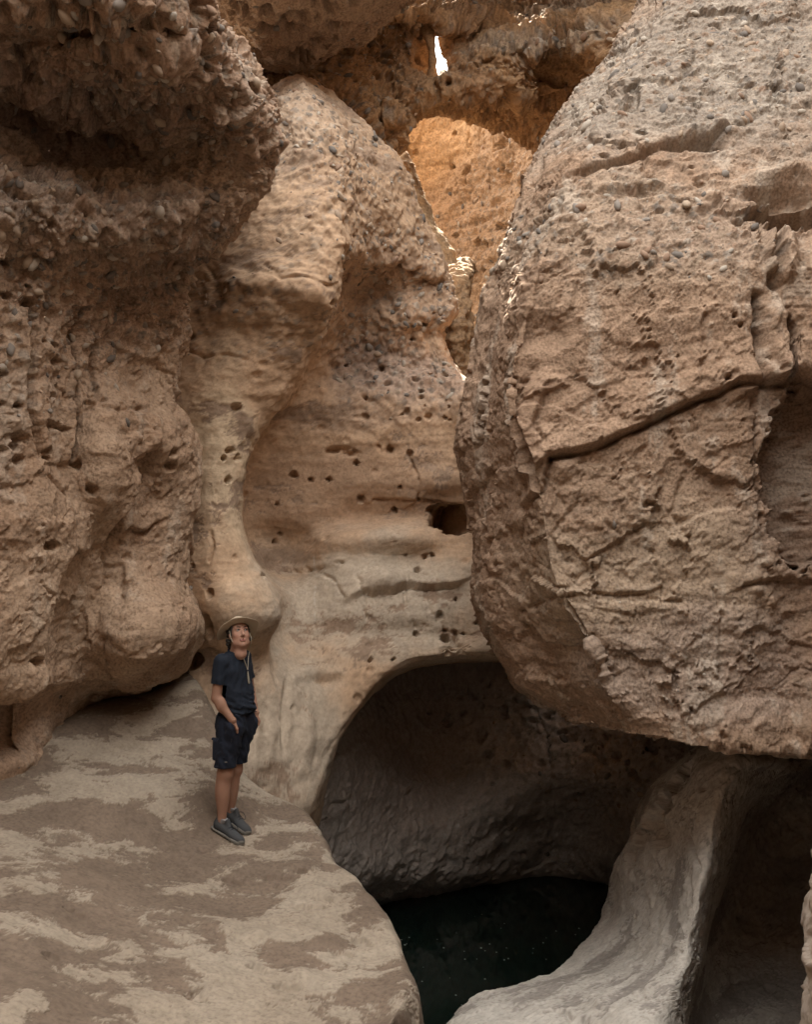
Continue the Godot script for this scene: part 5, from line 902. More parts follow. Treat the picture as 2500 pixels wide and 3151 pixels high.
			[3.7,-0.8,-8.5,2.46,-0.17,-6.9,2,0.18,-6,2.01,0.32,-5.65,2.07,0.66,-4.8,2.07,1.21,-3.4],
			[3.68,-1.07,-8.5,2.44,-0.39,-6.9,1.98,-0.01,-6,2,0.14,-5.65,2.06,0.5,-4.8,2.06,1.1,-3.4],
			[3.62,-1.87,-8.5,2.4,-1.04,-6.9,1.94,-0.57,-6,1.96,-0.39,-5.65,2.03,0.05,-4.8,2.04,0.78,-3.4],
			[3.56,-3.55,-8.5,2.34,-2.4,-6.9,1.9,-1.75,-6,1.92,-1.5,-5.65,1.99,-0.89,-4.8,2.01,0.11,-3.4],
		],
		"cracks": [
		],
		"zones": [
		],
		"bumps": [
		],
	},
}


func _ready() -> void:
	rng.seed = 7
	set_camera_and_light()
	make_noises()
	make_materials()
	build_rocks()
	build_setting()
	build_person()



func set_camera_and_light() -> void:
	var cam := Camera3D.new()
	cam.name = "camera"
	cam.position = Vector3(0, 2.55, 0)
	cam.fov = 46.0
	cam.near = 0.05
	cam.far = 400.0
	add_child(cam)
	cam.current = true
	var sky_mat := ProceduralSkyMaterial.new()
	sky_mat.sky_top_color = Color(0.88, 0.87, 0.85)
	sky_mat.sky_horizon_color = Color(0.90, 0.885, 0.86)
	sky_mat.sky_curve = 0.2
	sky_mat.ground_bottom_color = Color(0.30, 0.25, 0.20)
	sky_mat.ground_horizon_color = Color(0.5, 0.44, 0.37)
	sky_mat.sky_energy_multiplier = 1.0
	var sky := Sky.new()
	sky.sky_material = sky_mat
	var env := Environment.new()
	env.background_mode = Environment.BG_SKY
	env.sky = sky
	env.tonemap_mode = Environment.TONE_MAPPER_LINEAR
	env.tonemap_exposure = 7.9
	env.sdfgi_enabled = true
	env.ssao_enabled = true
	env.ssil_enabled = true
	var we := WorldEnvironment.new()
	we.name = "world_environment"
	we.environment = env
	add_child(we)
	var sun := DirectionalLight3D.new()
	sun.name = "sun"
	sun.light_energy = 1.6
	sun.light_color = Color(1.0, 0.95, 0.87)
	sun.light_angular_distance = 0.5
	sun.shadow_enabled = true
	add_child(sun)
	sun.look_at_from_position(Vector3.ZERO, Vector3(0.05, -0.67, 0.74), Vector3(0, 0, 1))


# ------------------------------------------------------------------ noise, textures, materials

func noise(s: int, freq: float, oct: int, kind := FastNoiseLite.TYPE_SIMPLEX_SMOOTH, fractal := FastNoiseLite.FRACTAL_FBM) -> FastNoiseLite:
	var n := FastNoiseLite.new()
	n.seed = s
	n.noise_type = kind
	n.frequency = freq
	n.fractal_type = fractal
	n.fractal_octaves = oct
	return n


func cells(s: int, freq: float, what := FastNoiseLite.RETURN_DISTANCE) -> FastNoiseLite:
	var n := noise(s, freq, 1, FastNoiseLite.TYPE_CELLULAR, FastNoiseLite.FRACTAL_NONE)
	n.cellular_return_type = what
	n.cellular_distance_function = FastNoiseLite.DISTANCE_EUCLIDEAN
	n.cellular_jitter = 1.0
	return n


func make_noises() -> void:
	n_lump = noise(11, 0.55, 3)
	n_mid = noise(12, 1.7, 4, FastNoiseLite.TYPE_SIMPLEX_SMOOTH, FastNoiseLite.FRACTAL_RIDGED)
	n_fine = noise(13, 7.0, 4)
	n_tone = noise(14, 0.9, 4)
	n_mud = noise(15, 0.75, 5)
	n_mud.domain_warp_enabled = true
	n_mud.domain_warp_amplitude = 0.6
	n_mud.domain_warp_frequency = 0.9
	n_cell = cells(16, 11.0)
	n_clast = cells(16, 11.0, FastNoiseLite.RETURN_CELL_VALUE)
	n_pit = cells(17, 3.4)
	n_facet = cells(19, 1.0, FastNoiseLite.RETURN_CELL_VALUE)
	n_block = cells(18, 2.6, FastNoiseLite.RETURN_DISTANCE2_SUB)


func noise_texture(n: FastNoiseLite, lo: float, hi: float, side := 1024, stops := []) -> NoiseTexture2D:
	var t := NoiseTexture2D.new()
	t.width = side
	t.height = side
	t.seamless = true
	t.seamless_blend_skirt = 0.25
	t.noise = n
	var g := Gradient.new()
	g.offsets = PackedFloat32Array([0.0, 1.0])
	g.colors = PackedColorArray([Color(lo, lo, lo), Color(hi, hi, hi)])
	if stops:
		g.offsets = PackedFloat32Array(stops.map(func(s): return s[0]))
		g.colors = PackedColorArray(stops.map(func(s): return s[1]))
	t.color_ramp = g
	return t


func rock_material(called: String, size: float, relief: float, rough := 0.93, fine := true) -> StandardMaterial3D:
	var m := StandardMaterial3D.new()
	m.resource_name = called
	m.vertex_color_use_as_albedo = true
	m.roughness = rough
	m.metallic_specular = 0.3
	m.albedo_texture = M.grain
	m.uv1_triplanar = true
	m.uv1_world_triplanar = true
	m.uv1_scale = Vector3.ONE / size
	m.heightmap_enabled = true
	m.heightmap_texture = M.relief if fine else M.relief_soft
	m.heightmap_scale = relief
	return m


func plain(called: String, c: Color, rough := 0.9, spec := 0.4) -> StandardMaterial3D:
	var m := StandardMaterial3D.new()
	m.resource_name = called
	m.albedo_color = c.linear_to_srgb()
	m.roughness = rough
	m.metallic_specular = spec
	return m


func rough_noise(s: int, freq: float) -> FastNoiseLite:
	var n := noise(s, freq, 8)
	n.fractal_gain = 0.58
	return n


func make_materials() -> void:
	M.grain = noise_texture(rough_noise(31, 0.045), 0.0, 1.0, 1024, [[0.0, Color(0.55, 0.53, 0.52)], [0.38, Color(0.82, 0.81, 0.80)], [0.55, Color(0.96, 0.955, 0.95)], [1.0, Color(1, 1, 1)]])
	M.grain_soft = noise_texture(rough_noise(35, 0.03), 0.0, 1.0, 1024, [[0.0, Color(0.74, 0.73, 0.72)], [0.45, Color(0.93, 0.925, 0.92)], [1.0, Color(1, 1, 1)]])
	M.relief = noise_texture(rough_noise(33, 0.007), 0.0, 1.0, 1024)
	M.relief_soft = noise_texture(noise(34, 0.014, 4), 0.0, 1.0, 1024)
	M.rock = rock_material("weathered_conglomerate", 1.5, 2.6)
	M.smooth = rock_material("smooth_sandstone", 1.5, 1.0)
	M.smooth.albedo_texture = M.grain_soft
	M.far = rock_material("canyon_rock", 2.4, 1.8)
	M.pebble = StandardMaterial3D.new()
	M.pebble.resource_name = "pebble_stone"
	M.pebble.vertex_color_use_as_albedo = true
	M.pebble.roughness = 0.8
	M.water = plain("pool_water", Color(0.004, 0.011, 0.009), 0.05, 0.5)
	M.flake = plain("floating_flake", Color(0.30, 0.31, 0.28), 0.8)


# ------------------------------------------------------------------ rock surfaces

func weights(t: float) -> PackedFloat32Array:
	var t2 := t * t
	var t3 := t2 * t
	return PackedFloat32Array([0.5 * (-t3 + 2 * t2 - t), 0.5 * (3 * t3 - 5 * t2 + 2), 0.5 * (-3 * t3 + 4 * t2 + t), 0.5 * (t3 - t2)])


# A smooth sheet through the control points, pushed in and out along its normals by the stone's own relief. Returns vertices, normals, colours, indices and how pebbly each vertex is.
func sheet(rock: Dictionary, st: Dictionary) -> Dictionary:
	var rows: Array = rock.rows
	var nr := rows.size()
	var nc: int = rows[0].size() / 3
	var cp: Array[PackedVector3Array] = []
	for r in rows:
		var a := PackedVector3Array()
		for i in nc:
			a.append(Vector3(r[i * 3], r[i * 3 + 1], r[i * 3 + 2]))
		cp.append(a)
	var step: float = rock.step * st.get("coarse", 1.0)
	# where to cut across and down
	var us := []
	for c in nc - 1:
		var l := 0.0
		for r in nr:
			l += cp[r][c].distance_to(cp[r][c + 1])
		var k := maxi(2, int(ceil(l / nr / (step * rock.across[c]))))
		for i in k:
			us.append([c, float(i) / k])
	us.append([nc - 2, 1.0])
	var vs := []
	for r in nr - 1:
		var l := 0.0
		for c in nc:
			l += cp[r][c].distance_to(cp[r + 1][c])
		var k := maxi(2, int(ceil(l / nc / (step * rock.down[r]))))
		for i in k:
			vs.append([r, float(i) / k])
	vs.append([nr - 2, 1.0])
	var nu := us.size()
	var nv := vs.size()
	var wide: Array[PackedVector3Array] = []
	for r in nr:
		var a := PackedVector3Array()
		a.resize(nu)
		var q := cp[r]
		for i in nu:
			var c: int = us[i][0]
			var w := weights(us[i][1])
			a[i] = q[maxi(c - 1, 0)] * w[0] + q[c] * w[1] + q[c + 1] * w[2] + q[mini(c + 2, nc - 1)] * w[3]
		wide.append(a)
	var base := PackedVector3Array()
	base.resize(nu * nv)
	for j in nv:
		var r: int = vs[j][0]
		var w := weights(vs[j][1])
		var w0 := w[0]
		var w1 := w[1]
		var w2 := w[2]
		var w3 := w[3]
		var a := wide[maxi(r - 1, 0)]
		var b := wide[r]
		var c := wide[r + 1]
		var d := wide[mini(r + 2, nr - 1)]
		var o := j * nu
		for i in nu:
			base[o + i] = a[i] * w0 + b[i] * w1 + c[i] * w2 + d[i] * w3
	var nor := grid_normals(base, nu, nv)
	# style
	var lump: float = st.get("lump", 0.10)
	var mid: float = st.get("mid", 0.05)
	var fine: float = st.get("fine", 0.012)
	var strata: float = st.get("strata", 0.03)
	var flute: float = st.get("flute", 0.0)
	var pits: float = st.get("pits", 0.0)
	var block: float = st.get("block", 0.0)
	var facet: float = st.get("facet", 0.0)
	var cong0: float = st.get("cong", 0.0)
	var ca: Color = st.get("a", Color(0.45, 0.33, 0.23))
	var cb: Color = st.get("b", Color(0.38, 0.27, 0.19))
	var calm: Array = st.get("calm", [-90.0, -80.0, 1.0])   # below these heights the water has worn the stone smoother
	var mud_scale: float = st.get("mud_scale", 1.0)
	var zone_mud: float = st.get("zone_mud", 0.0)
	var mud: float = st.get("mud", 9.0)
	var mud_c: Color = st.get("mud_color", Color(0.30, 0.24, 0.19))
	var pale: float = st.get("pale", 0.0)
	var pale_c: Color = st.get("pale_color", Color(0.55, 0.50, 0.43))
	# features
	var zc := PackedVector3Array()
	var zr := PackedVector3Array()
	var zg := PackedFloat32Array()
	var zt := PackedColorArray()
	var za := PackedFloat32Array()
	for z in rock.zones:
		zc.append(Vector3(z[0], z[1], z[2]))
		zr.append(Vector3(1.0 / z[3], 1.0 / z[4], 1.0 / z[5]))
		zg.append(z[6])
		zt.append(Color(z[7], z[8], z[9]))
		za.append(z[10])
	var bc := PackedVector3Array()
	var br := PackedVector3Array()
	var bh := PackedFloat32Array()
	var bk := PackedFloat32Array()
	for z in rock.bumps:
		bc.append(Vector3(z[0], z[1], z[2]))
		br.append(Vector3(1.0 / z[3], 1.0 / z[4], 1.0 / z[5]))
		bh.append(z[6])
		bk.append(z[7])
	var near := {}   # which bumps can reach a half-metre cell
	for z in bc.size():
		var r := Vector3(1.0 / br[z].x, 1.0 / br[z].y, 1.0 / br[z].z)
		var c0 := Vector3i(((bc[z] - r) * 2.0).floor())
		var c1 := Vector3i(((bc[z] + r) * 2.0).floor())
		for x in range(c0.x, c1.x + 1):
			for y in range(c0.y, c1.y + 1):
				for w in range(c0.z, c1.z + 1):
					var key := Vector3i(x, y, w)
					if not near.has(key):
						near[key] = PackedInt32Array()
					near[key].append(z)
	var none := PackedInt32Array()
	var segs := []
	for k in rock.cracks:
		var pts := PackedVector3Array()
		var f: Array = k[0]
		for i in f.size() / 3:
			pts.append(Vector3(f[i * 3], f[i * 3 + 1], f[i * 3 + 2]))
		var box := AABB(pts[0], Vector3.ZERO)
		for q in pts:
			box = box.expand(q)
		var reach: float = maxf(k[1] * 3.0, k[4] if k[3] > 0.0 else 0.0) + 0.08
		segs.append([pts, box.grow(reach), k[1], k[2], k[3], k[4], k[5], reach])
	var ns := segs.size()
	var nz := zc.size()
	var count := nu * nv
	var out := PackedVector3Array()
	out.resize(count)
	var col := PackedColorArray()
	col.resize(count)
	var cw := PackedFloat32Array()
	cw.resize(count)
	for i in count:
		var p := base[i]
		var big := n_lump.get_noise_3dv(p)
		var f := n_fine.get_noise_3dv(p)
		var tone := n_tone.get_noise_3dv(p)
		var c := ca.lerp(cb, clampf(0.5 + tone * 1.3, 0.0, 1.0))
		var cg := cong0
		for z in nz:
			var e := ((p - zc[z]) * zr[z]).length_squared()
			if e < 2.2:
				var w := 1.0 - smoothstep(0.45, 1.2, sqrt(e) + 0.5 * tone + 0.12 * f)
				if w > 0.0:
					cg += w * zg[z]
					c = c.lerp(zt[z], w * za[z])
		cg = clampf(cg + (tone * 0.35 if zone_mud == 0.0 else 0.0), -1.5 if zone_mud > 0.0 else 0.0, 1.5)
		var more_crust := 0.0
		if zone_mud > 0.0:
			more_crust = cg * zone_mud
			cg = 0.0
		var rough: float = lerpf(calm[2], 1.0, smoothstep(calm[0], calm[1], p.y + tone * 1.2))
		var d := big * lump
		d += (n_mid.get_noise_3dv(p * 0.8) - 0.2) * mid * rough
		d += f * fine * (1.0 + cg * 1.4) * rough
		if strata > 0.0:
			d += n_mid.get_noise_3d(p.x * 0.22, p.y * 1.9 + big * 0.3, p.z * 0.22) * strata
		if flute > 0.0:
			d += n_lump.get_noise_3d(p.x * 3.4 + p.y * 0.35, p.y * 0.35, p.z * 3.4) * flute
		if block > 0.0:
			var e := n_block.get_noise_3d(p.x + f * 0.06, p.y * 1.25 + big * 0.1, p.z + tone * 0.1) + 1.0
			d -= block * (1.0 - smoothstep(0.0, 0.10, e)) * smoothstep(-0.1, 0.35, tone + 0.1)
		if facet > 0.0:
			var q := p + Vector3(f, tone, -f) * 0.16 + Vector3(tone, f, tone) * 0.05
			d += facet * rough * (n_facet.get_noise_3d(q.x * 1.7, q.y * 2.3, q.z * 1.7) + 0.38 * n_facet.get_noise_3d(q.x * 4.6 + 3.0, q.y * 6.2, q.z * 4.6) + 0.12 * n_facet.get_noise_3d(q.x * 12.0, q.y * 15.0 + 7.0, q.z * 12.0))
		if cg > 0.12:
			# clasts of two sizes, each with its own tone, standing a little proud
			var e := 1.0 + n_cell.get_noise_3dv(p)
			d += minf(cg, 1.0) * 0.026 * (0.45 - e)
			var big_one := n_clast.get_noise_3dv(p)
			if e < 0.40 and big_one > -0.2:
				var k := int(absf(big_one) * 997.0) % 6
				c = c.lerp(pebble_tones[k].lerp(c, 0.25), minf(1.0, cg * 0.85))
			var q := p * 2.3
			var e3 := 1.0 + n_cell.get_noise_3dv(q)
			d += minf(cg, 1.0) * 0.010 * (0.45 - e3)
			if e3 < 0.42:
				var v3 := n_clast.get_noise_3dv(q)
				c = c.lerp(pebble_tones[int(absf(v3) * 997.0) % 6].lerp(c, 0.3), minf(1.0, cg * 0.7) * smoothstep(-0.3, 0.2, v3))
			var e2 := 1.0 + n_cell.get_noise_3dv(p * 0.43 + Vector3(5, 3, 1))
			d += cg * 0.034 * (0.4 - e2)
		if pits > 0.0:
			var e := 1.0 + n_pit.get_noise_3d(p.x, p.y * 1.25, p.z)
			var rad := 0.13 + 0.20 * (tone + 0.25 * f) + 0.10 * cg
			if e < rad:
				d -= pits * smoothstep(rad, rad * 0.45, e) * rad * 0.45
		var list: PackedInt32Array = near.get(Vector3i((p * 2.0).floor()), none)
		for z in list:
			var e := ((p - bc[z]) * br[z]).length_squared()
			if e < 1.0:
				if bk[z] > 0.0:
					d += bh[z] * smoothstep(1.0, 1.0 - 0.75 * bk[z] - 0.05, sqrt(e) + f * 0.22) if bk[z] < 0.9 else bh[z] * smoothstep(1.0, 0.4, sqrt(e) + f * 0.75 + tone * 0.3)
				else:
					d += bh[z] * (1.0 - e) * (1.0 - e)
		if ns:
			var pw := p + Vector3(f, big * 0.5, -f) * 0.035
			for s in ns:
				var sg: Array = segs[s]
				var box: AABB = sg[1]
				if not box.has_point(p):
					continue
				var pts: PackedVector3Array = sg[0]
				var best := 1e9
				var bq := p
				for k in pts.size() - 1:
					var q := Geometry3D.get_closest_point_to_segment(pw, pts[k], pts[k + 1])
					var dd := q.distance_squared_to(pw)
					if dd < best:
						best = dd
						bq = q
				best = sqrt(best)
				if best < sg[7]:
					var x: float = best / sg[2]
					if sg[6] > 0.0:
						c = c.lerp(Color(0.62, 0.57, 0.5), sg[6] * exp(-x * x))
					else:
						d -= sg[3] * exp(-x * x)
						if sg[4] > 0.0:
							var over: float = (pw.y - bq.y) + 0.6 * (bq.x - pw.x)
							d += sg[4] * smoothstep(sg[5], 0.0, best) * smoothstep(-0.015, 0.015, over)
		if mud < 5.0:
			var m := n_mud.get_noise_3d((p.x * 0.86 - p.z * 0.5) * 0.7 * mud_scale, p.y * 2.0 * mud_scale, (p.x * 0.5 + p.z * 0.86) * 1.25 * mud_scale) + 0.20 * f + 0.09 * n_fine.get_noise_3dv(p * 4.0) - more_crust
			var w := 0.6 * smoothstep(mud - 0.006, mud + 0.006, m) + 0.4 * smoothstep(mud - 0.10, mud + 0.14, m + 0.10 * f)
			c = c.lerp(mud_c.lerp(mud_c * 0.86, clampf(0.5 + 1.4 * tone, 0, 1)), w)
			d -= w * 0.007 + w * f * fine * 0.8
			cg *= 1.0 - w
		if pale > 0.0:
			var m := n_mud.get_noise_3d(p.x * 2.6, p.y * 0.7, p.z * 2.6 + 9.0) + 0.25 * f
			c = c.lerp(pale_c, pale * smoothstep(0.22, 0.42, m))
		c = c * (1.0 + 0.20 * f + 0.16 * n_fine.get_noise_3dv(p * 5.0))
		c.a = 1.0
		col[i] = c
		cw[i] = cg
		out[i] = p + nor[i] * d
	nor = grid_normals(out, nu, nv)
	var idx := PackedInt32Array()
	idx.resize((nu - 1) * (nv - 1) * 6)
	var at := 0
	var gaps: Array = st.get("gaps", [])
	for j in nv - 1:
		for i in nu - 1:
			var a := j * nu + i
			var through := false
			for g in gaps:
				var q: Vector3 = (base[a] - g[0]) / g[1]
				through = through or q.length() + 0.9 * n_fine.get_noise_3dv(base[a] * 0.6) < 1.0
			if through:
				continue
			idx[at] = a
			idx[at + 1] = a + 1
			idx[at + 2] = a + nu
			idx[at + 3] = a + 1
			idx[at + 4] = a + nu + 1
			idx[at + 5] = a + nu
			at += 6
	idx.resize(at)
	return {"v": out, "n": nor, "c": col, "i": idx, "w": cw}


func grid_normals(p: PackedVector3Array, nu: int, nv: int) -> PackedVector3Array:
	var n := PackedVector3Array()
	n.resize(nu * nv)
	for j in nv:
		var o := j * nu
		var up := maxi(j - 1, 0) * nu
		var dn := mini(j + 1, nv - 1) * nu
		for i in nu:
			var l := maxi(i - 1, 0)
			var r := mini(i + 1, nu - 1)
			n[o + i] = (p[dn + i] - p[up + i]).cross(p[o + r] - p[o + l]).normalized()
	return n


func commit(s: Dictionary) -> ArrayMesh:
	var a := []
	a.resize(Mesh.ARRAY_MAX)
	a[Mesh.ARRAY_VERTEX] = s.v
	a[Mesh.ARRAY_NORMAL] = s.n
	a[Mesh.ARRAY_COLOR] = s.c
	a[Mesh.ARRAY_INDEX] = s.i
	var m := ArrayMesh.new()
	m.add_surface_from_arrays(Mesh.PRIMITIVE_TRIANGLES, a)
	return m


func place(called: String, mesh: Mesh, mat: Material, parent: Node = self) -> MeshInstance3D:
	var o := MeshInstance3D.new()
	o.name = called
	o.mesh = mesh
	o.material_override = mat
	parent.add_child(o, true)
	return o


func tag(o: Node, label: String, category: String, group := "") -> void:
	o.set_meta("label", label)
	o.set_meta("category", category)
	if group:
		o.set_meta("group", group)


func rock_thing(called: String, key: String, st: Dictionary, mat: Material, label: String, category: String) -> MeshInstance3D:
	var t0 := Time.get_ticks_msec()
	var s := sheet(ROCKS[key], st)
	var o := place(called, commit(s), mat)
	tag(o, label, category)
	o.set_meta("kind", "thing")
	if key == "ledge":
		for q in s.v:
			if absf(q.x + 1.4) < 0.6 and absf(q.z + 9.5) < 0.6:
				ledge_points.append(q)
	if st.get("pebbles", 0) > 0:
		embed_pebbles(o, s, st.pebbles, st.get("singles", 100), st.get("pebble_size", 1.0))
	print(called, " ", s.v.size(), " vertices ", Time.get_ticks_msec() - t0, " ms")
	return o


# ------------------------------------------------------------------ pebbles held in the rock

func make_pebble_shapes() -> void:
	var n := noise(41, 0.9, 2)
	for k in 5:
		var v := PackedVector3Array([Vector3(1, 0, 0), Vector3(-1, 0, 0), Vector3(0, 1, 0), Vector3(0, -1, 0), Vector3(0, 0, 1), Vector3(0, 0, -1)])
		var tris := [[0, 2, 4], [2, 1, 4], [1, 3, 4], [3, 0, 4], [2, 0, 5], [1, 2, 5], [3, 1, 5], [0, 3, 5]]
		var more := []
		var seen := {}
		for t in tris:
			var m := []
			for e in 3:
				var a: int = t[e]
				var b: int = t[(e + 1) % 3]
				var key := mini(a, b) * 1000 + maxi(a, b)
				if not seen.has(key):
					seen[key] = v.size()
					v.append(((v[a] + v[b]) * 0.5).normalized())
				m.append(seen[key])
			more.append_array([[t[0], m[0], m[2]], [m[0], t[1], m[1]], [m[2], m[1], t[2]], [m[0], m[1], m[2]]])
		var nn := PackedVector3Array()
		var sq := Vector3(1.0, 0.8, 0.72)
		for i in v.size():
			var u := v[i]
			var q := u * (1.0 + 0.28 * n.get_noise_3dv(u * 1.4 + Vector3(k * 7.3, 0, 0)))
			v[i] = q * sq
			nn.append((u / sq).normalized())
		var st := {"v": v, "n": nn, "c": PackedColorArray(), "i": PackedInt32Array()}
		for i in v.size():
			st.c.append(Color.WHITE)
		for t in more:
			st.i.append_array(PackedInt32Array([t[0], t[2], t[1]]))
		pebble_shapes.append(commit(st))


func embed_pebbles(parent: Node3D, s: Dictionary, total: int, singles: int, size: float) -> void:
	var v: PackedVector3Array = s.v
	var n: PackedVector3Array = s.n
	var w: PackedFloat32Array = s.w
	var got := []
	var tries := 0
	while got.size() < total and tries < total * 24:
		tries += 1
		var i := rng.randi_range(0, v.size() - 1)
		if rng.randf() > w[i] * w[i] * 0.6:
			continue
		if rng.randf() > smoothstep(-0.35, 0.35, n_mid.get_noise_3d(v[i].x * 0.2, v[i].y * 2.0, v[i].z * 0.2)) + 0.15:
			continue
		var r := (0.007 + 0.048 * pow(rng.randf(), 5.0)) * size
		var b := Basis(Quaternion(Vector3(0, 0, 1), n[i])) if n[i].z > -0.99 else Basis()
		b = b * Basis(Vector3(0, 0, 1), rng.randf() * TAU) * Basis(Vector3(1, 0, 0), rng.randf_range(-0.5, 0.5))
		b = b.scaled_local(Vector3(r * rng.randf_range(0.9, 1.5), r * rng.randf_range(0.8, 1.1), r))
		got.append([r, Transform3D(b, v[i] + n[i] * r * rng.randf_range(-0.55, 0.1)), rng.randi_range(0, 4), pebble_tones[rng.randi_range(0, 5)] * rng.randf_range(0.8, 1.15)])
	got.sort_custom(func(a, b): return a[0] > b[0])
	var tone_mats := {}
	for k in mini(singles, got.size()):
		var g: Array = got[k]
		var t := k % 6
		if not tone_mats.has(t):
			tone_mats[t] = plain("pebble_tone", pebble_tones[t], 0.8)
		var o := place("pebble", pebble_shapes[g[2]], tone_mats[t], parent)
		o.transform = g[1]
	if got.size() > singles:
		for shape in 5:
			var mine := got.slice(singles).filter(func(g): return g[2] == shape)
			var mm := MultiMesh.new()
			mm.transform_format = MultiMesh.TRANSFORM_3D
			mm.use_colors = true
			mm.mesh = pebble_shapes[shape]
			mm.instance_count = mine.size()
			for i in mine.size():
				mm.set_instance_transform(i, mine[i][1])
				mm.set_instance_color(i, Color(mine[i][3].r, mine[i][3].g, mine[i][3].b, 1.0))
			var o := MultiMeshInstance3D.new()
			o.name = "small_pebbles"
			o.multimesh = mm
			o.material_override = M.pebble
			o.set_meta("kind", "stuff")
			parent.add_child(o, true)


# ------------------------------------------------------------------ the rocks of the canyon

func build_rocks() -> void:
	make_pebble_shapes()
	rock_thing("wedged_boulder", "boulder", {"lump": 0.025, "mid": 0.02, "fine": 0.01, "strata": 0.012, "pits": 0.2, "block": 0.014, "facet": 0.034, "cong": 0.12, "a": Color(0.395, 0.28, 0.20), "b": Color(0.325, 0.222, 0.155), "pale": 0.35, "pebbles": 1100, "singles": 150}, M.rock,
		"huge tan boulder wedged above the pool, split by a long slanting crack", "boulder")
	rock_thing("conglomerate_wall", "left", {"lump": 0.05, "mid": 0.08, "fine": 0.022, "strata": 0.012, "flute": 0.06, "facet": 0.035, "pits": 0.35, "cong": 0.18, "a": Color(0.47, 0.345, 0.248), "b": Color(0.40, 0.275, 0.19), "pale": 0.3, "pebbles": 2000, "singles": 180, "calm": [2.6, 4.6, 0.42]}, M.rock,
		"overhanging brown pebbly cliff with fluted tan foot beside the man's ledge", "cliff")
	rock_thing("rock_buttress", "mid", {"lump": 0.05, "mid": 0.05, "fine": 0.013, "strata": 0.012, "pits": 0.3, "cong": 0.05, "a": Color(0.58, 0.415, 0.285), "b": Color(0.52, 0.355, 0.235), "mud": 0.30, "mud_color": Color(0.36, 0.26, 0.19), "pebbles": 1100, "singles": 180, "calm": [2.7, 4.0, 0.42]}, M.smooth,
		"pale waisted buttress and hollowed wall rising behind the man", "cliff")
	rock_thing("rock_ledge", "ledge", {"lump": 0.04, "mid": 0.018, "fine": 0.008, "strata": 0.0, "pits": 0.12, "cong": 0.0, "a": Color(0.365, 0.31, 0.248), "b": Color(0.325, 0.27, 0.212), "mud": -0.1, "mud_color": Color(0.205, 0.156, 0.12), "mud_scale": 2.2, "zone_mud": 0.2}, M.smooth,
		"pale rounded rock ledge smeared with brown mud under the man's shoes", "rock ledge")
	rock_thing("cave_wall", "cave", {"lump": 0.06, "mid": 0.04, "fine": 0.018, "strata": 0.008, "pits": 0.4, "cong": 0.15, "a": Color(0.42, 0.375, 0.34), "b": Color(0.35, 0.31, 0.28), "pebbles": 400, "singles": 20, "facet": 0.016}, M.smooth,
		"dark hollowed rock wall curving round the back of the pool", "rock wall")
	rock_thing("rock_slope", "slope", {"lump": 0.05, "mid": 0.025, "fine": 0.016, "strata": 0.0, "pits": 0.3, "cong": 0.05, "facet": 0.01, "a": Color(0.60, 0.56, 0.51), "b": Color(0.54, 0.50, 0.45), "mud": 0.14, "mud_color": Color(0.36, 0.325, 0.295)}, M.smooth,
		"grey rock rib sloping down into the pool beneath the wedged boulder", "rock slope")
	rock_thing("overhead_rock", "roof", {"lump": 0.10, "mid": 0.10, "fine": 0.025, "strata": 0.0, "pits": 0.7, "cong": 0.5, "a": Color(0.42, 0.31, 0.225), "b": Color(0.36, 0.255, 0.185), "pebbles": 500, "singles": 40}, M.rock,
		"dark pitted rock jammed overhead between the canyon walls", "boulder")
	rock_thing("rock_arch", "arch", {"gaps": [[Vector3(0.42, 8.59, -15.90), Vector3(0.075, 0.26, 2.0)]], "lump": 0.14, "mid": 0.12, "fine": 0.028, "strata": 0.08, "pits": 0.6, "cong": 0.6, "a": Color(0.46, 0.30, 0.17), "b": Color(0.36, 0.225, 0.13), "pebbles": 900, "singles": 60, "facet": 0.05}, M.far,
		"rust brown pebbly rock bridging the gap at the canyon's head", "rock arch")
	rock_thing("orange_wall", "back", {"lump": 0.16, "mid": 0.06, "fine": 0.02, "strata": 0.03, "pits": 0.2, "cong": 0.05, "a": Color(0.50, 0.355, 0.235), "b": Color(0.44, 0.305, 0.195), "pebbles": 400, "singles": 30, "facet": 0.025}, M.far,
		"glowing orange canyon wall seen through the narrow gap", "cliff")
	rock_thing("near_rock", "near", {"lump": 0.06, "mid": 0.05, "fine": 0.012, "facet": 0.02, "a": Color(0.46, 0.40, 0.345), "b": Color(0.40, 0.34, 0.29)}, M.smooth,
		"pale upright rock face at the pool beside the grey rib's dark hollow", "rock")
	rock_thing("rock_stump", "stump", {"lump": 0.12, "mid": 0.1, "fine": 0.02, "cong": 0.4, "a": Color(0.52, 0.36, 0.22), "b": Color(0.44, 0.29, 0.17)}, M.far,
		"small sunlit rock stump low in the gap between buttress and boulder", "rock")
	rock_thing("rock_shelf", "shelf", {"lump": 0.08, "mid": 0.06, "fine": 0.02, "cong": 0.4, "a": Color(0.56, 0.40, 0.25), "b": Color(0.50, 0.35, 0.21)}, M.far,
		"sunlit rock edge just behind the pale buttress's upper rim", "rock")
	var fl := rock_thing("canyon_floor", "floor", {"lump": 0.12, "mid": 0.08, "fine": 0.02, "a": Color(0.51, 0.375, 0.255), "b": Color(0.45, 0.32, 0.21)}, M.far, "sunlit sandy floor of the chamber beyond the gap", "ground")
	fl.set_meta("kind", "structure")
	# the thin strand of rock left standing in the arch's opening
	var knots := [Vector3(0.297, 8.936, -15.900), Vector3(0.328, 8.685, -15.850), Vector3(0.353, 8.467, -15.850), Vector3(0.341, 8.266, -15.900), Vector3(0.266, 8.110, -15.900)]
	var strand := []
	for k in 4:
		strand.append(["c", knots[k], knots[k + 1], [0.12, 0.05, 0.045, 0.07][k], [0.05, 0.045, 0.07, 0.16][k], 0.04])
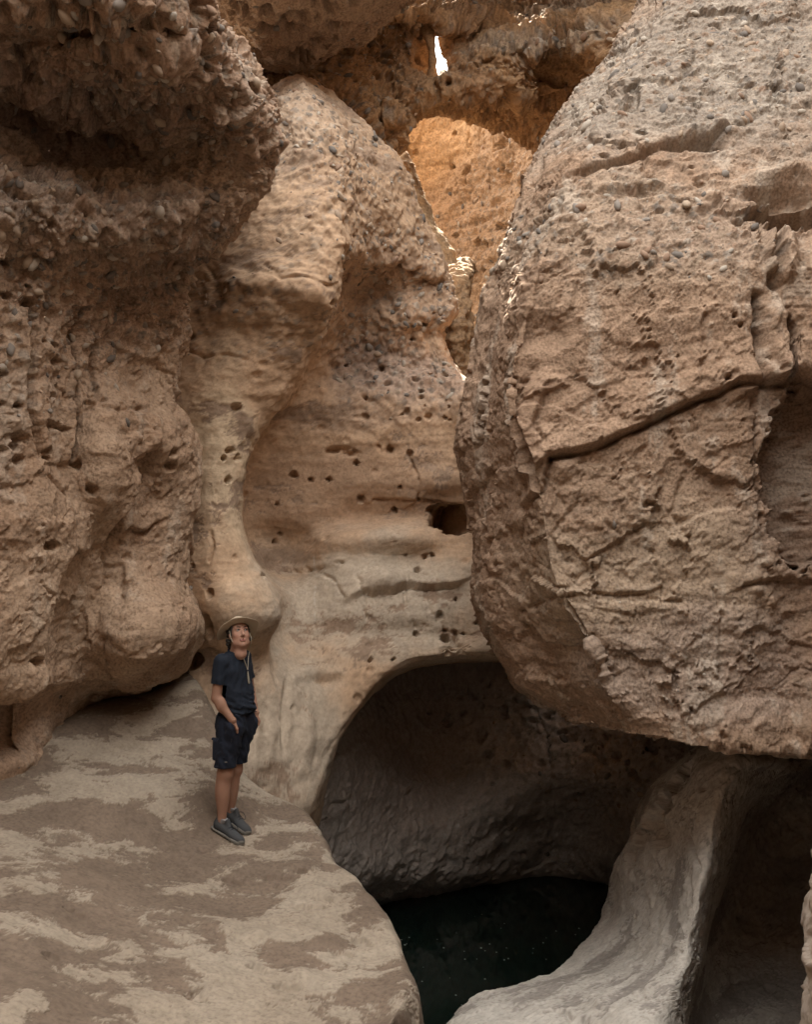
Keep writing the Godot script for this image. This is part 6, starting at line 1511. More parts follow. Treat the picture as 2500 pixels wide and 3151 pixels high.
	var s := painted(nets(strand, 0.02, [], func(p: Vector3) -> float: return 0.02 * n_fine.get_noise_3dv(p)), func(p: Vector3) -> Color: return Color(0.40, 0.25, 0.14) * (1.0 + 0.3 * n_fine.get_noise_3dv(p)))
	var o := place("rock_strand", commit(s), M.far)
	tag(o, "thin twisted strand of rock standing in the arch's bright opening", "rock")


# ------------------------------------------------------------------ water, ground and added canyon walls outside the frame

func wall_sheet(called: String, rows: Array, a: Color, b: Color) -> void:
	var flat := []
	for r in rows:
		var f := []
		for p in r:
			f.append_array([p.x, p.y, p.z])
		flat.append(f)
	var ones := []
	ones.resize(maxi(rows.size(), rows[0].size()))
	ones.fill(1.0)
	var s := sheet({"rows": flat, "step": 0.16, "across": ones, "down": ones, "cracks": [], "zones": [], "bumps": []}, {"lump": 0.3, "mid": 0.2, "fine": 0.03, "strata": 0.15, "a": a, "b": b})
	var o := place(called, commit(s), M.far)
	o.set_meta("kind", "structure")


func build_setting() -> void:
	var water := PlaneMesh.new()
	water.size = Vector2(9.0, 11.0)
	var w := place("water", water, M.water)
	w.position = Vector3(1.5, WATER, -13.0)
	w.set_meta("kind", "structure")
	var ground := PlaneMesh.new()
	ground.size = Vector2(160, 160)
	var g := place("ground", ground, plain("canyon_sand", Color(0.36, 0.28, 0.2)))
	g.position = Vector3(0, -4.4, -10)
	g.set_meta("kind", "structure")
	var ta := Color(0.46, 0.34, 0.24)
	var tb := Color(0.38, 0.27, 0.19)
	# unseen cliffs around the view, added and sized to block sun and sky
	var xs := [-9.0, -4.0, -1.5, 0.3, 1.2, 1.55, 1.9, 3.0, 5.0, 9.0]
	var deep := [15.2, 15.2, 15.2, 17.0, 18.0, 17.2, 18.3, 18.6, 18.2, 16.0]  # reach of the added overhang, notched, keeping sun off the arch
	var crown := []
	for r in [[38.0, 14.5, 0.0], [18.0, 14.0, 0.0], [12.0, 13.4, 0.0], [10.2, 13.8, 0.0], [11.0, 0.0, 0.8], [11.4, 0.0, 1.0], [14.0, 0.0, 1.0]]:
		var line := []
		for k in xs.size():
			line.append(Vector3(xs[k], r[0], -(r[1] if r[2] == 0.0 else lerpf(13.8, deep[k], r[2]))))
		crown.append(line)
	wall_sheet("unseen_canyon_wall", crown, ta, tb)
	wall_sheet("unseen_canyon_wall_001", [
		[Vector3(8.5, 15, -16), Vector3(8.0, 15, -9), Vector3(7.5, 15, -4), Vector3(8, 15, 6)],
		[Vector3(6.8, 9, -16), Vector3(6.8, 9, -9), Vector3(6.4, 9, -4), Vector3(7, 9, 6)],
		[Vector3(5.2, 4, -16), Vector3(5.4, 4, -9), Vector3(4.9, 4, -5), Vector3(6, 4, 6)],
		[Vector3(4.6, 0, -14), Vector3(4.4, 0, -9), Vector3(4.6, 0, -5.5), Vector3(5, 0, 6)],
		[Vector3(4.4, -4.5, -14), Vector3(4.2, -4.5, -9), Vector3(4.4, -4.5, -5.5), Vector3(4.6, -4.5, 6)]], ta, tb)
	wall_sheet("unseen_canyon_wall_002", [
		[Vector3(-8, 15, 6), Vector3(-7.5, 15, -2), Vector3(-6.5, 15, -8), Vector3(-6, 15, -15)],
		[Vector3(-7.5, 9, 6), Vector3(-6.8, 9, -2), Vector3(-5.5, 9, -8), Vector3(-5, 9, -15)],
		[Vector3(-6.5, 3, 6), Vector3(-5.8, 3, -2), Vector3(-5.2, 3, -8), Vector3(-5, 3, -15)],
		[Vector3(-6, -4.5, 6), Vector3(-5.6, -4.5, -2), Vector3(-5.2, -4.5, -8), Vector3(-5, -4.5, -15)]], ta, tb)
	wall_sheet("unseen_canyon_wall_003", [  # rear wall added to cut low sky light from the front
		[Vector3(8, 15, 6), Vector3(3, 15, 7), Vector3(-3, 15, 7), Vector3(-8, 15, 6)],
		[Vector3(7, 8, 6), Vector3(3, 8, 6), Vector3(-3, 8, 6), Vector3(-7.5, 8, 6)],
		[Vector3(6, 3, 6), Vector3(3, 3, 5), Vector3(-3, 3, 5), Vector3(-6.5, 3, 6)],
		[Vector3(4.6, -4.5, 6), Vector3(3, -4.5, 5), Vector3(-3, -4.5, 5), Vector3(-6, -4.5, 6)]], ta, tb)
	# pale flakes on the pool
	var mm := MultiMesh.new()
	mm.transform_format = MultiMesh.TRANSFORM_3D
	var flake := CylinderMesh.new()
	flake.top_radius = 0.008
	flake.bottom_radius = 0.009
	flake.height = 0.004
	flake.radial_segments = 6
	flake.rings = 0
	mm.mesh = flake
	mm.instance_count = 60
	for i in 60:
		mm.set_instance_transform(i, Transform3D(Basis(Vector3.UP, rng.randf() * TAU).scaled(Vector3.ONE * rng.randf_range(0.5, 1.2)), Vector3(rng.randf_range(-0.4, 2.0), WATER + 0.003, rng.randf_range(-14.3, -11.2))))
	var fl := MultiMeshInstance3D.new()
	fl.name = "floating_flakes"
	fl.multimesh = mm
	fl.material_override = M.flake
	fl.set_meta("kind", "stuff")
	fl.set_meta("label", "tiny pale flakes drifting on the dark pool")
	fl.set_meta("category", "debris")
	add_child(fl)


# ------------------------------------------------------------------ the man

# Distance field of tapered capsules ["c", a, b, ra, rb, blend] and ellipsoids ["e", centre, radii, blend]; ["x", centre, radii, blend] carves. Meshed as surface nets.
func nets(prims: Array, cell: float, cuts := [], ruffle = null) -> Dictionary:
	var box := AABB()
	var first := true
	for q in prims:
		if q[0] == "x":
			continue
		var b := AABB(q[1], Vector3.ZERO)
		if q[0] == "c":
			b = AABB(q[1], Vector3.ZERO).grow(q[3]).merge(AABB(q[2], Vector3.ZERO).grow(q[4]))
		else:
			b = AABB(q[1] - q[2], q[2] * 2.0)
		box = b if first else box.merge(b)
		first = false
	box = box.grow(cell * 4.0)
	var lo := box.position
	var nx := int(box.size.x / cell) + 2
	var ny := int(box.size.y / cell) + 2
	var nz := int(box.size.z / cell) + 2
	var f := PackedFloat32Array()
	f.resize(nx * ny * nz)
	f.fill(1.0)
	for q in prims:
		var kind: String = q[0]
		var a: Vector3 = q[1]
		var b: Vector3 = q[2]
		var k: float = q[5] if kind == "c" else q[3]
		var pb := AABB(a - b, b * 2.0)
		if kind == "c":
			pb = AABB(a, Vector3.ZERO).grow(q[3]).merge(AABB(b, Vector3.ZERO).grow(q[4]))
		pb = pb.grow(k + cell * 3.0)
		var i0 := maxi(0, int((pb.position.x - lo.x) / cell))
		var j0 := maxi(0, int((pb.position.y - lo.y) / cell))
		var k0 := maxi(0, int((pb.position.z - lo.z) / cell))
		var i1 := mini(nx - 1, int((pb.end.x - lo.x) / cell) + 1)
		var j1 := mini(ny - 1, int((pb.end.y - lo.y) / cell) + 1)
		var k1 := mini(nz - 1, int((pb.end.z - lo.z) / cell) + 1)
		var ab := b - a
		var inv := 1.0 / maxf(ab.length_squared(), 1e-9)
		var small := minf(b.x, minf(b.y, b.z))
		for z in range(k0, k1 + 1):
			for y in range(j0, j1 + 1):
				var o := (z * ny + y) * nx
				for x in range(i0, i1 + 1):
					var p := lo + Vector3(x, y, z) * cell
					var d: float
					if kind == "c":
						var t := clampf((p - a).dot(ab) * inv, 0.0, 1.0)
						d = p.distance_to(a + ab * t) - lerpf(q[3], q[4], t)
					else:
						var s := ((p - a) / b).length()
						d = (s - 1.0) * small
					var e := f[o + x]
					if kind == "x":
						var h := clampf(0.5 - 0.5 * (e + d) / k, 0.0, 1.0)
						f[o + x] = lerpf(e, -d, h) + k * h * (1.0 - h)
					else:
						var h := clampf(0.5 + 0.5 * (e - d) / k, 0.0, 1.0)
						f[o + x] = lerpf(e, d, h) - k * h * (1.0 - h)
	if cuts or ruffle != null:
		for z in nz:
			for y in ny:
				for x in nx:
					var o := (z * ny + y) * nx + x
					if f[o] < cell * 4.0:
						var p := lo + Vector3(x, y, z) * cell
						if ruffle != null:
							f[o] += ruffle.call(p)
						for c in cuts:
							f[o] = maxf(f[o], (p - c[0]).dot(c[1]))
	var v := PackedVector3Array()
	var n := PackedVector3Array()
	var id := {}
	var idx := PackedInt32Array()
	var sx := 1
	var sy := nx
	var sz := nx * ny
	var offs := [0, sx, sy, sx + sy, sz, sx + sz, sy + sz, sx + sy + sz]
	for z in nz - 1:
		for y in ny - 1:
			for x in nx - 1:
				var o := x + y * sy + z * sz
				var g := f[o]
				if absf(g) > cell * 3.0:
					continue
				var mask := 0
				for c in 8:
					if f[o + offs[c]] < 0.0:
						mask |= 1 << c
				if mask == 0 or mask == 255:
					continue
				var sum := Vector3.ZERO
				var cnt := 0
				for e in [[0, 1], [2, 3], [4, 5], [6, 7], [0, 2], [1, 3], [4, 6], [5, 7], [0, 4], [1, 5], [2, 6], [3, 7]]:
					var fa := f[o + offs[e[0]]]
					var fb := f[o + offs[e[1]]]
					if (fa < 0.0) != (fb < 0.0):
						var t := fa / (fa - fb)
						var ca := Vector3(e[0] & 1, (e[0] >> 1) & 1, e[0] >> 2)
						var cb := Vector3(e[1] & 1, (e[1] >> 1) & 1, e[1] >> 2)
						sum += ca.lerp(cb, t)
						cnt += 1
				id[o] = v.size()
				v.append(lo + (Vector3(x, y, z) + sum / cnt) * cell)
				n.append(Vector3.ZERO)
	for o in id:
		var s: bool = f[o] < 0.0
		for e in [[sx, sy, sz], [sy, sz, sx], [sz, sx, sy]]:
			if (f[o + e[0]] < 0.0) == s:
				continue
			var qa: int = o - e[1] - e[2]
			var qb: int = o - e[2]
			var qc: int = o - e[1]
			if not (id.has(qa) and id.has(qb) and id.has(qc)):
				continue
			var a: int = id[qa]
			var b: int = id[qb]
			var c: int = id[o]
			var d: int = id[qc]
			if s:
				idx.append_array(PackedInt32Array([a, c, b, a, d, c]))
			else:
				idx.append_array(PackedInt32Array([a, b, c, a, c, d]))
	for t in idx.size() / 3:
		var a := v[idx[t * 3]]
		var fn := (v[idx[t * 3 + 2]] - a).cross(v[idx[t * 3 + 1]] - a)
		for c in 3:
			n[idx[t * 3 + c]] += fn
	for i in n.size():
		n[i] = n[i].normalized()
	return {"v": v, "n": n, "i": idx}


func moved(s: Dictionary, t: Transform3D) -> Dictionary:
	var v: PackedVector3Array = s.v
	var n: PackedVector3Array = s.n
	for i in v.size():
		v[i] = t * v[i]
		n[i] = (t.basis * n[i]).normalized()
	s.v = v
	s.n = n
	return s


func joined(a: Dictionary, b: Dictionary) -> Dictionary:
	var shift: int = a.v.size()
	var ix: PackedInt32Array = b.i
	for i in ix.size():
		ix[i] += shift
	return {"v": a.v + b.v, "n": a.n + b.n, "c": a.c + b.c, "i": a.i + ix}


func painted(s: Dictionary, how: Callable) -> Dictionary:
	var c := PackedColorArray()
	for p in s.v:
		c.append(how.call(p))
	s.c = c
	return s


# A round cord through points.
func cord(pts: Array, r: float, sides := 6) -> Dictionary:
	var v := PackedVector3Array()
	var n := PackedVector3Array()
	var c := PackedColorArray()
	var idx := PackedInt32Array()
	var fine := []
	for i in pts.size() - 1:
		for k in 5:
			var a: Vector3 = pts[maxi(i - 1, 0)]
			var d: Vector3 = pts[mini(i + 2, pts.size() - 1)]
			var p: Vector3 = pts[i]
			fine.append(p.cubic_interpolate(pts[i + 1], a, d, k / 5.0))
	fine.append(pts[-1])
	for i in fine.size():
		var t: Vector3 = (fine[mini(i + 1, fine.size() - 1)] - fine[maxi(i - 1, 0)]).normalized()
		var u := t.cross(Vector3(0.31, 0.2, 0.93)).normalized()
		var w := t.cross(u)
		for k in sides:
			var q := u * cos(TAU * k / sides) + w * sin(TAU * k / sides)
			v.append(fine[i] + q * r)
			n.append(q)
			c.append(Color.WHITE)
	for i in fine.size() - 1:
		for k in sides:
			var a := i * sides + k
			var b := i * sides + (k + 1) % sides
			idx.append_array(PackedInt32Array([a, a + sides, b, b, a + sides, b + sides]))
	return {"v": v, "n": n, "c": c, "i": idx}


func white(_p: Vector3) -> Color:
	return Color.WHITE


func build_person() -> void:
	var skin := StandardMaterial3D.new()
	skin.resource_name = "tanned_skin"
	skin.vertex_color_use_as_albedo = true
	skin.roughness = 0.65
	skin.metallic_specular = 0.4
	skin.subsurf_scatter_enabled = true
	skin.subsurf_scatter_strength = 0.04
	var navy := plain("navy_jersey", Color(0.009, 0.013, 0.022), 0.85, 0.35)
	navy.rim_enabled = true
	navy.rim = 0.1
	var short_cloth := plain("charcoal_cotton", Color(0.015, 0.0185, 0.030), 0.9, 0.3)
	short_cloth.rim_enabled = true
	short_cloth.rim = 0.1
	var hat_cloth := plain("beige_canvas", Color(0.42, 0.345, 0.26), 0.9, 0.3)
	var hair_mat := plain("dark_hair", Color(0.018, 0.013, 0.010), 0.6, 0.5)
	var shoe_mat := plain("grey_shoe_mesh", Color(0.048, 0.05, 0.053), 0.85, 0.4)
	var dust_mat := plain("dusty_rubber", Color(0.15, 0.14, 0.125), 0.9, 0.3)
	var lace_mat := plain("dark_lace", Color(0.02, 0.022, 0.028), 0.8)
	var sock_mat := plain("pale_sock", Color(0.22, 0.21, 0.21), 0.9)
	var cord_mat := plain("tan_cord", Color(0.36, 0.32, 0.25), 0.85)
	var eye_mat := plain("eye_white", Color(0.34, 0.30, 0.28), 0.4)
	var iris_mat := plain("dark_iris", Color(0.03, 0.02, 0.014), 0.45, 0.2)

	var turn := deg_to_rad(65.0)
	var man := Node3D.new()
	man.name = "person"
	add_child(man)
	man.rotation.y = turn
	man.scale = Vector3.ONE * 0.985
	man.position = Vector3(-1.392, stand_height(Vector3(-1.38, 0, -9.57)) + 0.002, -9.58)
	tag(man, "man in beige sun hat, navy t-shirt and dark shorts gazing up, hands in pockets", "person")

	# skin: arms, hands, legs, neck and the trunk under the clothes
	var sh_r := Vector3(-0.165, 1.40, 0.015)
	var el_r := Vector3(-0.205, 1.115, -0.005)
	var wr_r := Vector3(-0.164, 0.935, 0.128)
	var sh_l := Vector3(0.165, 1.40, 0.015)
	var el_l := Vector3(0.235, 1.12, 0.035)
	var wr_l := Vector3(0.168, 0.945, 0.128)
	var prims := [
		["c", Vector3(0, 1.00, 0.055), Vector3(0, 1.30, 0.020), 0.06, 0.06, 0.03],
		["c", Vector3(-0.14, 1.39, 0.02), Vector3(0.14, 1.39, 0.02), 0.045, 0.045, 0.03],
		["c", Vector3(0, 1.38, 0.035), Vector3(0, 1.56, 0.072), 0.056, 0.050, 0.03],
		["c", sh_r, el_r, 0.050, 0.039, 0.02], ["c", el_r, wr_r, 0.040, 0.027, 0.012],
		["e", el_r.lerp(wr_r, 0.28) + Vector3(-0.004, 0, 0.004), Vector3(0.042, 0.06, 0.042), 0.02],
		["c", sh_l, el_l, 0.050, 0.039, 0.02], ["c", el_l, wr_l, 0.040, 0.027, 0.012],
		["c", Vector3(-0.075, 0.93, 0.055), Vector3(-0.088, 0.50, 0.0), 0.085, 0.058, 0.03],
		["c", Vector3(0.075, 0.93, 0.055), Vector3(0.085, 0.50, -0.02), 0.085, 0.058, 0.03],
		["c", Vector3(-0.088, 0.50, 0.0), Vector3(-0.085, 0.09, -0.035), 0.056, 0.034, 0.02],
		["e", Vector3(-0.089, 0.36, -0.030), Vector3(0.053, 0.13, 0.052), 0.04],
		["c", Vector3(0.085, 0.50, -0.02), Vector3(0.078, 0.09, -0.075), 0.056, 0.034, 0.02],
		["e", Vector3(0.086, 0.36, -0.058), Vector3(0.053, 0.13, 0.052), 0.04],
		["e", Vector3(-0.088, 0.495, 0.022), Vector3(0.042, 0.05, 0.04), 0.03],
		["e", Vector3(0.085, 0.495, 0.002), Vector3(0.042, 0.05, 0.04), 0.03],
	]
	var flesh := func(p: Vector3) -> Color:
		var w := 0.5 + 0.5 * n_tone.get_noise_3dv(p * 6.0)
		var low := Color(0.25, 0.135, 0.092)  # darker than the face: shade on the legs put into skin
		return low.lerp(Color(0.31, 0.172, 0.118), w)
	var body := painted(nets(prims, 0.011), flesh)
	# hands: palm, four fingers and a thumb each, slipped into the pockets
	for side: float in [-1.0, 1.0]:
		var wr := wr_r if side < 0 else wr_l
		var el := el_r if side < 0 else el_l
		var along := Vector3(0.34 * -side, -1.0, -0.28).normalized()
		var out := Vector3(side, 0.0, -0.25).normalized()
		var front: Vector3 = out.cross(along).normalized() * -side
		if front.z < 0:
			front = -front
		var palm := wr + along * 0.055
		var hp := [["c", wr - along * 0.01, wr + along * 0.03, 0.026, 0.024, 0.012],
			["c", palm + front * 0.022, palm + front * 0.018 + along * 0.03, 0.017, 0.014, 0.012],
			["c", palm - front * 0.022, palm - front * 0.020 + along * 0.028, 0.016, 0.013, 0.012],
			["e", palm, Vector3(0.022, 0.046, 0.034), 0.012]]
		for k in 4:
			var root: Vector3 = palm + along * 0.036 + front * (0.027 - 0.018 * k)
			var long: float = [0.036, 0.042, 0.039, 0.030][k]
			var kn: Vector3 = root + along * long - out * 0.006
			hp.append(["c", root, kn, 0.0095, 0.0085, 0.004])
			hp.append(["c", kn, kn + (along - out * 0.55).normalized() * long * 0.85, 0.0085, 0.007, 0.004])
		var tr: Vector3 = wr + along * 0.02 + front * 0.026
		var tk: Vector3 = tr + (along * 0.7 + front * 0.75).normalized() * 0.036
		hp.append(["c", tr, tk, 0.0125, 0.0105, 0.008])
		hp.append(["c", tk, tk + (along + front * 0.15).normalized() * 0.032, 0.0100, 0.0085, 0.004])
		body = joined(body, painted(nets(hp, 0.0035), flesh))
	# head, in its own axes: face towards +z
	var yaw := deg_to_rad(25.0)
	var head_t := Transform3D(Basis(Vector3.UP, yaw - turn) * Basis(Vector3.RIGHT, deg_to_rad(-21.0)), Vector3(0.0, 1.605, 0.078))
	var hd := [
		["e", Vector3(0, 0.028, -0.014), Vector3(0.074, 0.090, 0.094), 0.02],
		["e", Vector3(0, -0.028, 0.030), Vector3(0.060, 0.086, 0.060), 0.03],
		["c", Vector3(-0.034, -0.074, 0.018), Vector3(0.034, -0.074, 0.018), 0.034, 0.034, 0.03],
		["e", Vector3(0, -0.100, 0.056), Vector3(0.026, 0.021, 0.022), 0.022],
		["e", Vector3(-0.040, -0.022, 0.058), Vector3(0.022, 0.022, 0.020), 0.02],
		["e", Vector3(0.040, -0.022, 0.058), Vector3(0.022, 0.022, 0.020), 0.02],
		["c", Vector3(-0.040, 0.030, 0.070), Vector3(0.040, 0.030, 0.070), 0.013, 0.013, 0.012],
		["x", Vector3(-0.031, 0.010, 0.098), Vector3(0.018, 0.012, 0.018), 0.008],
		["x", Vector3(0.031, 0.010, 0.098), Vector3(0.018, 0.012, 0.018), 0.008],
		["c", Vector3(0, 0.016, 0.084), Vector3(0, -0.030, 0.108), 0.008, 0.0115, 0.010],
		["e", Vector3(-0.0115, -0.037, 0.096), Vector3(0.0085, 0.008, 0.010), 0.006],
		["e", Vector3(0.0115, -0.037, 0.096), Vector3(0.0085, 0.008, 0.010), 0.006],
		["c", Vector3(-0.019, -0.066, 0.083), Vector3(0.019, -0.066, 0.083), 0.0045, 0.0045, 0.006],
		["c", Vector3(0, -0.0635, 0.090), Vector3(0, -0.0640, 0.090), 0.006, 0.006, 0.006],
		["c", Vector3(-0.015, -0.0745, 0.085), Vector3(0.015, -0.0745, 0.085), 0.0065, 0.0065, 0.006],
		["e", Vector3(-0.077, -0.008, -0.008), Vector3(0.010, 0.032, 0.020), 0.006],
		["e", Vector3(0.077, -0.008, -0.008), Vector3(0.010, 0.032, 0.020), 0.006],
		["c", Vector3(0, -0.080, -0.022), Vector3(0, -0.150, -0.030), 0.052, 0.054, 0.03],
	]
	var face := func(p: Vector3) -> Color:
		var c := Color(0.37, 0.21, 0.15)
		var cheek := exp(-(Vector3(absf(p.x) - 0.042, p.y + 0.028, p.z - 0.06) / 0.024).length_squared())
		c = c.lerp(Color(0.40, 0.18, 0.13), 0.6 * cheek)
		var lips := smoothstep(0.0115, 0.007, absf(p.y + 0.0695)) * smoothstep(0.030, 0.022, absf(p.x)) * smoothstep(0.078, 0.084, p.z)
		c = c.lerp(Color(0.29, 0.12, 0.10), 0.8 * lips)
		var gap := smoothstep(0.0022, 0.0008, absf(p.y + 0.0693)) * smoothstep(0.026, 0.02, absf(p.x)) * smoothstep(0.08, 0.084, p.z)
		c = c.lerp(Color(0.10, 0.035, 0.03), gap)
		return c
	body = joined(body, moved(painted(nets(hd, 0.0034), face), head_t))
	place("body", commit(body), skin, man)
	for side: float in [-1.0, 1.0]:
		var ball := SphereMesh.new()
		ball.radius = 0.0118
		ball.height = 0.0236
		ball.radial_segments = 16
		ball.rings = 8
		var eye := place("eye", ball, eye_mat, man)
		eye.transform = head_t * Transform3D(Basis(), Vector3(0.031 * side, 0.0105, 0.0765))
		var spot := SphereMesh.new()
		spot.radius = 0.0072
		spot.height = 0.0144
		spot.radial_segments = 12
		spot.rings = 6
		var iris := place("iris", spot, iris_mat, eye)
		iris.position = Vector3(0.003, 0.0028, 0.0070)
		var lid := moved(cord([Vector3(-0.017, 0.0, -0.003), Vector3(-0.008, 0.006, 0.003), Vector3(0.002, 0.0075, 0.004), Vector3(0.016, 0.001, -0.002)].map(func(q): return Vector3(q.x * side, q.y, q.z)), 0.0016), Transform3D(Basis(), Vector3(0.031 * side, 0.0125, 0.0875)))
		place("eyelash", commit(moved(lid, head_t)), hair_mat, man)
		var brow := cord([Vector3(0.012 * side, 0.0315, 0.0875), Vector3(0.024 * side, 0.0365, 0.0855), Vector3(0.038 * side, 0.0375, 0.079), Vector3(0.050 * side, 0.032, 0.069)], 0.0042)
		place("eyebrow", commit(moved(brow, head_t)), hair_mat, man)
	# dark curly hair showing under the hat
	var hairs := []
	rng.seed = 21
	for k in 64:
		var side := -1.0 if k % 2 == 0 else 1.0
		var a := rng.randf_range(0.42, 1.0) * PI * side
		var h := rng.randf_range(-0.088, 0.045)
		var r := 0.079 + 0.010 * rng.randf() + (0.014 if h < -0.03 else 0.0)
		hairs.append(["e", Vector3(sin(a) * r * 0.97, h, cos(a) * r - 0.018), Vector3.ONE * rng.randf_range(0.009, 0.017), 0.007])
	for side: float in [-1.0, 1.0]:
		hairs.append(["c", Vector3(0.067 * side, 0.05, 0.035), Vector3(0.073 * side, -0.012, 0.020), 0.010, 0.007, 0.01])
	hairs.append(["c", Vector3(-0.052, 0.082, 0.046), Vector3(0.052, 0.082, 0.046), 0.012, 0.012, 0.012])
	hairs.append(["e", Vector3(0, 0.03, -0.03), Vector3(0.080, 0.085, 0.088), 0.01])
	var hair := nets(hairs, 0.0045, [], func(p: Vector3) -> float: return 0.004 * n_fine.get_noise_3dv(p * 16.0))
	place("hair", commit(moved(painted(hair, white), head_t)), hair_mat, man)

	# t-shirt
	var cloth_noise := noise(51, 5.0, 3)
	var folds := func(p: Vector3) -> float:
		var low := smoothstep(1.25, 1.0, p.y)
		var w := cloth_noise.get_noise_3d(p.x * 1.2, p.y * 5.5 + p.x * 1.6 + p.z * 1.2, p.z * 1.2)
		var pull := cloth_noise.get_noise_3d(p.x * 3.0 + 4.0, p.y * 2.0 - p.x * 2.0, p.z * 3.0)
		return 0.019 * low * w + 0.009 * pull
	var tee := [
		["c", Vector3(-0.070, 1.16, 0.045), Vector3(-0.085, 1.31, 0.028), 0.092, 0.098, 0.04],
		["c", Vector3(0.070, 1.16, 0.045), Vector3(0.085, 1.31, 0.028), 0.092, 0.098, 0.04],
		["c", Vector3(-0.060, 0.94, 0.068), Vector3(-0.062, 1.12, 0.060), 0.108, 0.100, 0.04],
		["c", Vector3(0.060, 0.94, 0.068), Vector3(0.062, 1.12, 0.060), 0.108, 0.100, 0.04],
		["e", Vector3(0, 1.02, 0.095), Vector3(0.11, 0.09, 0.09), 0.05],
		["c", Vector3(0, 1.15, 0.062), Vector3(0, 1.37, 0.050), 0.086, 0.074, 0.04],
		["c", Vector3(-0.135, 1.395, 0.018), Vector3(0.135, 1.395, 0.018), 0.058, 0.058, 0.03],
		["c", Vector3(-0.05, 1.425, 0.03), Vector3(0.05, 1.425, 0.03), 0.052, 0.052, 0.03],
		["c", sh_r, sh_r.lerp(el_r, 0.75), 0.062, 0.056, 0.025],
		["c", sh_l, sh_l.lerp(el_l, 0.75), 0.062, 0.056, 0.025],
		["x", Vector3(0, 1.497, 0.060), Vector3(0.074, 0.050, 0.082), 0.008],
	]
	var shirt := painted(nets(tee, 0.009, [[Vector3(0, 0.965, 0.06), Vector3(0, -1, 0.10).normalized()], [Vector3(-0.19, 1.215, 0), Vector3(-0.35, -1.0, 0).normalized()], [Vector3(0.2, 1.215, 0), Vector3(0.35, -1.0, 0).normalized()]].slice(0, 1), folds), white)
	# sleeves end above the elbow
	shirt = trim(shirt, func(p: Vector3) -> bool:
		for arm in [[sh_r, el_r], [sh_l, el_l]]:
			var ax: Vector3 = arm[1] - arm[0]
			var u: float = (p - arm[0]).dot(ax) / ax.length_squared()
			if u > 0.62 and absf(p.x) > 0.158 and p.distance_to(arm[0] + ax * u) < 0.072:
				return true
		return false)
	var tshirt := place("t_shirt", commit(shirt), navy, man)
	var collar_pts := []
	for k in 17:
		var a := TAU * k / 16.0
		collar_pts.append(Vector3(sin(a) * 0.068, 1.462 - 0.020 * cos(a), 0.050 + cos(a) * 0.062))
	place("collar", commit(cord(collar_pts, 0.0065)), navy, tshirt)

	# shorts
	var pleats := func(p: Vector3) -> float:
		var w := cloth_noise.get_noise_3d(p.x * 2.2, p.y * 2.6 + p.x * 3.0, p.z * 2.2)
		return 0.017 * w
	var pants := [
		["c", Vector3(-0.065, 0.965, 0.062), Vector3(-0.070, 0.88, 0.05), 0.104, 0.112, 0.04],
		["c", Vector3(0.065, 0.965, 0.062), Vector3(0.070, 0.88, 0.05), 0.104, 0.112, 0.04],
		["c", Vector3(-0.075, 0.90, 0.045), Vector3(-0.098, 0.50, 0.000), 0.112, 0.082, 0.02],
		["c", Vector3(0.075, 0.90, 0.045), Vector3(0.095, 0.50, -0.018), 0.112, 0.082, 0.02],
		["e", Vector3(0, 0.90, -0.02), Vector3(0.13, 0.10, 0.08), 0.05],
		["c", Vector3(-0.165, 0.90, 0.115), Vector3(-0.150, 0.83, 0.10), 0.030, 0.028, 0.03],
		["c", Vector3(0.165, 0.90, 0.115), Vector3(0.150, 0.83, 0.10), 0.030, 0.028, 0.03],
		["c", Vector3(-0.140, 0.875, 0.108), Vector3(-0.112, 0.775, 0.085), 0.046, 0.048, 0.03],
		["c", Vector3(0.144, 0.880, 0.108), Vector3(0.116, 0.780, 0.085), 0.046, 0.048, 0.03],
		["x", Vector3(0.0, 0.60, -0.005), Vector3(0.010, 0.20, 0.2), 0.01],
	]
	var short_mesh := painted(nets(pants, 0.009, [[Vector3(0, 0.548, 0), Vector3(0, -1, 0.0)], [Vector3(0, 1.005, 0), Vector3(0, 1, 0)]], pleats), white)
	var shorts := place("shorts", commit(short_mesh), short_cloth, man)
	for side: float in [-1.0, 1.0]:
		var pad := []
		for z in [-0.045, -0.015, 0.015, 0.045, 0.065]:
			var bulge := 0.130 + 0.026 * (1.0 - pow((z - 0.005) / 0.11, 2.0))
			pad.append(["c", Vector3((bulge + 0.008) * side, 0.762, z), Vector3((bulge - 0.004) * side, 0.625, z - 0.012), 0.020, 0.020, 0.008])
		for z in [-0.05, 0.0, 0.05]:
			pad.append(["c", Vector3((0.162 - absf(z) * 0.2) * side, 0.778, z - 0.02), Vector3((0.162 - absf(z) * 0.2) * side, 0.778, z + 0.025), 0.013, 0.013, 0.006])
		var pk := nets(pad, 0.006)
		place("cargo_pocket", commit(painted(pk, white)), short_cloth, shorts)
	place("zip", commit(cord([Vector3(-0.176, 0.800, 0.120), Vector3(-0.178, 0.770, 0.118)], 0.003)), lace_mat, shorts)
	place("label", commit(cord([Vector3(-0.172, 0.607, 0.055), Vector3(-0.166, 0.608, 0.072)], 0.004)), dust_mat, shorts)
	place("wristband", commit(ring(wr_l + Vector3(0, 0.004, -0.006), (wr_l - el_l).normalized(), 0.030, 0.004)), lace_mat, man)

	# sun hat: a wide wavy brim and a dome, tipped back
	var hat_t := Transform3D(Basis(Vector3.UP, yaw - turn + deg_to_rad(2.0)) * Basis(Vector3.RIGHT, deg_to_rad(-34.0)), head_t * Vector3(0, 0.050, -0.016))
	var hat := place("sun_hat", commit(moved(hat_mesh(), hat_t)), hat_cloth, man)
	var band_pts := []
	for k in 25:
		var a := TAU * k / 24.0
		band_pts.append(hat_t * Vector3(sin(a) * 0.083, 0.006, cos(a) * 0.096))
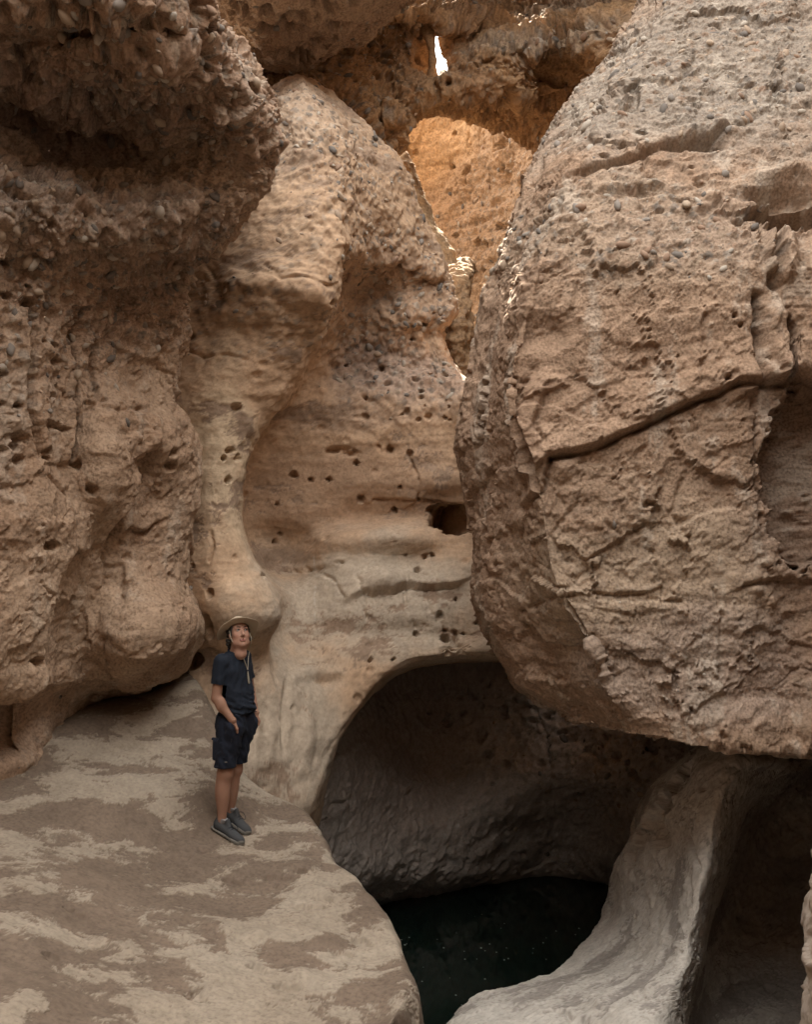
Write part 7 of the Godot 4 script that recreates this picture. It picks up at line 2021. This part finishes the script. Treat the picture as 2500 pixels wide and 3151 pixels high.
	place("sweat_band", commit(cord(band_pts, 0.006)), lace_mat, hat)

	# chin cord hanging from the hat in a loop on the chest
	var k0 := Vector3(0.018, 1.315, 0.148)
	var knot := [head_t * Vector3(-0.080, 0.030, 0.012), head_t * Vector3(-0.074, -0.06, 0.030), Vector3(-0.040, 1.455, 0.125), Vector3(-0.010, 1.385, 0.140), k0]
	var other := [head_t * Vector3(0.080, 0.026, 0.004), head_t * Vector3(0.088, -0.055, 0.024), Vector3(0.075, 1.46, 0.125), Vector3(0.040, 1.395, 0.138), k0]
	var loop := [k0, Vector3(0.014, 1.27, 0.152), Vector3(0.014, 1.222, 0.156), Vector3(0.026, 1.210, 0.156), Vector3(0.034, 1.225, 0.154), Vector3(0.024, 1.28, 0.151), k0]
	var strings := joined(joined(cord(knot, 0.0030), cord(other, 0.0030)), cord(loop, 0.0033))
	var chin := place("chin_cord", commit(strings), cord_mat, man)
	var bead := SphereMesh.new()
	bead.radius = 0.0075
	bead.height = 0.018
	bead.radial_segments = 10
	bead.rings = 6
	var toggle := place("cord_toggle", bead, lace_mat, chin)
	toggle.position = k0

	# trail shoes
	for side: float in [-1.0, 1.0]:
		var base := Vector3(-0.085, 0.0, -0.035) if side < 0 else Vector3(0.080, 0.0, -0.075)
		var at := Transform3D(Basis(Vector3.UP, deg_to_rad(2.0 if side < 0 else 8.0)), base)
		var heel: float = (stand_height(man.transform * at * Vector3(0, 0, -0.07)) - man.position.y) / 0.985
		var toe: float = (stand_height(man.transform * at * Vector3(0, 0, 0.15)) - man.position.y) / 0.985
		at.basis = at.basis * Basis(Vector3.RIGHT, atan2(heel - toe, 0.22))
		at.origin.y = heel + (toe - heel) * 0.07 / 0.22 - 0.004
		var up := [
			["e", Vector3(0, 0.058, -0.052), Vector3(0.038, 0.052, 0.044), 0.02],
			["c", Vector3(0, 0.048, -0.03), Vector3(0, 0.040, 0.09), 0.040, 0.040, 0.03],
			["e", Vector3(0.004 * side * -1.0, 0.034, 0.145), Vector3(0.046, 0.036, 0.066), 0.03],
			["c", Vector3(0, 0.080, 0.035), Vector3(0, 0.118, 0.006), 0.026, 0.022, 0.02],
			["c", Vector3(0, 0.098, -0.062), Vector3(0, 0.104, -0.055), 0.020, 0.018, 0.02],
			["x", Vector3(0, 0.135, -0.025), Vector3(0.026, 0.035, 0.033), 0.008],
		]
		var shoe := place("shoe", commit(moved(painted(nets(up, 0.0055, [[Vector3(0, 0.014, 0), Vector3(0, -1, 0)]]), white), at)), shoe_mat, man)
		var so := [["c", Vector3(0, 0.014, -0.058), Vector3(0, 0.014, 0.05), 0.043, 0.043, 0.03], ["e", Vector3(0.003 * -side, 0.016, 0.135), Vector3(0.052, 0.05, 0.080), 0.03]]
		var tread := func(p: Vector3) -> float: return 0.004 * sin(p.z * 230.0) * smoothstep(0.014, 0.004, p.y)
		place("sole", commit(moved(painted(nets(so, 0.0055, [[Vector3(0, 0.001, 0), Vector3(0, -1, 0)], [Vector3(0, 0.024, 0.05), Vector3(0, 1, -0.06).normalized()]], tread), white), at)), dust_mat, shoe)
		for k in 4:
			var z := 0.035 + 0.020 * k
			var y := 0.101 - 0.0105 * k
			place("lace", commit(moved(cord([Vector3(-0.026, y - 0.010, z), Vector3(0, y + 0.004, z + 0.006), Vector3(0.026, y - 0.010, z + 0.012)], 0.0034), at)), lace_mat, shoe)
		place("lace", commit(moved(cord([Vector3(0.0, 0.110, 0.032), Vector3(0.020, 0.124, 0.062), Vector3(0.034, 0.096, 0.100), Vector3(0.016, 0.082, 0.100), Vector3(0.004, 0.104, 0.040)], 0.0026), at)), lace_mat, shoe)
		place("toe_cap", commit(moved(painted(nets([["e", Vector3(0.004 * -side, 0.030, 0.172), Vector3(0.041, 0.030, 0.042), 0.01]], 0.0055, [[Vector3(0, 0.014, 0), Vector3(0, -1, 0)]]), white), at)), dust_mat, shoe)
		var cuff := nets([["c", Vector3(0, 0.095, -0.030), Vector3(0, 0.130, -0.020), 0.0345, 0.034, 0.01]], 0.006, [[Vector3(0, 0.122, 0), Vector3(0, 1, 0)]])
		place("sock", commit(moved(painted(cuff, white), at)), sock_mat, man)


func trim(s: Dictionary, gone: Callable) -> Dictionary:
	var keep := PackedInt32Array()
	for t in s.i.size() / 3:
		var m: Vector3 = (s.v[s.i[t * 3]] + s.v[s.i[t * 3 + 1]] + s.v[s.i[t * 3 + 2]]) / 3.0
		if not gone.call(m):
			keep.append_array(PackedInt32Array([s.i[t * 3], s.i[t * 3 + 1], s.i[t * 3 + 2]]))
	s.i = keep
	return s


func ring(at: Vector3, axis: Vector3, r: float, thick: float) -> Dictionary:
	var u := axis.cross(Vector3(0.2, 0.1, 0.97)).normalized()
	var w := axis.cross(u)
	var pts := []
	for k in 13:
		pts.append(at + u * cos(TAU * k / 12.0) * r + w * sin(TAU * k / 12.0) * r)
	return cord(pts, thick)


func hat_mesh() -> Dictionary:
	var prof := []   # radius factor and height: out along the underside of the brim, back over its top, up the crown
	var seg := 48
	var v := PackedVector3Array()
	var c := PackedColorArray()
	var rows := [[0.0, -0.001], [0.25, -0.001], [0.5, -0.001], [0.75, -0.001], [0.97, -0.001], [1.0, 0.001], [0.97, 0.004], [0.75, 0.004], [0.5, 0.004], [0.25, 0.004], [0.0, 0.005]]
	for k in rows:
		for s in seg + 1:
			var a := TAU * s / seg
			var t: float = k[0]
			var wave := 0.012 * sin(a * 3.0 + 0.6) + 0.007 * sin(a * 5.0 + 2.0)
			var rx := lerpf(0.083, 0.172 + wave, t)
			var rz := lerpf(0.096, 0.180 + wave, t)
			var droop := -t * t * (0.030 * pow(absf(sin(a)), 2.0) + 0.020 * sin(a * 3.0 + 1.0)) + t * t * 0.012 * cos(a)
			v.append(Vector3(sin(a) * rx, k[1] + droop, cos(a) * rz))
	for q in 9:
		var u := q / 8.0
		for s in seg + 1:
			var a := TAU * s / seg
			var sh := cos(u * PI * 0.5)
			sh = pow(maxf(sh, 0.0), 0.55)
			v.append(Vector3(sin(a) * 0.083 * sh, 0.005 + 0.088 * sin(u * PI * 0.5) - 0.012 * u * absf(sin(a)), cos(a) * 0.096 * sh))
	var nu := seg + 1
	var nv := v.size() / nu
	var n := grid_normals(v, nu, nv)
	var idx := PackedInt32Array()
	for i in v.size():
		n[i] = -n[i]
		c.append(Color.WHITE)
	for j in nv - 1:
		for i in nu - 1:
			var a := j * nu + i
			idx.append_array(PackedInt32Array([a, a + nu, a + 1, a + 1, a + nu, a + nu + 1]))
	return {"v": v, "n": n, "c": c, "i": idx}


# Height of the ledge under a point.
func stand_height(p: Vector3) -> float:
	var top := -INF
	for q in ledge_points:
		if absf(q.x - p.x) < 0.035 and absf(q.z - p.z) < 0.035:
			top = maxf(top, q.y)
	var sum := 0.0
	var cnt := 0
	for q in ledge_points:
		if absf(q.x - p.x) < 0.035 and absf(q.z - p.z) < 0.035 and q.y > top - 0.05:
			sum += q.y
			cnt += 1
	return sum / cnt if cnt else 0.0
